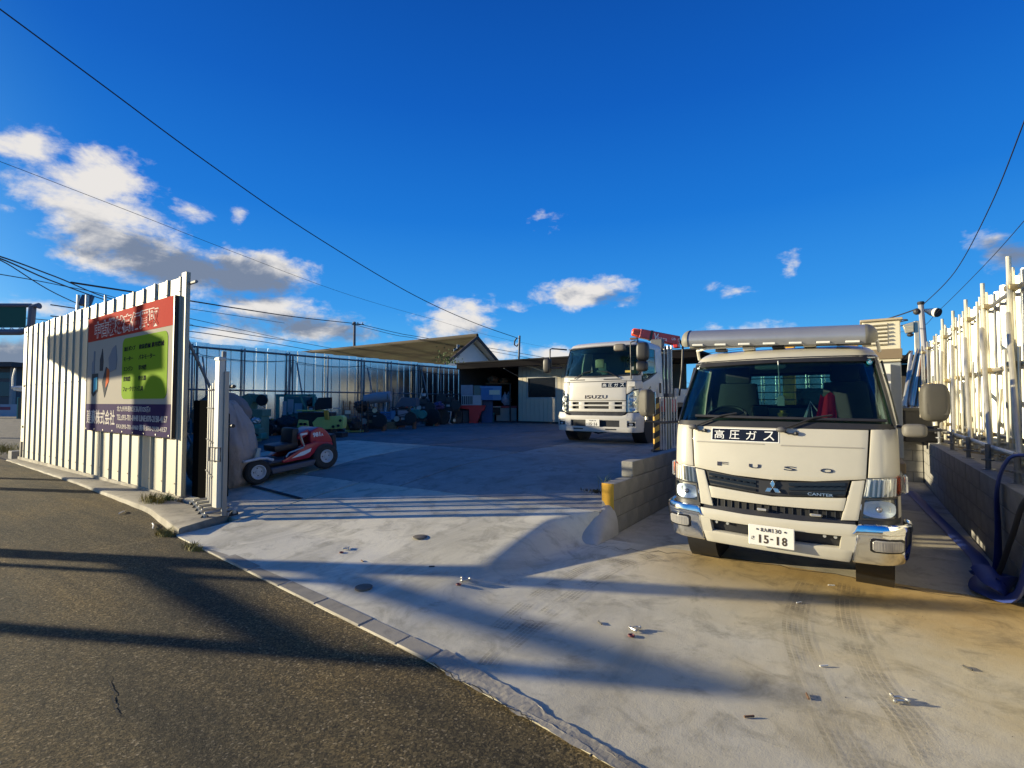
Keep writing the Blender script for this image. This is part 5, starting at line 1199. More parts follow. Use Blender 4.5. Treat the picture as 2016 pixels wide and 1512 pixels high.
for k in range(3): b = MB(); b.tube([(-.62 + .05 * k, .4 - .04 * k, .05), (-.62 + .05 * k, .4 - .04 * k, .95 + .1 * k)], .02, 8); b.build('drop_bolt', pipe_m if k else pipe_dark, gate)

g2 = on_z(1293, 891, .5)
gate2 = thing('folding_gate', 'half folded cream gate with a yellow and black striped post beside the cab mirror', 'gate', (g2.x, g2.y, .5), YAW * .9)
b = MB(); b.bb(-.06, .05, -.05, .05, .02, 1.14); b.build('striped_post', mat('post_yellow', (.6, .33, .05), .5), gate2, bevel=.006)
for k in range(5): b = MB(); b.add([(-.062, -.053, .06 + k * .23), (.052, -.053, .13 + k * .23), (.052, -.053, .25 + k * .23), (-.062, -.053, .18 + k * .23)], [(0, 1, 2, 3)]); b.bb(-.0625, -.06, -.05, .05, .06 + k * .23, .18 + k * .23); b.build('black_stripe', letter_black, gate2, smooth=0)
for k in range(7): b = MB(); b.bb(.08 + k * .055, .1 + k * .055, -.02, .02, .06, 1.15); b.build('gate_bar', gate_w, gate2, bevel=.003)
b = MB(); b.bb(-.1, .5, -.14, .1, 0, .06); b.build('gate_foot', dark_steel, gate2, bevel=.01)
b = MB(); b.bb(.2, .32, .0, .06, .06, 1.12); b.build('gate_panel', mat('gate_olive', (.22, .2, .12), .6), gate2, bevel=.004)

sack_m = mat('bulk_bag_cloth', (.42, .33, .26), .85, var=.12, vs=3, bump=.5, bs=22, dist=.02)
def bulk_bag(name, label, c, r, seed, m_, lean=0.0, group=None):
    b = MB()
    def fn(u, v):
        a, t = 2 * math.pi * u, math.pi * (v - .5); ct = math.copysign(abs(math.cos(t)) ** .6, math.cos(t)); st = math.copysign(abs(math.sin(t)) ** .8, math.sin(t))
        d = Vector((math.cos(a) * ct, math.sin(a) * ct, st)); top = max(0, d.z)
        rdg = 0.0
        for f_, am_ in ((2.3, .1), (4.7, .055), (9.5, .025)): rdg += am_ * (1 - 2 * abs(mnoise.noise(Vector((d.x * f_, d.y * f_, d.z * f_ * .55 + seed)))))
        k = .94 + rdg + .09 * mnoise.noise(d * 2 + Vector((seed, 0, 0))) + .05 * mnoise.noise(Vector((a * 3, v * 2.5, seed))) * (1 + top) + .035 * math.sin(a * 7 + 3 * mnoise.noise(Vector((a, v * 3, seed)))) * top
        return (d.x * r[0] * k * (1 - .35 * top) + lean * top, d.y * r[1] * k * (1 - .35 * top), r[2] + d.z * r[2] * (1 + .05 * mnoise.noise(d * 3 + Vector((0, seed, 0)))) + .0)
    b.grid(fn, 96, 60); o = b.build(name, m_, smooth=80, loc=c); tag(o, label, 'bulk bag', group); return o
bulk_bag('bulk_bag', 'large creased beige bulk bag bulging out behind the white folding gate', tuple(ground_hit(436, 978) + Vector((-.6, .42, -.02))), (.38, .36, .74), 1.3, sack_m, -.16)
bulk_bag('bulk_bag', 'smaller beige bulk bag half hidden between fence end and gate', (-9.1, 4.15, .13), (.45, .45, .5), 4.1, sack_m)
bulk_bag('bulk_bag', 'brown bulk bag lying on top of the half hidden bag', (-9.1, 4.2, 1.05), (.45, .42, .34), 7.7, mat('bulk_bag_brown', (.24, .19, .16), .85, bump=.4, bs=22))

b = MB()
for k in range(5): b.bb(-8.5 + k * .02, -7.72 - k * .03, 3.5 + k * .05, 3.54 + k * .05, .06, 1.58 - k * .05)
o = b.build('shade_sheets', mat('gap_black', (.006, .006, .006), 1.0, spec=0.0), bevel=.012); tag(o, 'dark sheets added to block the sun between fence end and folding gate', 'tarpaulin'); o['kind'] = 'stuff'  # added sheets block the sun and stand for the dark gap
# ride-on mower
mf, mr = ground_hit(512, 954), ground_hit(646, 923)
mang = math.atan2(mr.y - mf.y, mr.x - mf.x); ml = (mr - mf).length
mow = thing('ride_on_mower', 'red ride-on mower numbered 981 with white rims, parked beside the bulk bag', 'mower', (mf.x, mf.y, mf.z), mang)
mow.rotation_euler = (0, -math.atan2(mr.z - mf.z, math.hypot(mr.x - mf.x, mr.y - mf.y)), mang)
mred = mat('mower_red', (.42, .012, .03), .4, coat=.25, var=.05)
rim_w = mat('rim_white', (.55, .56, .55), .5, var=.12, vs=12)
for x, rr_ in ((0, .205), (ml, .235)):
    for y in (.09, .82):
        b = MB(); b.lathe([(.114, -.07), (.117, -.085), (rr_ * .82, -.09), (rr_ * .96, -.07), (rr_, -.03), (rr_, .03), (rr_ * .96, .07), (rr_ * .82, .09), (.122, .085)], 28, (0, 0, 0), 'y', False); b.build('tyre', rubber, mow, loc=(x, y, rr_))
        b = MB(); b.lathe([(.118, -.08), (.119, -.094), (.107, -.096), (.1, -.08), (.09, -.05), (.08, -.04), (.04, -.045), (.035, -.065), (0, -.065)], 24, (0, 0, 0), 'y', False); wo = b.build('rim', rim_w, mow, loc=(x, y, rr_))
        for k in range(4): b = MB(); b.cyl((.062 * math.cos(k * 1.571), -.036, .062 * math.sin(k * 1.571)), (.062 * math.cos(k * 1.571), -.046, .062 * math.sin(k * 1.571)), .011, n=6); b.build('wheel_nut', dark_steel, wo)
Y0, Y1 = .06, .84
b = MB(); hp = [(ml - .22, .44), (ml - .22, .62), (ml - .2, .72), (ml - .05, .77), (ml + .02, .755), (ml + .12, .66), (ml + .2, .5), (ml + .2, .43)]
b.prism(hp, 'y', Y0 + .05, Y1 - .05); b.build('engine_cover', mred, mow, bevel=.035, seg=3)
b = MB(); b.prism([(ml - .42, .6), (ml - .4, .7), (ml - .2, .76), (ml - .19, .66), (ml - .3, .62)], 'y', Y0 + .12, Y1 - .12); b.build('cover_nose', mred, mow, bevel=.02, seg=2)
b = MB(); b.prism([(ml - .39, .66), (ml - .36, .7), (ml - .23, .7), (ml - .24, .665)], 'y', Y0 + .112, Y0 + .12); b.build('cover_label', letter_white, mow)
fp = [(ml - .78, .3), (ml - .55, .4), (ml - .35, .5), (ml - .15, .53), (ml + .16, .45), (ml + .17, .41), (ml + .02, .43), (ml - .12, .4), (ml - .24, .31), (ml - .3, .26), (ml - .75, .26)]
b = MB(); b.prism(fp, 'y', Y0 - .02, Y0 + .16); b.prism(fp, 'y', Y1 - .16, Y1 + .02); b.build('fender', mred, mow, bevel=.02, seg=2)
b = MB(); b.prism([(ml - .62, .315), (ml - .45, .39), (ml - .25, .43), (ml - .28, .37), (ml - .4, .33)], 'y', Y0 - .024, Y0 - .015); b.build('fender_flash', letter_white, mow)
write('number_letters', '981', lambda x, y, e: (ml - .17 + x, Y0 + .046 - e, .6 + y), .14, .085, letter_white, mow, bold=.05)
write('number_letters', 'A', lambda x, y, e: (ml - .015 + x, Y0 + .046 - e, .6 + y), .04, .05, letter_white, mow, bold=.04)
b = MB(); b.bb(-.12, ml + .1, .25, .65, .16, .3); b.build('chassis', dark_steel, mow, bevel=.02)
b = MB(); b.prism([(.22, .12), (ml - .25, .12), (ml - .2, .22), (.2, .22)], 'y', .0, .9); b.build('mower_deck', mat('deck_grey', (.09, .09, .1), .5), mow, bevel=.015)
b = MB(); b.bb(.2, .5, .08, .82, .28, .33); b.build('footboard', mat('mat_blue_grey', (.05, .06, .08), .7), mow, bevel=.01)
b = MB(); b.tube([(-.2, -.02, .42), (.02, -.02, .43), (.14, -.02, .41), (.24, -.02, .36)], .022, 8); b.tube([(-.2, .88, .42), (.02, .88, .43), (.24, .88, .36)], .022, 8); b.tube([(-.2, -.02, .42), (-.24, .43, .42), (-.2, .88, .42)], .022, 8); b.build('front_guard', rim_w, mow)
b = MB(); b.prism([(-.22, .62), (-.1, .76), (.04, .76), (.08, .68), (.03, .6), (-.2, .52)], 'y', .2, .7); b.build('column_cover', mat('cover_pale', (.5, .55, .56), .5), mow, bevel=.03, seg=2)
b = MB(); b.tube([(-.02, .45, .3), (.05, .45, .8)], .035, 8); b.build('steering_column', black_pl, mow)
b = MB(); b.lathe([(.15 + .013 * math.cos(k * .785), .013 * math.sin(k * .785)) for k in range(9)], 24); o = b.build('steering_wheel', black_pl, mow, loc=(.08, .45, .84)); o.rotation_euler = (0, .6, 0)
b = MB(); b.box((.58, .45, .5), (.42, .5, .12)); b.build('seat', black_pl, mow, bevel=.04, seg=2)
b = MB(); b.box((.75, .45, .66), (.12, .48, .3), ry=.2); b.build('seat_back', black_pl, mow, bevel=.04, seg=2)
for y, c in ((.03, pipe_m), (.1, red_paint)): b = MB(); b.tube([(ml - .38, y, .48), (ml - .42, y, .66)], .011, 6); b.ball((ml - .42, y, .68), .022, 8); b.build('lever', c, mow)
b = MB(); b.tube([(ml - .4, .02, .47), (ml - .66, .02, .42), (ml - .72, .02, .36)], .016, 6); b.build('grab_rail', pipe_m, mow)
b = MB(); b.prism([(-.06, .36), (.02, .36), (.08, .58), (.03, .6)], 'y', .02, .07); b.build('column_bracket', mat('bracket_pale', (.35, .42, .38), .5), mow)
b = MB(); b.bb(ml + .18, ml + .27, .1, .8, .3, .6); b.build('rear_engine', black_pl, mow, bevel=.02)

# ================================================================= machines and boxes along the back fence
def spot(px, py, z=.5):
    p = on_z(px, py, z); Z = (p - _c).dot(_f); return p, Z / FPX
class Prop:
    """a thing drawn in metres on its own ground point, x to the right as one faces it, y away"""
    def __init__(s, name, label, cat, px, py, rz=0.0, z=.5, lift=0.0, group=None):
        p, s.k = spot(px, py, z); s.o = thing(name, label, cat, (p.x, p.y, z + lift * s.k), YAW + rz, group)
    def box(s, nm, x0, x1, z0, z1, d, m_, y0=0.0, bev=.012):
        b = MB(); k = s.k; b.bb(x0 * k, x1 * k, y0, y0 + d, z0 * k, z1 * k); return b.build(nm, m_, s.o, bevel=bev)
    def poly(s, nm, pts, d, m_, y0=0.0, bev=.01):
        b = MB(); b.prism([(x * s.k, z * s.k) for x, z in pts], 'y', y0, y0 + d); return b.build(nm, m_, s.o, bevel=bev)
    def tube(s, nm, pts, r, m_): b = MB(); b.tube([(x * s.k, y, z * s.k) for x, y, z in pts], r, 8); return b.build(nm, m_, s.o)
    def drum(s, nm, x, z, r, L, m_, axis='y', y0=0.0, hole=0.0):
        b = MB(); r, h = r * s.k, hole * s.k
        b.lathe([(h, 0), (r, 0), (r * 1.03, .02), (r, .05), (r, L * .48), (r * 1.03, L * .5), (r, L * .52), (r, L - .05), (r * 1.03, L - .02), (r, L), (h, L)] + ([(h, 0)] if h else []), 18, (x * s.k, y0, z * s.k), axis); return b.build(nm, m_, s.o)
    def lump(s, nm, x, z, rx, rz_, d, m_, seed=1, y0=.2):
        b = MB()
        def fn(u, v):
            a, t = 2 * math.pi * u, math.pi * (v - .5); q = Vector((math.cos(a) * math.cos(t), math.sin(a) * math.cos(t), math.sin(t))); w = .95 + .4 * mnoise.noise(q * 2.2 + Vector((seed, seed, 0))) + .3 * abs(mnoise.noise(q * 5 + Vector((seed, 0, 0)))) + .12 * mnoise.noise(q * 11)
            return (x * s.k + q.x * rx * s.k * w, y0 + q.y * d * w, max(0.0, z * s.k + q.z * rz_ * s.k * w))
        b.grid(fn, 32, 20); return b.build(nm, m_, s.o, smooth=50)
    def engine(s, x, z, w, h, m_, seed):
        r_ = random.Random(seed); k = s.k
        s.box('engine_block', x - w * .4, x + w * .4, z, z + h * .6, .45, m_)
        s.box('cylinder_head', x - w * .25, x + w * .2, z + h * .6, z + h * .9, .3, dark_steel, .05)
        s.drum('flywheel', x + w * .3, z + h * .4, h * .3, .12, black_pl, 'y', -.1, h * .05)
        s.tube('pipe', [(x - w * .3, .0, z + h * .5), (x - w * .35, -.08, z + h * .9), (x - w * .05, -.05, z + h), (x + w * .2, .1, z + h * .85)], .02, dark_steel)
        s.drum('pulley', x - w * .3, z + h * .35, h * .14, .06, pipe_m, 'y', -.08, h * .03); s.tube('belt', [(x - w * .3, -.06, z + h * .5), (x + w * .3, -.06, z + h * .68)], .012, rubber); s.tube('belt', [(x - w * .3, -.06, z + h * .22), (x + w * .3, -.06, z + h * .12)], .012, rubber)
        for k_ in range(4): s.box('cooling_fin', x - w * .28, x + w * .23, z + h * (.62 + .07 * k_), z + h * (.64 + .07 * k_), .34, pipe_dark, .03, .002)
        s.box('maker_plate', x - w * .12, x + w * .04, z + h * .3, z + h * .42, .01, (m_paleg, m_olive, m_grey)[seed % 3], -.012, .002); s.drum('cap', x + w * .05, z + h * .9, h * .07, .05, (m_red, m_yel, m_paleg)[seed % 3], 'z', .15)
        for sx_ in (-.42, .4): s.box('engine_foot', x + w * sx_ - w * .05, x + w * sx_ + w * .05, 0, z + h * .2, .4, m_rust, .02)
        s.tube('hose', [(x + w * .1, -.02, z + h * .8), (x + w * .34, -.1, z + h * .7), (x + w * .42, -.05, z + h * .2)], .018, rubber)
        s.box('oil_pan', x - w * .35, x + w * .3, z - .0, z + h * .15, .5, black_pl, -.03)
m_teal = mat('machine_teal', (.04, .24, .2), .5, var=.12); m_green = mat('machine_green', (.13, .23, .16), .55, var=.15); m_lime = mat('machine_lime', (.5, .6, .16), .5, var=.08)
m_rust = mat('rust', (.12, .06, .03), .85, col2=(.22, .11, .05), vs=8); m_blue = mat('crate_blue', (.05, .17, .36), .5, var=.06); m_grey = mat('box_grey_blue', (.28, .28, .3), .6, var=.1)
m_red = mat('tub_red', (.65, .015, .015), .4); m_tarp = mat('tarp_blue', (.09, .11, .13), .7, bump=.4, bs=12); m_olive = mat('old_olive', (.2, .17, .09), .7, var=.25, vs=8); m_dark = mat('machine_dark', (.03, .028, .026), .6, var=.3, vs=8)
m_paleg = mat('pale_grey', (.42, .42, .4), .6, var=.06); m_yel = mat('old_yellow', (.5, .3, .03), .5); m_purple = mat('purple_sheet', (.09, .05, .12), .6, bump=.3, bs=20)

q = Prop('lathe', 'old green lathe with a round handwheel against the back fence', 'lathe', 480, 866)
q.box('bed', -38, 36, 46, 60, .5, m_green); q.box('headstock', -36, -8, 60, 86, .5, m_green); q.poly('tailstock', [(-6, 60), (8, 60), (14, 78), (4, 92), (-12, 84)], .4, m_green, .05); q.box('cover', -4, 30, 74, 90, .35, m_green, .1)
q.drum('handwheel', 36, 78, 11, .04, black_pl, 'y', -.06, 9); q.drum('handwheel', -28, 52, 7, .04, pipe_m, 'y', -.06, 5); q.box('leg', -34, -18, 0, 46, .45, m_green); q.box('leg', 16, 34, 0, 46, .45, m_green); q.tube('arm', [(-70, 0, 100), (-40, 0, 70), (-20, -.1, 62)], .05, dark_steel)
q = Prop('machine_stack', 'stack of green machine castings beside the lathe', 'machine parts', 472, 872, .2, lift=0)
for i, (a, c, z0, z1) in enumerate(((-10, 30, 28, 36), (-6, 36, 18, 28), (-14, 40, 8, 18), (-8, 30, 0, 8))): q.box('casting', a, c, z0, z1, .5, m_green if i % 2 else m_teal, -.1 + .03 * i)
q.lump('valve', 24, 42, 8, 7, .12, pipe_m, 5); q.lump('valve', -2, 44, 9, 7, .14, m_dark, 8)
q = Prop('scrap_heap', 'heap of small pale valves and pipe ends on the left by the gate', 'scrap parts', 452, 858)
for i in range(9): q.lump('valve', -22 + i * 6, 54 + 7 * math.sin(i * 2.1) - i * 2.5, 5, 4, .08, (pipe_m, m_dark, m_green)[i % 3], i)
q.box('support', -26, 30, 0, 40, .5, m_dark)
q = Prop('machine_cabinet', 'open teal machine cabinet with papers hanging inside', 'cabinet', 582, 856)
q.box('frame_post', -41, -35, 0, 80, .1, m_teal); q.box('frame_post', 32, 37, 0, 80, .1, m_teal); q.box('top_rail', -35, 32, 75, 80, .1, m_teal); q.box('back_plate', -35, 32, 0, 75, .06, mat('teal_inside', (.05, .2, .19), .6), .35)
for a, c, z0, z1 in ((-34, -26, 36, 66), (-24, -12, 44, 70), (-22, -14, 40, 54), (-10, 6, 42, 62)): q.box('hanging_paper', a, c, z0, z1, .01, mat('paper_grey', (.4, .46, .48), .8), .25)
q.tube('handle_bar', [(-22, -.05, 78), (-15, -.08, 86), (30, -.08, 84), (26, -.05, 76)], .02, black_pl); q.tube('strut', [(8, 0, 76), (22, .1, 40)], .03, m_teal); q.box('control_box', 24, 36, 44, 56, .2, m_dark, -.05); q.box('label', 27, 34, 47, 53, .01, m_paleg, -.06); q.lump('motor', 26, 64, 9, 8, .2, m_dark, 3)
q.lump('black_cover', -18, 14, 26, 22, .4, m_dark, 2, .0)
q = Prop('lime_machine', 'lime green machine plate with round holes and yellow lever behind the mower', 'machine', 628, 862)
q.poly('lime_plate', [(-8, 16), (46, 18), (48, 24), (48, 40), (42, 44), (-4, 40), (-14, 30)], .3, m_lime); q.box('top_rail', -46, 10, 52, 55, .1, m_lime); q.poly('lower_plate', [(-46, 20), (-22, 20), (-24, 34), (-42, 36)], .3, m_lime, .05)
for x, z in ((42, 34), (38, 24), (28, 22), (-36, 27), (-28, 27)): q.drum('hole_ring', x, z, 2.6, .02, m_dark, 'y', -.012)
q.poly('lever', [(14, 36), (22, 36), (20, 54), (12, 54)], .1, m_yel, -.15); q.box('body', -46, 20, 8, 50, .5, m_dark, .1); q.poly('seat_panel', [(-8, 54), (25, 58), (25, 80), (-2, 79), (-9, 66)], .06, black_pl, -.05); q.box('base', -44, 46, 0, 10, .5, dark_steel); q.box('side_bar', 26, 42, 57, 59, .05, m_paleg)
q = Prop('wire_cage', 'rusty wire cage with a cream label and a yellow can inside', 'cage', 693, 853)
for x in range(-18, 20, 4): q.tube('cage_wire', [(x, 0, 3), (x, 0, 62)], .006, m_rust)
for z in range(4, 64, 6): q.tube('cage_wire', [(-18, 0, z), (19, 0, z)], .006, m_rust)
for x in (-18, 19): q.tube('cage_post', [(x, 0, 0), (x, 0, 64)], .018, m_rust); q.tube('cage_post', [(x, .7, 0), (x, .7, 64)], .018, m_rust)
q.box('cage_floor', -18, 19, 2, 5, .7, m_lime); q.box('cage_label', -14, -3, 38, 45, .01, mat('label_cream', ()), -.02); q.box('yellow_can', -15, -8, 6, 20, .15, m_yel, .1); q.lump('contents', 2, 16, 12, 13, .25, m_dark, 4); q.lump('contents', -6, 26, 9, 6, .2, m_olive, 9)
q = Prop('engine', 'black engine with a round cream gauge under a rolled tarpaulin', 'engine', 732, 850)
q.engine(0, 4, 52, 46, m_dark, 1); q.drum('gauge', 7, 42, 4.5, .03, mat('gauge_cream', (.65, .58, .35), .5), 'y', -.12); q.box('plate', 4, 10, 30, 32, .01, m_paleg, -.11); q.lump('black_cover', -22, 50, 14, 12, .4, black_pl, 6); q.lump('small_part', -10, 20, 8, 5, .15, m_rust, 3)
q = Prop('tarp_roll', 'grey rolled tarpaulin lying across the black engine', 'tarpaulin', 742, 850, lift=62)
b = MB(); b.tube([(-28 * q.k, .2, .02), (0, .2, .1), (24 * q.k, .2, .14)], [.17, .2, .19], 14); b.build('roll', mat('tarp_grey', (.28, .28, .29), .7, bump=.4, bs=14), q.o, smooth=60); q.tube('strap', [(20, .02, 2), (20, .0, 12), (20, .2, 16)], .01, m_dark)
q = Prop('blue_crate', 'slatted blue plastic crate beside the round gauge', 'crate', 757, 846, lift=20)
for z in range(0, 16, 4): q.box('slat', -12, 12, z, z + 3, .35, m_blue, 0, .004)
q.box('crate_end', 12, 22, 0, 17, .35, mat('crate_blue_light', (.1, .25, .42), .5))
q = Prop('paper_cone', 'small white folded card lying on the kerb in front of the engine', 'card', 762, 836)
q.poly('card_face', [(-6, 0), (7, 0), (1, 10), (-2, 4)], .05, letter_white)
q = Prop('covered_machine', 'dark machine under a pale blue tarpaulin hood', 'covered machine', 797, 846)
q.poly('tarp_hood', [(-20, 44), (22, 46), (22, 62), (-8, 64)], .7, m_tarp); q.engine(-2, 8, 46, 38, m_dark, 3); q.box('case', -14, 6, 26, 38, .3, m_grey, -.05)
q = Prop('green_pump', 'teal green pump with a fat round housing above the rusty tins', 'pump', 822, 842, lift=4)
q.box('pump_body', -18, 2, 14, 32, .35, m_teal); q.drum('housing', 9, 22, 8, .3, m_teal, 'y', -.05); q.box('foot', -18, 16, 8, 14, .4, dark_steel); q.tube('outlet', [(-8, .1, 32), (-8, .1, 40), (2, .1, 42)], .04, m_teal)
q = Prop('scrap_engine', 'old engine with a chrome filter top beside the teal pump', 'engine', 832, 840, lift=24)
q.engine(4, 2, 36, 32, m_dark, 5); q.drum('filter_cap', 2, 36, 4, .12, m_paleg, 'z'); q.tube('exhaust', [(-6, 0, 30), (-2, 0, 44), (0, 0, 52)], .02, pipe_m)
tins = ((780, 837, 9, m_olive), (795, 837, 9, m_rust))
for i, (px, py, r_, m_) in enumerate(tins):
    q = Prop('motor', ('olive brown motor casing lying second from the white card', 'rusty finned motor casing next to the silver coil')[i], 'motor', px, py); q.drum('casing', 0, 11, 11, .5, m_, 'y', 0)
    for k in range(5): q.box('fin', -12 + k * 5.4, -10.6 + k * 5.4, 20.5 - abs(k - 2) * 2, 23 - abs(k - 2) * 2, .4, m_, .05, .003)
    q.box('foot', -9, 9, 0, 2, .4, m_rust, .05)
q = Prop('wire_coil', 'silver wire coil with a round pale end among the motors', 'coil', 811, 836); q.drum('coil', 0, 12, 11, .3, pipe_m, 'y', 0, 5); q.lump('foil', -4, 26, 9, 5, .15, chrome, 12)
for i, (px, lb, m_) in enumerate(((824, 'grey ribbed drum with a white patch beside the silver coil', m_grey), (838, 'pale teal drum standing behind a wire frame', m_teal), (849, 'brown grey sack standing beside the dark tyre', mat('sack_brown', (.2, .17, .13), .85, bump=.4, bs=20)))):
    q = Prop(('drum', 'drum', 'sack')[i], lb, ('drum', 'drum', 'sack')[i], px, 835)
    if i < 2:
        q.drum('body', 0, 0, 7, 20 * q.k, m_, 'z'); q.box('patch', -3, 2, 6, 13, .01, m_paleg, -7 * q.k - .02)
    else: q.lump('body', 0, 9, 8, 11, .25, m_, 15)
q = Prop('tyre', 'dark tractor tyre leaning among machines below the purple sheet', 'tyre', 868, 837); q.drum('tread', 0, 16, 16, .3, rubber, 'y', 0, 8); q.drum('rim', 0, 16, 8, .1, m_olive, 'y', .1, 3)
q = Prop('hose_coil', 'pale hook-shaped pipe standing beside the dark tyre', 'pipe', 884, 836); q.tube('pipe', [(-4, 0, 26), (4, 0, 25), (2, -.05, 12), (0, -.05, 4), (6, -.05, 0)], .04, m_paleg)
q = Prop('sheet_bundle', 'purple plastic sheet bundled on top of the tyre', 'sheet', 862, 838, lift=32); q.lump('bundle', 0, 6, 11, 8, .3, m_purple, 21)
q = Prop('engine', 'big black engine in a pipe frame left of the boxes', 'engine', 884, 836, lift=26)
q.engine(0, 0, 44, 32, m_dark, 9); q.drum('fan', -14, 26, 9, .1, black_pl, 'y', -.12, 2)
q.tube('frame', [(-20, 0, 0), (-20, 0, 40), (4, 0, 40), (4, 0, 0)], .025, dark_steel); q.tube('frame', [(-20, .5, 0), (-20, .5, 40), (4, .5, 40)], .025, dark_steel)
q = Prop('engine_stand', 'low dark timber stand under the big black engine', 'stand', 884, 835); q.box('beam', -22, 24, 0, 26, .5, m_dark, .3)
def stacked(name, label, cat, px, py, w, h, m_, d=.5, lift=0, lid=None, slots=0, split=None, rz=0.0):
    q = Prop(name, label, cat, px, py, rz, lift=lift); q.box('body', -w / 2, w / 2, 0, h * (.86 if lid else 1), d, m_)
    if lid: q.box('lid', -w / 2 - .6, w / 2 + .6, h * .86, h, d + .04, lid, -.02)
    for k in range(slots): x = -w / 2 + 1.5 + k * (w * .55) / slots; q.box('slot', x, x + w * .055, 2, h - 2, .02, m_dark, -.012, 0)
    if split: q.box('side_face', w * .1, w / 2 - .3, .5, h - .5, .02, split, -.014, 0)
    return q
stacked('grey_box', 'pair of dark grey boxes standing on the ground left of the red tub', 'box', 906, 833, 33, 24, m_grey, split=mat('box_grey_brown', (.2, .18, .18), .7))
stacked('white_unit', 'white slotted cooling unit sitting on the red tub', 'cooling unit', 928, 834, 40, 20, m_paleg, lift=36, slots=6)
stacked('grey_crate', 'grey blue plastic crate on top of the white slotted unit', 'crate', 919, 834, 24, 20, m_grey, lift=56)
stacked('glass_crate', 'greenish grey crate beside the grey blue crate on the white unit', 'crate', 940, 834, 15, 19, mat('green_grey', (.14, .18, .14), .6), lift=56)
q = Prop('red_tub', 'bright red plastic tub with a wide rim', 'tub', 936, 834); q.poly('tub', [(-12, 0), (4, 0), (12, 24), (18, 26), (18, 34), (-32, 35), (-32, 30), (-13, 28)], .5, m_red); q.box('tub_rim', -33, 19, 33, 36, .54, m_red, -.02)
stacked('blue_crate', 'large blue crate with a pale label, upper of the two stacked blue ones', 'crate', 966, 834, 42, 28, m_blue, lift=46, lid=mat('crate_blue_light', ()), split=mat('crate_blue_light', ()))
q = Prop('label_sheet', 'pale yellow and white sheet stuck on the front of the upper blue crate', 'sheet', 972, 835, lift=58); q.box('sheet', -9, 12, 0, 9, .01, mat('sheet_pale', (.5, .55, .4), .7), -.03, 0)
stacked('blue_bin', 'tall darker blue bin under the stacked blue crate', 'bin', 959, 833, 22, 44, mat('bin_blue', (.02, .07, .2), .5), d=.4)
stacked('teal_basket', 'teal shopping basket on the ground between red tub and cooler', 'basket', 959, 832, 28, 19, mat('basket_teal', (.02, .22, .22), .5), d=.4, lid=mat('basket_rim', (.03, .3, .3), .5))
stacked('cooler', 'grey cooler box with a red lid standing beside the shed corner', 'cooler', 997, 831, 40, 30, m_paleg, lift=2, lid=mat('lid_red', (.5, .05, .06), .5))
q = Prop('tool_case', 'dark open case with white rim in front of the blue bin', 'case', 975, 831, lift=14); q.box('case', -10, 10, 0, 16, .1, m_dark, -.15); q.box('case_rim', -11, 11, 15, 17, .12, letter_white, -.16)
q = Prop('carrier_bag', 'white knotted plastic carrier bag on the red lidded cooler', 'carrier bag', 997, 831, lift=33)
q.lump('bag', 0, 10, 9, 11, .16, mat('bag_white', (.5, .5, .6), .5, bump=.4, bs=18), 31); q.tube('handle', [(-5, .2, 17), (-3, .2, 27), (0, .2, 18)], .03, mat('bag_white', ())); q.tube('handle', [(1, .2, 18), (4, .2, 28), (6, .2, 16)], .03, mat('bag_white', ()))
q = Prop('shelf', 'dark shelf board loaded above the blue crates', 'shelf', 985, 832, lift=0); q.box('board', -30, 22, 76, 79, .6, m_rust, .3); q.box('shelf_post', 18, 21, 0, 79, .1, dark_steel, .3); q.box('shelf_post', -30, -27, 0, 79, .1, dark_steel, .6)
q = Prop('brown_sack', 'brown sack lying on the dark shelf', 'sack', 972, 832, lift=79); q.lump('sack', -2, 6, 10, 7, .3, mat('sack_rust', (.22, .1, .05), .9, bump=.4, bs=20), 14, .5)
q = Prop('dark_bundle', 'dark bundle lying at the shed end of the shelf', 'bundle', 992, 832, lift=79); q.lump('bundle', 0, 4, 9, 5, .25, m_rust, 17, .5)
# more machines packed between and behind the others
extra = [
 (506, 862, 'engine', 'green engine with a belt pulley standing between the lathe and the teal cabinet', 'engine', 30, 40, m_green, 2),
 (528, 858, 'pump', 'pale grey pump motor next to the teal cabinet post', 'pump', 22, 34, m_paleg, 4),
 (655, 856, 'engine', 'olive engine standing between the lime machine and the rusty cage', 'engine', 26, 30, m_olive, 7),
 (668, 858, 'gearbox', 'low dark gearbox in front of the rusty cage corner', 'gearbox', 18, 18, m_dark, 11),
 (716, 852, 'pump', 'small rusty pump in front of the black engine with the cream gauge', 'pump', 16, 16, m_rust, 6),
 (776, 843, 'engine', 'grey blue engine behind the olive motor casing', 'engine', 28, 42, m_grey, 8),
 (846, 840, 'engine', 'teal engine with a tall filter behind the brown sack', 'engine', 24, 50, m_teal, 10),
 (858, 837, 'gearbox', 'rusty gearbox on the ground left of the dark tyre', 'gearbox', 16, 18, m_rust, 12),
 (898, 835, 'pump', 'olive pump between the pale hook-shaped pipe and the grey boxes', 'pump', 14, 22, m_olive, 13)]
for px, py, nm, lb, ct_, w, h, m_, sd in extra:
    q = Prop(nm, lb, ct_, px, py, rnd.uniform(-.5, .5)); q.engine(0, 0, w, h, m_, sd)
q = Prop('pipe_rack', 'thin pipes standing upright behind the black engine with the gauge', 'pipes', 752, 838)
for k in range(6): q.tube('pipe', [(-20 + k * 7, .4, 0), (-18 + k * 7 + rnd.uniform(-2, 2), .6, 66 + rnd.uniform(-14, 14))], .022, (pipe_m, m_rust, m_dark)[k % 3])
q = Prop('timber_stack', 'stack of short brown timbers lying between the tarpaulined machines', 'timber', 770, 846)
for k in range(8): q.box('timber', -14 + (k % 2) * 2, 12 - (k % 3), (k // 2) * 4, (k // 2) * 4 + 3.4, .12, m_rust if k % 2 else m_olive, (k % 2) * .16, .005)
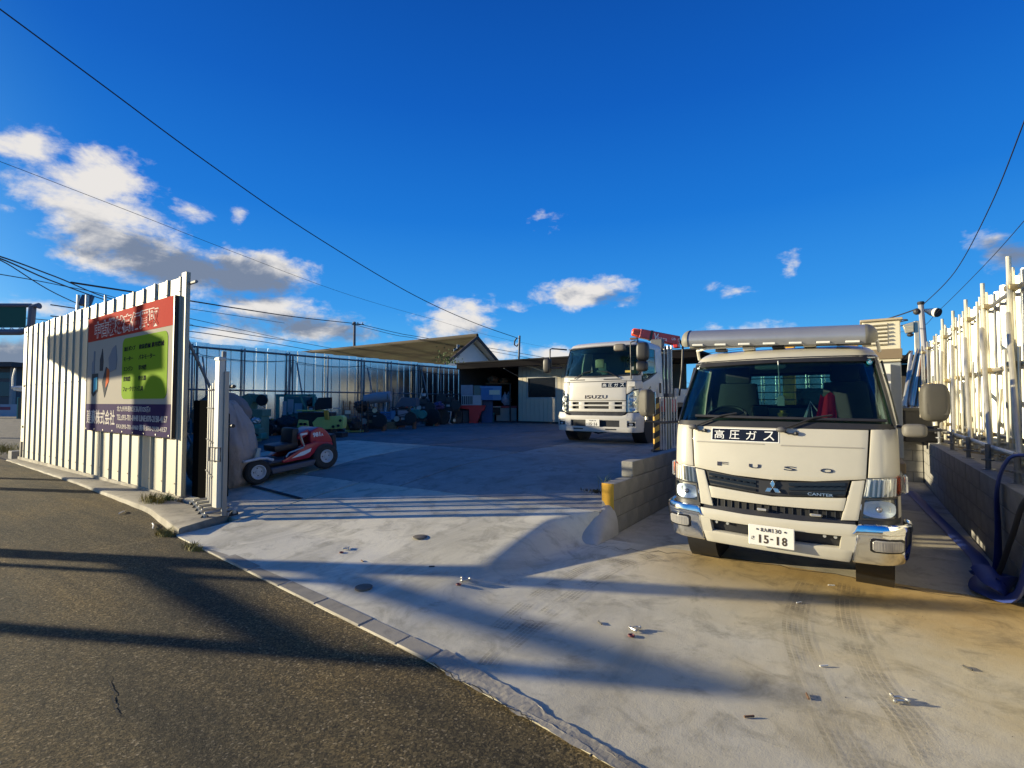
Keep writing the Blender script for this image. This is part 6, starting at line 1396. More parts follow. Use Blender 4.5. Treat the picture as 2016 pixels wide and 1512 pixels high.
b = MB(); b.tube([on_z(560, 862, .5), on_z(640, 852, .5), on_z(740, 843, .5), on_z(830, 838, .5)], .06, 6); b.build('yard_edge_kerb', kerb_m, kind='structure')
# drain channel with a grating
dr = thing('drain_channel', 'narrow dark drain grating in the concrete beside the mower', 'drain', tuple(ground_hit(492, 958, .021)))
p0, p1 = ground_hit(492, 958, .021), ground_hit(588, 984, .021); dv = p1 - p0; dn = Vector((-dv.y, dv.x, 0)).normalized() * .07
b = MB(); b.add([(0, 0, .012), dv + Vector((0, 0, .012)), dv + dn + Vector((0, 0, .012)), dn + Vector((0, 0, .012))], [(0, 1, 2, 3)]); b.build('channel', mat('drain_dark', (.012, .012, .012), .8), dr, smooth=0)
for k in range(40):
    c = dv * ((k + .5) / 40); b = MB(); b.tube([c + Vector((0, 0, .014)), c + dn + Vector((0, 0, .014))], .006, 4); o = b.build('grating_bar', dark_steel, dr)

# ================================================================= shed, house
SHY = 20.5
shed = thing('shed', 'cream boarded shed with a dark window under a long dark roof', 'shed', (-13.85, SHY, .5))
board_m = mat('shed_board', (.52, .46, .33), .7, var=.08, vs=2, stretch=(3, 1, .4))
bw2 = .245; bme = {}
def board(h):
    h = round(h, 2)
    if h not in bme: b = MB(); b.bb(.006, bw2 - .006, -.02, 0, 0, h); bme[h] = b.mesh('board', board_m, bevel=.004)
    return bme[h]
wx0, wx1, wz0, wz1 = .56, 2.17, 1.27, 2.26
for k in range(28):
    x = k * bw2
    if x + bw2 > wx0 + .01 and x < wx1 - .01:
        inst('board', board(wz0 - .03), shed, (x, 0, 0)); inst('board', board(3.0 - wz1 - .03), shed, (x, 0, wz1 + .03))
    else: inst('board', board(3.0), shed, (x, 0, 0))
b = MB(); b.bb(0, wx0, .0, .06, 0, 3); b.bb(wx1, 7, 0, .06, 0, 3); b.bb(wx0, wx1, 0, .06, 0, wz0); b.bb(wx0, wx1, 0, .06, wz1, 3); b.bb(-.0, .06, .06, 4.5, 0, 3); b.bb(0, 7, 4.5, 4.56, 0, 3); b.build('wall', mat('shed_backing', (.3, .27, .2), .8), shed, smooth=0)
win = MB(); win.bb(wx0 - .04, wx1 + .04, -.035, -.0, wz0 - .04, wz0 + .02); win.bb(wx0 - .04, wx1 + .04, -.035, 0, wz1 - .02, wz1 + .04); win.bb(wx0 - .04, wx0 + .02, -.035, 0, wz0 + .02, wz1 - .02); win.bb(wx1 - .02, wx1 + .04, -.035, 0, wz0 + .02, wz1 - .02); wo = win.build('window_frame', mat('frame_pale', (.4, .4, .36), .5), shed)
b = MB(); b.bb(wx0 + .02, wx1 - .02, .01, .02, wz0 + .02, wz1 - .02); b.build('window_glass', mat('dark_window', (.012, .013, .015), .15), wo)
b = MB(); b.bb(-3.1, 9, -1.1, 5, 2.98, 3.06); b.build('roof', mat('shed_roof', (.03, .028, .03), .85, spec=.1), shed, smooth=0)
b = MB(); b.bb(-3.1, 9, -1.16, -1.08, 2.76, 3.02); b.build('fascia', mat('fascia_dark', (.007, .006, .007), .9, var=.2, spec=.1), shed, bevel=.01)  # near black colour puts shade on the fascia
b = MB(); b.bb(-3.2, 9.05, -1.2, -1.1, 3.03, 3.1); b.build('gutter', mat('gutter_grey', (.025, .025, .026), .8, spec=.1), shed, bevel=.01)
for k in range(3): b = MB(); b.bb(-3.0 + .0, 9, -.9 + k * 1.6, -.8 + k * 1.6, 2.86, 2.98); b.build('rafter', mat('rafter', (.1, .08, .06), .8), shed)
b = MB(); b.tube([(1.0, -1.1, 2.85), (2.4, -.05, 2.25)], .035, 6); b.build('awning_strut', mat('strut_cream', (.5, .44, .3), .6), shed)
b = MB(); b.tube([(-.15, -1.05, 2.7), (.0, -.03, 2.35)], .02, 6); b.build('bracket', pipe_dark, shed)
b = MB(); b.bb(wx0 + .9, wx1 + .3, -.06, -.02, wz1 + .06, wz1 + .12); b.build('window_batten', mat('strut_cream', ()), shed)
b = MB(); b.bb(-3.05, -3.0, -1.0, 4.5, 0, 3.03); b.bb(-3.0, 0, 4.4, 4.46, 0, 3.03); b.build('store_wall', mat('store_dark', (.05, .045, .04), .9), shed)
for k in range(7): b = MB(); b.bb(-2.9 + k * .4, -2.84 + k * .4, 4.3, 4.38, 0, 2.9); b.build('store_batten', mat('batten_grey', (.16, .15, .14), .8), shed)
b = MB(); b.bb(0, 7, -.08, .02, -.06, .12); b.build('plinth', m_dark, shed)
# things in front of the shed wall
q = Prop('stool', 'small stool with a red top by the shed wall', 'stool', 1048, 830, -.4); q.box('seat', -6, 7, 20, 23, .3, m_red)
for a, c in ((-5, 6), (6, -5)): q.tube('leg', [(a, .02, 20), (c, .02, 0)], .014, pipe_m); q.tube('leg', [(a, .28, 20), (c, .28, 0)], .014, pipe_m)
q = Prop('bucket', 'white lidded bucket standing beside the red stool', 'bucket', 1059, 831, -.4); b = MB(); b.lathe([(6 * q.k, 0), (7 * q.k, 18 * q.k), (0, 18 * q.k)], 18); b.build('body', m_paleg, q.o); b = MB(); b.lathe([(7.5 * q.k, 18 * q.k), (7.5 * q.k, 19.5 * q.k), (2 * q.k, 20.5 * q.k), (0, 22 * q.k)], 18); b.build('lid', m_paleg, q.o)
for px, lb, m_, hh in ((1079, 'grey gas cylinder in a carrier frame by the shed window', mat('cyl_grey', (.25, .26, .27), .4, .4), 24), (1084, 'black gas cylinder next to the grey one by the shed', m_dark, 28)):
    q = Prop('gas_cylinder', lb, 'gas cylinder', px, 827, -.4); k = q.k; b = MB(); b.lathe([(3 * k, 0), (3 * k, hh * .75 * k), (2 * k, hh * .88 * k), (.8 * k, hh * .92 * k), (.8 * k, hh * k), (0, hh * k)], 14); b.build('cylinder', m_, q.o); q.tube('valve', [(-1.5, 0, hh), (1.5, 0, hh)], .02, pipe_m)
    if hh == 24: q.tube('carrier_frame', [(-7, 0, 0), (-7, 0, 18), (-3.5, 0, 19)], .014, m_dark)
q = Prop('brown_carton', 'low brown carton at the shed corner', 'carton', 1027, 831, -.4); q.box('carton', -5, 4, 0, 9, .3, mat('carton', (.1, .075, .05), .8))

HX = -21.15
house = thing('house', 'house with a mossy brown tiled gable roof beyond the back fence', 'house', (HX - 8, 25.4, 0))
def hh(x, y, z): return (x - (HX - 8), y - 25.4, z)
pg_ = [on_x(940, 663, HX + .55), on_x(880, 714, HX + .55), on_x(987, 718, HX + .55)]
ry, rz_ = pg_[0].y, pg_[0].z; ey0, ez0 = pg_[1].y, pg_[1].z; ey1, ez1 = pg_[2].y, pg_[2].z
tile = bpy.data.materials.new('mossy_tiles'); tile.use_nodes = True
def _tile():
    nt = tile.node_tree; N, L = nt.nodes, nt.links; p = N['Principled BSDF']; tc = N.new('ShaderNodeTexCoord')
    n = N.new('ShaderNodeTexNoise'); n.inputs['Scale'].default_value = .8; n.inputs['Detail'].default_value = 8; n.inputs['Roughness'].default_value = .7; mp = N.new('ShaderNodeMapping'); mp.inputs['Scale'].default_value = (.6, 2, 3); L.new(tc.outputs['Object'], mp.inputs[0]); L.new(mp.outputs[0], n.inputs[0])
    r = N.new('ShaderNodeValToRGB'); L.new(n.outputs[0], r.inputs[0]); e = r.color_ramp.elements; e[0].position, e[0].color = .3, (.05, .04, .025, 1); e[1].position, e[1].color = .72, (.095, .095, .048, 1); k = e.new(.5); k.color = (.075, .064, .036, 1)
    L.new(r.outputs[0], p.inputs['Base Color']); p.inputs['Roughness'].default_value = .9; p.inputs['Specular IOR Level'].default_value = .15
_tile()
ov, Lh = .55, 27.0
for nm, (ya, za) in (('roof_slope', (ey0, ez0)), ('roof_slope', (ey1, ez1))):
    b = MB(); rows = 26; sl = Vector((0, ya - ry, za - rz_)); nrm = Vector((0, -sl.z, sl.y)).normalized(); nrm = nrm if nrm.z > 0 else -nrm
    for r in range(rows):   # every course of tiles laps over the next
        a0 = sl * (r / rows * 1.08); a1 = sl * ((r + 1.15) / rows * 1.08); base = Vector((0, ry, rz_))
        p0, p1 = base + a0 + nrm * .01, base + a1 + nrm * .07
        vs = [hh(HX + ov, *p0[1:]), hh(HX - Lh, *p0[1:]), hh(HX - Lh, *p1[1:]), hh(HX + ov, *p1[1:])]; p2 = base + a1 + nrm * .03
        vs += [hh(HX - Lh, *p2[1:]), hh(HX + ov, *p2[1:])]
        b.add(vs, [(0, 1, 2, 3), (3, 2, 4, 5)])
    b.build(nm, tile, house, smooth=0)
    b = MB(); base = Vector((0, ry, rz_)); e = base + sl * 1.08
    for x0, x1 in ((HX + ov - .06, HX + ov + .04),):
        b.add([hh(x0, base.y, base.z + .08), hh(x1, base.y, base.z + .08), hh(x1, e.y, e.z + .08), hh(x0, e.y, e.z + .08), hh(x0, base.y, base.z - .14), hh(x1, base.y, base.z - .14), hh(x1, e.y, e.z - .14), hh(x0, e.y, e.z - .14)], [(0, 1, 2, 3), (4, 7, 6, 5), (0, 4, 5, 1), (3, 2, 6, 7), (0, 3, 7, 4), (1, 5, 6, 2)])
    b.build('barge_board', mat('barge_brown', (.06, .045, .04), .7), house)
    b = MB(); b.add([hh(HX + ov, base.y, base.z - .05), hh(HX - Lh, base.y, base.z - .05), hh(HX - Lh, e.y, e.z - .05), hh(HX + ov, e.y, e.z - .05)], [(0, 1, 2, 3)]); b.build('soffit', mat('soffit_grey', (.4, .42, .42), .8), house, smooth=0)
b = MB(); b.tube([hh(HX + ov, ry, rz_ + .1), hh(HX - Lh, ry, rz_ + .1)], .13, 8); b.build('ridge_tiles', mat('ridge_dark', (.07, .055, .035), .85), house)
b = MB(); b.prism([(ey0 + .35 - 25.4, .3), (ey1 - .35 - 25.4, .3), (ey1 - .35 - 25.4, ez1 + .05), (ry - 25.4, rz_ - .25), (ey0 + .35 - 25.4, ez0 + .05)], 'x', HX - Lh + .5 - (HX - 8), HX - (HX - 8)); b.build('wall', mat('house_render', (.55, .56, .55), .85, var=.03), house, smooth=0)
b = MB(); vp = on_x(902, 690, HX + .02); b.box(hh(HX + .03, vp.y, vp.z), (.06, .28, .75)); b.build('gable_vent', mat('vent_grey', (.3, .33, .33), .6), house, bevel=.01)
b = MB(); vp = on_x(896, 690, HX + .02); b.lathe([(.16, 0), (.18, .03), (.14, .05), (0, .04)], 14, hh(HX + .01, vp.y, vp.z), 'x'); b.build('gable_lamp', mat('vent_grey', ()), house)
for k in range(5): b = MB(); b.bb(*[c for p in zip(hh(HX + .0, ey0 + .36, ez0 - .2 - k * .4), hh(HX + .012, ey1 - .36, ez0 - .19 - k * .4)) for c in p]); b.build('siding_joint', mat('joint_grey', (.35, .36, .37), .8), house)
# ================================================================= poles, wires, lamps
wire_m = mat('cable_black', (.015, .015, .018), .6)
def at_depth(px, py, Z): return _c + sight(px, py) * Z
def overhead(label, pts, r, parent=None, group='overhead cables'):
    """pts: (px, py, Z); smooth curve through them"""
    P = [at_depth(*p) for p in pts]; out = []
    for i in range(len(P) - 1):
        a, b_, c, d = P[max(i - 1, 0)], P[i], P[i + 1], P[min(i + 2, len(P) - 1)]
        for k in range(8):
            t = k / 8; out.append(.5 * ((2 * b_) + (c - a) * t + (2 * a - 5 * b_ + 4 * c - d) * t * t + (3 * b_ - a - 3 * c + d) * t ** 3))
    out.append(P[-1]); b = MB(); b.tube(out, r, 6); o = b.build('overhead_cable', wire_m, parent)
    return tag(o, label, 'cable', group)
svc = at_depth(1022, 667, 24)
sp = thing('service_pole', 'thin service pole with a curled cable above the shed roof', 'pole', (svc.x - .02, svc.y, 3.5))
b = MB(); b.tube([(0, 0, 0), (.05, 0, svc.z - 3.5 + .15)], .05, 8); b.build('pole', mat('pole_grey', (.1, .11, .12), .6), sp)
b = MB(); b.tube([(.04, 0, .95), (-.12, 0, .78), (-.26, 0, .86), (-.24, 0, 1.05), (-.12, 0, 1.18)], .035, 6); b.build('cable_loop', wire_m, sp)
overhead('thick black cable sweeping from the upper left corner down to the service pole', [(-60, -25, 9), (0, 18, 9.4), (200, 166, 10.8), (400, 314, 12.8), (600, 452, 15.3), (800, 573, 18.6), (925, 632, 21.4), (1020, 666, 24)], .014)
overhead('thin cable crossing the big cloud towards the house roof', [(-40, 305, 12), (0, 318, 12.2), (250, 414, 14.5), (470, 500, 17.5), (680, 578, 22), (850, 628, 28), (1015, 672, 40), (1200, 705, 70)], .007)
overhead('cable pair drooping from behind the fence to the far utility pole', [(140, 556, 22), (372, 592, 30), (480, 609, 38), (590, 625, 48), (700, 637, 60)], .045)
overhead('thin far cable running on right of the utility pole', [(700, 636, 60), (780, 655, 62), (830, 664, 64), (1050, 700, 75), (1500, 780, 110)], .035)
overhead('second far cable running on under the first right of the utility pole', [(700, 640, 60), (780, 660, 62), (830, 668, 64), (1080, 712, 75), (1500, 790, 110)], .03)
up = at_depth(698, 640, 60)
pole = thing('utility_pole', 'distant utility pole with a short crossarm rising behind the house roof', 'utility pole', (up.x, up.y, 0))
b = MB(); b.tube([(0, 0, 0), (0, 0, up.z + .4)], [.2, .14], 10); b.build('pole', mat('pole_concrete', (.12, .12, .13), .8), pole)
b = MB(); b.box((.4, .2, up.z + .05), (1.5, .1, .1), rz=YAW); b.build('crossarm', dark_steel, pole)
for dx in (-.3, .3, .9): b = MB(); b.cyl((.1 + dx * .8, .05 + dx * .55, up.z + .1), (.1 + dx * .8, .05 + dx * .55, up.z + .35), .06, n=8); b.build('insulator', m_paleg, pole)
# bundle at the far left
for i, (y0, y1, y2, lb) in enumerate(((505, 545, 592, 'upper cable of the dark bundle at the far left'), (509, 556, 598, 'middle cable of the dark bundle at the far left'), (512, 578, 634, 'lower steep cable of the dark bundle at the far left'))):
    overhead(lb, [(-900, y0 - 330, 9), (-300, y0 - 78, 13), (-80, y0 - 16, 16), (0, y0, 18), (110, y1, 22), (235, y2, 30), (360, y2 + (14, 26, 60)[i], 42), (560, y2 + (44, 70, 110)[i], 70)], .028 if i < 2 else .02)
for i, (pts, lb) in enumerate((([(-700, 400, 12), (-40, 536, 20), (0, 540, 21), (120, 562, 26), (240, 590, 34), (380, 640, 50)], 'thin pale cable under the dark bundle at the far left'), ([(-300, 590, 25), (70, 628, 40), (140, 634, 48), (230, 640, 60), (400, 668, 90)], 'low cable passing the pipe stubs above the ribbed fence'), ([(100, 600, 28), (372, 640, 40), (520, 664, 55), (600, 676, 70), (760, 706, 100)], 'low far cable behind the sheet fence, upper one'), ([(100, 622, 28), (372, 652, 40), (480, 668, 50), (560, 680, 60), (760, 716, 100)], 'low far cable behind the sheet fence, lower one'))):
    overhead(lb, pts, .02 if i == 0 else .035)
# lamp pole at the right
lp_t, lp_b = at_depth(1813, 600, 19), at_depth(1828, 720, 19)
lpole = thing('lamp_pole', 'slim grey pole with two floodlights standing past the end of the right fence', 'lamp pole', (lp_b.x, lp_b.y, .8))
b = MB(); b.tube([(0, 0, 0), lp_t - Vector((lp_b.x, lp_b.y, .8))], [.11, .09], 10); b.build('pole', mat('pole_pale', (.3, .29, .3), .6), lpole)
tp = lp_t - Vector((lp_b.x, lp_b.y, .8))
b = MB(); b.lathe([(.1, 0), (.12, .06), (.1, .12), (0, .13)], 12, tp); b.build('pole_cap', dark_steel, lpole)
b = MB(); c = tp + Vector((.32, .2, -.28)); b.tube([c - Vector((.22, .1, -.08)), c, c + Vector((.16, -.12, -.06))], [.05, .14, .18], 14); b.build('floodlight', white_dull, lpole)
b = MB(); c2 = c + Vector((.17, -.13, -.065)); b.tube([c2, c2 + Vector((.02, -.02, -.01))], .17, 14); b.build('lamp_glass', m_dark, lpole)
b = MB(); b.ball(tp + Vector((-.13, 0, -.25)), (.12, .12, .13), 10); b.build('junction_box', m_dark, lpole)
for z in (.9, 1.5): b = MB(); b.lathe([(.115, 0), (.125, .02), (.115, .04)], 10, tp * (z / tp.z) if False else (tp.x * z / tp.z, tp.y * z / tp.z, z)); b.build('band', dark_steel, lpole)
s2 = at_depth(1806, 690, 17)
sp2 = thing('lamp_post', 'cream square pipe post with a slatted lamp beside the slim grey pole', 'lamp post', (s2.x, s2.y, .8))
tz = at_depth(1808, 632, 17).z - .8
b = MB(); b.bb(-.07, .07, -.06, .06, 0, tz); b.build('post', mat('pale_scaffold_pipe', ()), sp2, bevel=.01)
b = MB(); b.prism([(-.38, tz - .12), (-.08, tz - .02), (-.08, tz - .38), (-.3, tz - .4)], 'y', -.12, .12); lmp = b.build('slatted_lamp', mat('pale_scaffold_pipe', ()), sp2, bevel=.015)
for k in range(4): b = MB(); b.bb(-.36 + k * .015, -.1, -.13, -.12, tz - .2 - k * .05, tz - .18 - k * .05); b.build('lamp_slat', mat('strut_cream', ()), lmp)
b = MB(); b.ball((-.18, 0, tz - .46), (.1, .08, .07), 8); b.build('lamp_joint', m_dark, sp2)
overhead('cable rising steeply from the lamp pole to the upper right edge', [(1815, 602, 19), (1880, 535, 16.5), (1950, 405, 13.5), (2016, 240, 11), (2050, 140, 10)], .014)
overhead('thin cable passing behind the right fence to the right edge', [(1400, 690, 60), (1700, 660, 27), (1800, 650, 22), (1850, 610, 18), (1940, 520, 14), (2016, 435, 11), (2060, 380, 10)], .009)
overhead('short dark cable from the lamp pole towards the louvred box', [(1200, 700, 60), (1660, 648, 24), (1745, 628, 21), (1806, 608, 19)], .024)
overhead('lower short cable from the lamp post towards the louvred box', [(1200, 715, 60), (1640, 668, 24), (1740, 650, 21), (1805, 632, 17)], .018)

# leaning pipes and dark container at the end of the bay
ct = on_z(1812, 872, .82)
con = thing('steel_bin', 'black steel bin standing under the bundle of leaning pipes', 'bin', (on_z(1795, 872, .82).x, on_z(1795, 872, .82).y, .82), YAW * .6)
b = MB(); b.bb(-.1, .5, 0, .8, .02, .62); b.build('bin_body', m_dark, con, bevel=.015)
b = MB(); b.bb(-.13, .53, -.03, .83, .58, .63); b.build('bin_rim', black_pl, con)
b = MB(); b.bb(-.34, -.16, -.05, .25, 0, 1.3); b.build('side_post', white_dull, con, bevel=.02)
pipes_p = on_z(1800, 866, .82)
for k in range(15):
    r_ = random.Random(k + 40); px0 = 1776 + k * 2.9; p = at_depth(px0, 800 + r_.uniform(-3, 4), 13.2 + .03 * k)
    t = at_depth(px0 + 8 + r_.uniform(4, 24) - k * .6, 690 + r_.uniform(-4, 30), 14.6 + .05 * k)
    m_ = (pipe_y, white_dull, m_rust, pipe_m, mat('pipe_brown', (.3, .2, .12), .6, .3))[(k * 3) % 5]
    b = MB(); b.tube([p, t], .028 + .008 * (k % 3), 8); o = b.build('leaning_pipe', m_)
    order = ('first', 'second', 'third', 'fourth', 'fifth', 'sixth', 'seventh', 'eighth', 'ninth', 'tenth', 'eleventh', 'twelfth', 'thirteenth', 'fourteenth', 'fifteenth')[k]
    tag(o, ('pale', 'white', 'rusty', 'grey', 'brown')[(k * 3) % 5] + ' pipe, ' + order + ' from the truck side in the bundle leaning over the black bin', 'pipe', 'pipes leaning over the black bin')
rk = at_depth(1790, 700, 22)
rack = thing('open_shelter', 'dark open shelter with a thin flat roof behind the leaning pipes', 'shelter', (rk.x, rk.y, .5))
b = MB(); b.bb(-3, 1.6, -.6, 2.5, 2.92, 3.05); b.build('roof', mat('shed_roof', ()), rack)
b = MB(); b.bb(-3, 1.6, -.66, -.6, 2.95, 3.12); b.build('roof_edge', mat('gutter_grey', ()), rack)
b = MB(); b.bb(-3, 1.6, 2.3, 2.4, 0, 2.9); b.build('back_wall', mat('store_dark', ()), rack)
for x in (-2.5, -1.2, .1, 1.4): b = MB(); b.bb(x - .05, x + .05, -.5, -.4, 0, 2.92); b.build('post', mat('batten_grey', ()), rack)
# yellow machine seen through the rear window of the lorry
ym = thing('excavator', 'yellow machine frame standing behind the flatbed lorry', 'machine', (-.6, 14.2, .5))
for x in (-.75, .55): b = MB(); b.bb(x - .14, x + .14, -.1, .1, .1, 2.6); b.build('mast', mat('machine_yellow', (.7, .36, .03), .5), ym, bevel=.02)
b = MB(); b.bb(-.75, .55, -.05, .05, .8, .95); b.build('cross_member', mat('machine_yellow', ()), ym)
b = MB(); b.bb(-.9, .8, .2, 1.8, .2, 1.4); b.build('body', m_dark, ym, bevel=.05)
for x in (-.9, .7): b = MB(); b.lathe([(.0, -.1), (.33, -.1), (.35, 0), (.33, .1), (0, .1)], 18, (x, .3, .35), 'x'); b.build('wheel', rubber, ym)
bs_ = thing('sheet_screen', 'blue sheet screen closing the yard behind the yellow machine', 'fence', (-4, 17.5, .5))
for k in range(12): inst('panel', bmesh_[k % 3], bs_, (k * .41, 0, -.6), (0, 0, 0), (1, 1, .9))
# broad straps over the block wall
blue_m = mat('hose_blue', (.012, .03, .16), .55, var=.15)
def ribbon(pts, w, t, wd):
    P = [Vector(p) for p in pts]; C = []
    for i in range(len(P) - 1):
        a, b_, c, d = P[max(i - 1, 0)], P[i], P[i + 1], P[min(i + 2, len(P) - 1)]
        for k in range(6):
            s_ = k / 6; C.append(.5 * ((2 * b_) + (c - a) * s_ + (2 * a - 5 * b_ + 4 * c - d) * s_ ** 2 + (3 * b_ - a - 3 * c + d) * s_ ** 3))
    C.append(P[-1]); b = MB(); vs = []
    for i, p in enumerate(C):
        tg = (C[min(i + 1, len(C) - 1)] - C[max(i - 1, 0)]).normalized(); w_ = Vector(wd[0]).lerp(Vector(wd[1]), i / (len(C) - 1)); w_ = (w_ - tg * w_.dot(tg)).normalized(); n_ = tg.cross(w_)
        for j in range(8): a = 2 * math.pi * j / 8; vs.append(p + w_ * math.cos(a) * w / 2 + n_ * math.sin(a) * t / 2)
    n = len(C); b.add(vs, [(i * 8 + j, i * 8 + (j + 1) % 8, (i + 1) * 8 + (j + 1) % 8, (i + 1) * 8 + j) for i in range(n - 1) for j in range(8)]); return b
yv = Vector((0, 1, 0)); HY = on_x(1966, 1000, 1.02).y
o = ribbon([(1.22, HY - .1, 1.1), (1.1, HY, 1.06), (1.02, HY + .02, .8), (1.01, HY, .4), (.98, HY - .05, .08), (.92, HY + .1, .03), (.95, 6.6, .03), (.9, 7.6, .03), (.82, 9.2, .03), (.75, 10.8, .03)], .13, .03, ((0, 1, 0), (1, 0, 0))).build('flat_hose', blue_m, smooth=60); tag(o, 'flat blue hose hanging over the block wall and trailing along its foot', 'hose')
o = ribbon([(1.25, HY - 1.0, 1.05), (1.04, HY - .85, .85), (.99, HY - .6, .5), (.95, HY - .3, .12), (.9, HY - .1, .04)], .1, .025, ((0, 1, 0), (0, 1, 0))).build('flat_hose', mat('strap_black', (.012, .012, .013), .7), smooth=60); tag(o, 'black flat strap slanting down the block wall beside the blue hose', 'strap')
o = ribbon([(1.3, HY - 1.1, 1.15), (1.08, HY - 1.08, 1.0), (1.0, HY - 1.05, .5), (.94, HY - .9, .12), (.8, HY - .6, .06), (.86, HY - .2, .07), (.98, HY - .5, .12), (.86, HY - .85, .16), (.82, HY - .5, .2)], .14, .05, ((0, 1, 0), (.5, 1, .2))).build('flat_hose', blue_m, smooth=60); tag(o, 'bulky dark blue hose heaped at the right edge on the ground', 'hose')
rubb = MB()
for k in range(40):
    r_ = random.Random(k); rubb.tube([(1.35 + r_.uniform(-.1, .2), 5.5 + k * .14, .84 + r_.uniform(0, .12)), (1.35 + r_.uniform(-.15, .25), 5.5 + k * .14 + r_.uniform(-.5, .5), .84 + r_.uniform(0, .22))], .006, 4)
o = rubb.build('dry_twigs', mat('dry_twig', (.3, .22, .1), .9)); o['kind'] = 'stuff'

# ================================================================= far left of the street
gb = at_depth(-90, 640, 24)
bb2 = thing('banner_frame', 'green sheet laced into a thick grey pipe frame at the far left', 'banner', (gb.x, gb.y, 0), YAW)
k = 24 / FPX
def gx(px): return (px + 90) * k
gz = lambda py: at_depth(30, py, 24).z
b = MB(); b.bb(gx(-300), gx(50), -.02, .02, gz(645), gz(599)); b.build('green_sheet', mat('banner_green', (.008, .1, .06), .7, bump=.2, bs=8), bb2)
b = MB(); b.tube([(gx(-320), 0, gz(654)), (gx(40), 0, gz(654)), (gx(56), 0, gz(650)), (gx(61), 0, gz(640)), (gx(63), 0, gz(603)), (gx(76), 0, gz(602))], .15, 10); b.build('pipe_frame', mat('frame_grey', (.13, .13, .16), .45), bb2)
b = MB(); b.tube([(gx(-320), 0, gz(600)), (gx(60), 0, gz(601))], .1, 8); b.build('pipe_frame', mat('frame_grey', ()), bb2)
for i in range(20): b = MB(); x = -290 + i * 17; b.tube([(gx(x), 0, gz(653)), (gx(x + 8), -.04, gz(645)), (gx(x + 16), 0, gz(653))], .025, 4); b.build('lacing', letter_white, bb2)
b = MB(); b.tube([(gx(-200), .2, 0), (gx(-200), .2, gz(600))], .2, 10); b.build('frame_post', mat('frame_grey', ()), bb2)
fb = at_depth(-40, 812, 62)
far = thing('building', 'dark flat roofed building across the road at the far left', 'building', (fb.x, fb.y, 0), YAW)
kb = 62 / FPX; z_ = lambda py: at_depth(20, py, 62).z
b = MB(); b.bb(-20, 66 * kb, .3, 9, 0, z_(722)); b.build('wall', mat('far_wall', (.08, .08, .085), .6), far)
b = MB(); b.bb(-20, 83 * kb, -1.5, 9.5, z_(723), z_(714)); b.build('roof', mat('far_roof', (.05, .045, .045), .7), far)
for a, c, p, q_ in ((-20, 66 * kb, 745, 733), (-20, 60 * kb, 780, 752)): b = MB(); b.bb(a, c, .2, .3, z_(p), z_(q_)); b.build('window', mat('far_glass', (.03, .04, .045), .1), far)
b = MB(); b.bb(60 * kb, 66 * kb, -.2, .25, 0, z_(722)); b.build('corner_post', mat('far_pale', (.3, .28, .26), .6), far)
bnn = thing('low_banner', 'low white banner with a red stripe in front of the dark building', 'banner', tuple(at_depth(0, 818, 52)[:2]) + (0,), YAW); k2 = 52 / FPX; zz = lambda py: at_depth(10, py, 52).z
b = MB(); b.bb(-14, 32 * k2, 0, .06, .05, zz(796)); b.build('banner_board', mat('banner_white', (.35, .38, .42), .7), bnn); b = MB(); b.bb(-10, 20 * k2, -.01, 0, zz(807), zz(801)); b.build('red_stripe', mat('banner_red', (.3, .06, .08), .7), bnn)
gp_ = at_depth(36, 816, 46); gpo = thing('green_board', 'small green edged board standing beside the low banner', 'board', (gp_.x, gp_.y, 0), YAW); k3 = 46 / FPX
b = MB(); b.bb(-2 * k3, 8 * k3, 0, .1, 0, at_depth(36, 783, 46).z); b.build('board', mat('board_brown', (.14, .11, .06), .7), gpo); b = MB(); b.bb(-3 * k3, -1 * k3, -.02, .1, 0, at_depth(36, 782, 46).z); b.build('board_edge', mat('edge_green', (.15, .35, .25), .6), gpo)
ba = at_depth(22, 830, 15); bar_ = thing('barrier_arm', 'pale metal barrier arm sticking out past the left end of the fence', 'barrier', (ba.x, ba.y, 0), YAW); k4 = 15 / FPX; zb = lambda py: at_depth(30, py, 15).z
b = MB(); b.tube([(0, 0, zb(763)), (1.3, .2, zb(762))], .05, 8); b.build('arm', white_dull, bar_); b = MB(); b.tube([(0.05, 0, zb(767)), (.5, .1, zb(771)), (1.3, .2, zb(768))], .035, 8); b.build('arm_brace', white_dull, bar_); b = MB(); b.tube([(0, 0, zb(762)), (0, 0, zb(741)), (.06, 0, zb(725))], .02, 6); b.build('rod', white_dull, bar_)
b = MB(); b.tube([(1.2, .25, 0), (1.2, .25, zb(755))], .04, 8); b.build('arm_post', pipe_dark, bar_)
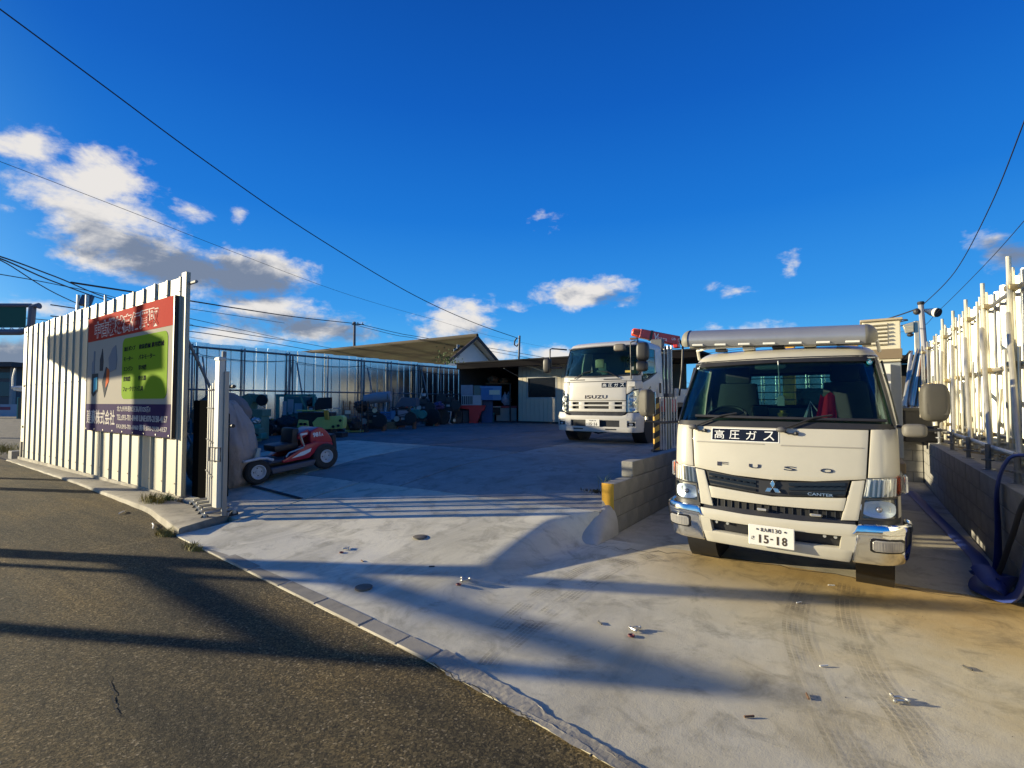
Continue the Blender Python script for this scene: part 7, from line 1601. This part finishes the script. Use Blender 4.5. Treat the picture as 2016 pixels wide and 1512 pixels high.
# houses and trees far off so that the skyline is not bare
far_cols = [(.22, .21, .2), (.3, .28, .25), (.16, .15, .15), (.27, .24, .2)]
for i, (px, Z, w, h) in enumerate(((600, 95, 13, 5), (1090, 110, 12, 5.2), (1330, 120, 16, 5), (1900, 90, 14, 6), (1760, 120, 15, 5), (-160, 80, 14, 6))):
    p = at_depth(px, 792, Z); hs_ = thing('house', ('distant pale house behind the sheet fence', 'distant house behind the shed roof', 'distant long house hidden behind the crane lorry', 'distant house beyond the right fence', 'distant low house beyond the bay', 'distant house beside the dark building')[i], 'house', (p.x, p.y, 0), rnd.uniform(0, .6))
    b = MB(); b.bb(-w / 2, w / 2, -4, 4, 0, h * .6); b.build('wall', mat('far_house_%d' % (i % 4), far_cols[i % 4], .85), hs_)
    b = MB(); b.prism([(-4.6, h * .6), (4.6, h * .6), (0, h)], 'x', -w / 2 - .5, w / 2 + .5); b.build('roof', mat('far_roof', ()), hs_)
    for k_ in range(4): b = MB(); b.bb(-w / 2 + 1 + k_ * w / 4.2, -w / 2 + 2.4 + k_ * w / 4.2, -4.05, -4, 1, 2.2); b.build('window', mat('far_glass', ()), hs_)

# ================================================================= roadside frames to the left that throw the long shadows
def back(p, s_): return Vector((p.x - s_, p.y - s_ * .48, p.z + s_ * .205))
pts = [back(on_y(px, py, FY), 10) for px, py in ((93, 663), (169, 648), (240, 626), (338, 668), (338, 730), (215, 750), (164, 746), (95, 708))]
c0 = sum(pts, Vector()) / len(pts)
bill = thing('roadside_board', 'large peaked board on two posts beside the road out to the left', 'billboard', (c0.x, c0.y, 0))
b = MB(); b.prism([(p.x - c0.x, p.z) for p in pts], 'y', -.06, .06); b.build('board', mat('billboard_face', (.4, .4, .38), .7), bill)
for px in (210, 303): p = back(on_y(px, 850, FY), 10); b = MB(); b.tube([(p.x - c0.x, .15, 0), (p.x - c0.x, .15, c0.z + .6)], .09, 10); b.build('post', pipe_dark, bill)
mc = back(on_y(331, 800, FY), 8); tmr = thing('traffic_mirror', 'round convex traffic mirror on a post beside the road out to the left', 'traffic mirror', (mc.x - .25, mc.y, 0))
b = MB(); b.tube([(-.15, .08, 0), (-.15, .08, mc.z + .2)], .045, 10); b.build('post', mat('mirror_orange', (.6, .2, .03), .5), tmr)
def dome(u, v): a = 2 * math.pi * u; r_ = .42 * v; return (.25 + r_ * math.cos(a), -.1 + .12 * v * v, mc.z + r_ * math.sin(a))
b = MB(); b.grid(dome, 24, 6); b.build('mirror_face', chrome, tmr, smooth=80)
b = MB(); b.lathe([(.42, 0), (.45, 0), (.45, .08), (.1, .1), (0, .1)], 24, (.25, .02, mc.z), 'y'); b.build('mirror_back', mat('mirror_orange', ()), tmr)
A0 = Vector((-1.67 - 12, 2.36 - 5.76, 0)); B0 = Vector((-1.34 - 12, 4.06 - 5.76, 0))
frm = thing('steel_trestle', 'tall steel trestle of two braced posts beside the road out to the left', 'trestle', (A0.x, A0.y, 0))
D = B0 - A0
b = MB(); b.tube([(0, 0, 0), (0, 0, 2.72)], .085, 10); b.build('post', pipe_dark, frm)
b = MB(); b.tube([D, D + Vector((0, 0, 2.9))], .13, 10); b.build('post', pipe_dark, frm)
b = MB(); b.tube([D * .78, D * .78 + Vector((0, 0, 2.1))], .05, 10); b.build('post', pipe_dark, frm)
for za, zb_ in ((2.68, 1.92), (2.24, 1.54)): b = MB(); b.tube([(0, 0, za), D + Vector((0, 0, zb_))], .075, 8); b.build('brace', pipe_dark, frm)
b = MB(); b.tube([Vector((0, 0, .4)), D + Vector((0, 0, .4))], .07, 8); b.build('top_rail', pipe_dark, frm)

# ================================================================= litter, weeds, small iron
iron = mat('bare_iron', (.5, .48, .42), .35, .8, var=.2, vs=20)
def shackle(px, py, s_, rz, label):
    p = ground_hit(px, py, .02); z = p.z; s_ *= .52
    t = thing('shackle', label, 'shackle', (p.x, p.y, z), rz); t.scale = (s_, s_, s_)
    b = MB(); b.tube([(-.05, -.03, .02), (.0, -.035, .03), (.045, -.02, .025), (.06, 0, .022), (.045, .02, .025), (0, .035, .03), (-.05, .03, .02)], .011, 8); b.build('bow', iron, t)
    b = MB(); b.tube([(-.05, -.06, .022), (-.05, .06, .022)], .012, 8); b.ball((-.05, .062, .022), .02, 8); b.build('pin', iron, t)
    b = MB(); b.ball((.06, -.02, .03), .02, 8); b.ball((-.06, -.05, .02), .018, 8); b.build('nut', iron, t)
shackle(1772, 1381, 1.0, .3, 'bare iron shackle lying nearest the camera on the right concrete')
shackle(1252, 1240, .95, 1.2, 'bright wire shackle lying near the red ring in the middle of the bay entrance')
shackle(683, 1081, .9, 2.2, 'small pale shackle on the concrete ramp right of the gate')
shackle(917, 1143, 1.1, .8, 'dark twisted shackle lying in the band of shade on the ramp')
for px, py, lb in ((1243, 1252, 'small dull red ring beside the bright wire shackle'), (903, 1151, 'dark red ring beside the twisted shackle'), (672, 1088, 'tiny red ring beside the small pale shackle')):
    p = ground_hit(px, py, .021); z = p.z; b = MB(); b.lathe([(.018 + .005 * math.cos(k * 1.047), .005 * math.sin(k * 1.047)) for k in range(7)], 14); o = b.build('ring', mat('dull_red', (.14, .02, .022), .6), loc=(p.x, p.y, z + .004)); tag(o, lb, 'ring')
for px, py, r_, lb in ((827, 1058, .075, 'flat round grey lid lying on the ramp, the one nearer the shade edge'), (716, 1158, .07, 'flat round grey lid lying in the striped shade near the kerb')):
    p = ground_hit(px, py, .019); z = p.z; b = MB(); b.lathe([(0, 0), (r_, 0), (r_, .012), (r_ * .8, .016), (0, .016)], 20); o = b.build('lid', mat('lid_grey', (.13, .11, .08), .8, var=.2, vs=20), loc=(p.x, p.y, z)); tag(o, lb, 'lid')
lit = [(1181, 1227, 0, 'small dark bolt lying left of the bright wire shackle'), (1637, 1153, 1, 'small white stub lying below the truck number plate'), (713, 1105, 2, 'small rusty nail lying right of the small pale shackle'),
       (850, 1116, 0, 'small dark bolt lying on the ramp below the round lid'), (1622, 1312, 1, 'small white stub lying between the two tyre tracks'), (1590, 1372, 2, 'small rusty nail lying on the left tyre track'),
       (1905, 1316, 0, 'small dark bolt farthest to the right on the concrete'), (1573, 1187, 1, 'small white stub lying in the shade band before the truck'), (1475, 1412, 2, 'small rusty nail lying nearest the camera left of the tracks'), (1168, 1485, 0, 'small dark bolt lying beside the road edge')]
for i, (px, py, kd, lb) in enumerate(lit):
    p = ground_hit(px, py, .02); z = p.z; r_ = random.Random(i); a = r_.uniform(0, 3)
    b = MB(); b.tube([(-.025 * math.cos(a), -.025 * math.sin(a), .004), (.025 * math.cos(a), .025 * math.sin(a), .005)], .005, 6); o = b.build(('bolt', 'stub', 'nail')[kd], (m_dark, white_dull, m_rust)[kd], loc=(p.x, p.y, z)); tag(o, lb, 'litter', 'small litter on the concrete')
def tuft(px, py, n, h, m_, label, spread=.12, name='grass_tuft', z=None):
    p = on_z(px, py, z if z is not None else 0); p = on_z(px, py, z) if z is not None else ground_hit(px, py, 0); zz_ = p.z
    b = MB(); r_ = random.Random(int(px * 7 + py))
    for i in range(n):
        a = r_.uniform(0, 6.28); d = r_.uniform(0, spread); x, y = d * math.cos(a) * 1.6, d * math.sin(a) * .7; hh_ = h * r_.uniform(.4, 1.1); bx, by = r_.uniform(-.8, .8) * hh_, r_.uniform(-.8, .8) * hh_; w = .0045
        c = Vector((math.cos(a + 1.5), math.sin(a + 1.5), 0)) * w; P0 = Vector((x, y, -.01)); P1 = P0 + Vector((bx * .3, by * .3, hh_ * .6)); P2 = P0 + Vector((bx, by, hh_))
        b.add([P0 - c, P0 + c, P1 + c * .8, P1 - c * .8, P2], [(0, 1, 2, 3), (3, 2, 4)])
    o = b.build(name, m_, smooth=0, fix=False, loc=(p.x, p.y, zz_)); tag(o, label, 'weeds'); return o
gr1 = mat('grass_yellow', (.2, .17, .04), .8, var=.3, vs=20); gr2 = mat('grass_green', (.06, .1, .025), .8, var=.3, vs=20)
tuft(325, 1054, 260, .1, gr1, 'yellowish grass tuft at the road corner of the kerb')
tuft(382, 1082, 240, .08, gr1, 'yellowish grass tuft between kerb end and concrete slab')
tuft(300, 988, 240, .14, gr1, 'dry grass tuft at the fence foot near its right end', .2, z=.08); tuft(330, 984, 120, .12, gr2, 'green weed at the fence foot beside the end panel', .15, z=.08)
tuft(238, 938, 300, .2, gr2, 'green weeds along the fence foot below the left half of the sign', .45, z=.05); tuft(200, 925, 260, .18, gr1, 'dry weeds along the fence foot left of the sign', .5, z=.05)
tuft(718, 1278, 110, .025, gr2, 'mossy weeds on the kerb stones in front of the ramp', .06); tuft(1172, 968, 130, .05, mat('hole_dark', (.012, .014, .008), .9), 'near black tuft added for the dark hole beside the yellow painted wall end', .14, z=.42)  # the near black tuft stands in for a dark hole at the joint
tuft(1188, 966, 16, .3, gr2, 'tall thin weed beside the yellow painted wall end', .04, z=.42); tuft(8, 890, 500, .3, gr1, 'patch of dry grass by the road at the far left', 1.2, z=.0); tuft(760, 1296, 70, .02, gr2, 'tiny moss patch on the broken kerb', .05)
tuft(140, 908, 200, .15, gr1, 'dry weeds near the far left end of the fence foot', .6, z=.03)
pv = on_x(880, 716, -18.6); b = MB(); r_ = random.Random(5)
for i in range(140):
    x, y, z = r_.gauss(0, .12), r_.gauss(0, .5), abs(r_.gauss(0, .35)); a = r_.uniform(0, 6.28); s_ = r_.uniform(.05, .11); b.add([(x, y, z), (x + s_ * math.cos(a), y + s_ * math.sin(a), z + s_ * .4), (x + s_ * .2, y - s_ * .1, z + s_ * 1.2)], [(0, 1, 2)])
b.tube([(0, 0, -3.2), (0, 0, .3)], .03, 6); o = b.build('creeper', gr2, smooth=0, fix=False, loc=(pv.x, pv.y, 3.7)); tag(o, 'weedy creeper growing over the back fence top below the gable', 'creeper')
b = MB(); wb = on_z(40, 903, .0); b.bb(-.25, .15, -.2, .2, 0, .22); o = b.build('kerb_block', block_m, loc=(wb.x, wb.y, 0), bevel=.01); tag(o, 'single dark concrete block at the left end of the fence', 'block')
wp_ = on_z(865, 1032, 0)
for px, py, L_ in ((300, 1032, .3), (245, 1008, .12)): p = on_z(px, py, 0); b = MB(); b.tube([(0, 0, .012), (L_ * .5, -.04, .02), (L_, -.1, .012)], .007, 6); o = b.build('white_stick', letter_white, loc=(p.x, p.y, 0)); tag(o, 'thin white stick lying on the asphalt by the kerb' if L_ > .2 else 'short pale stick lying on the asphalt below the fence', 'stick')
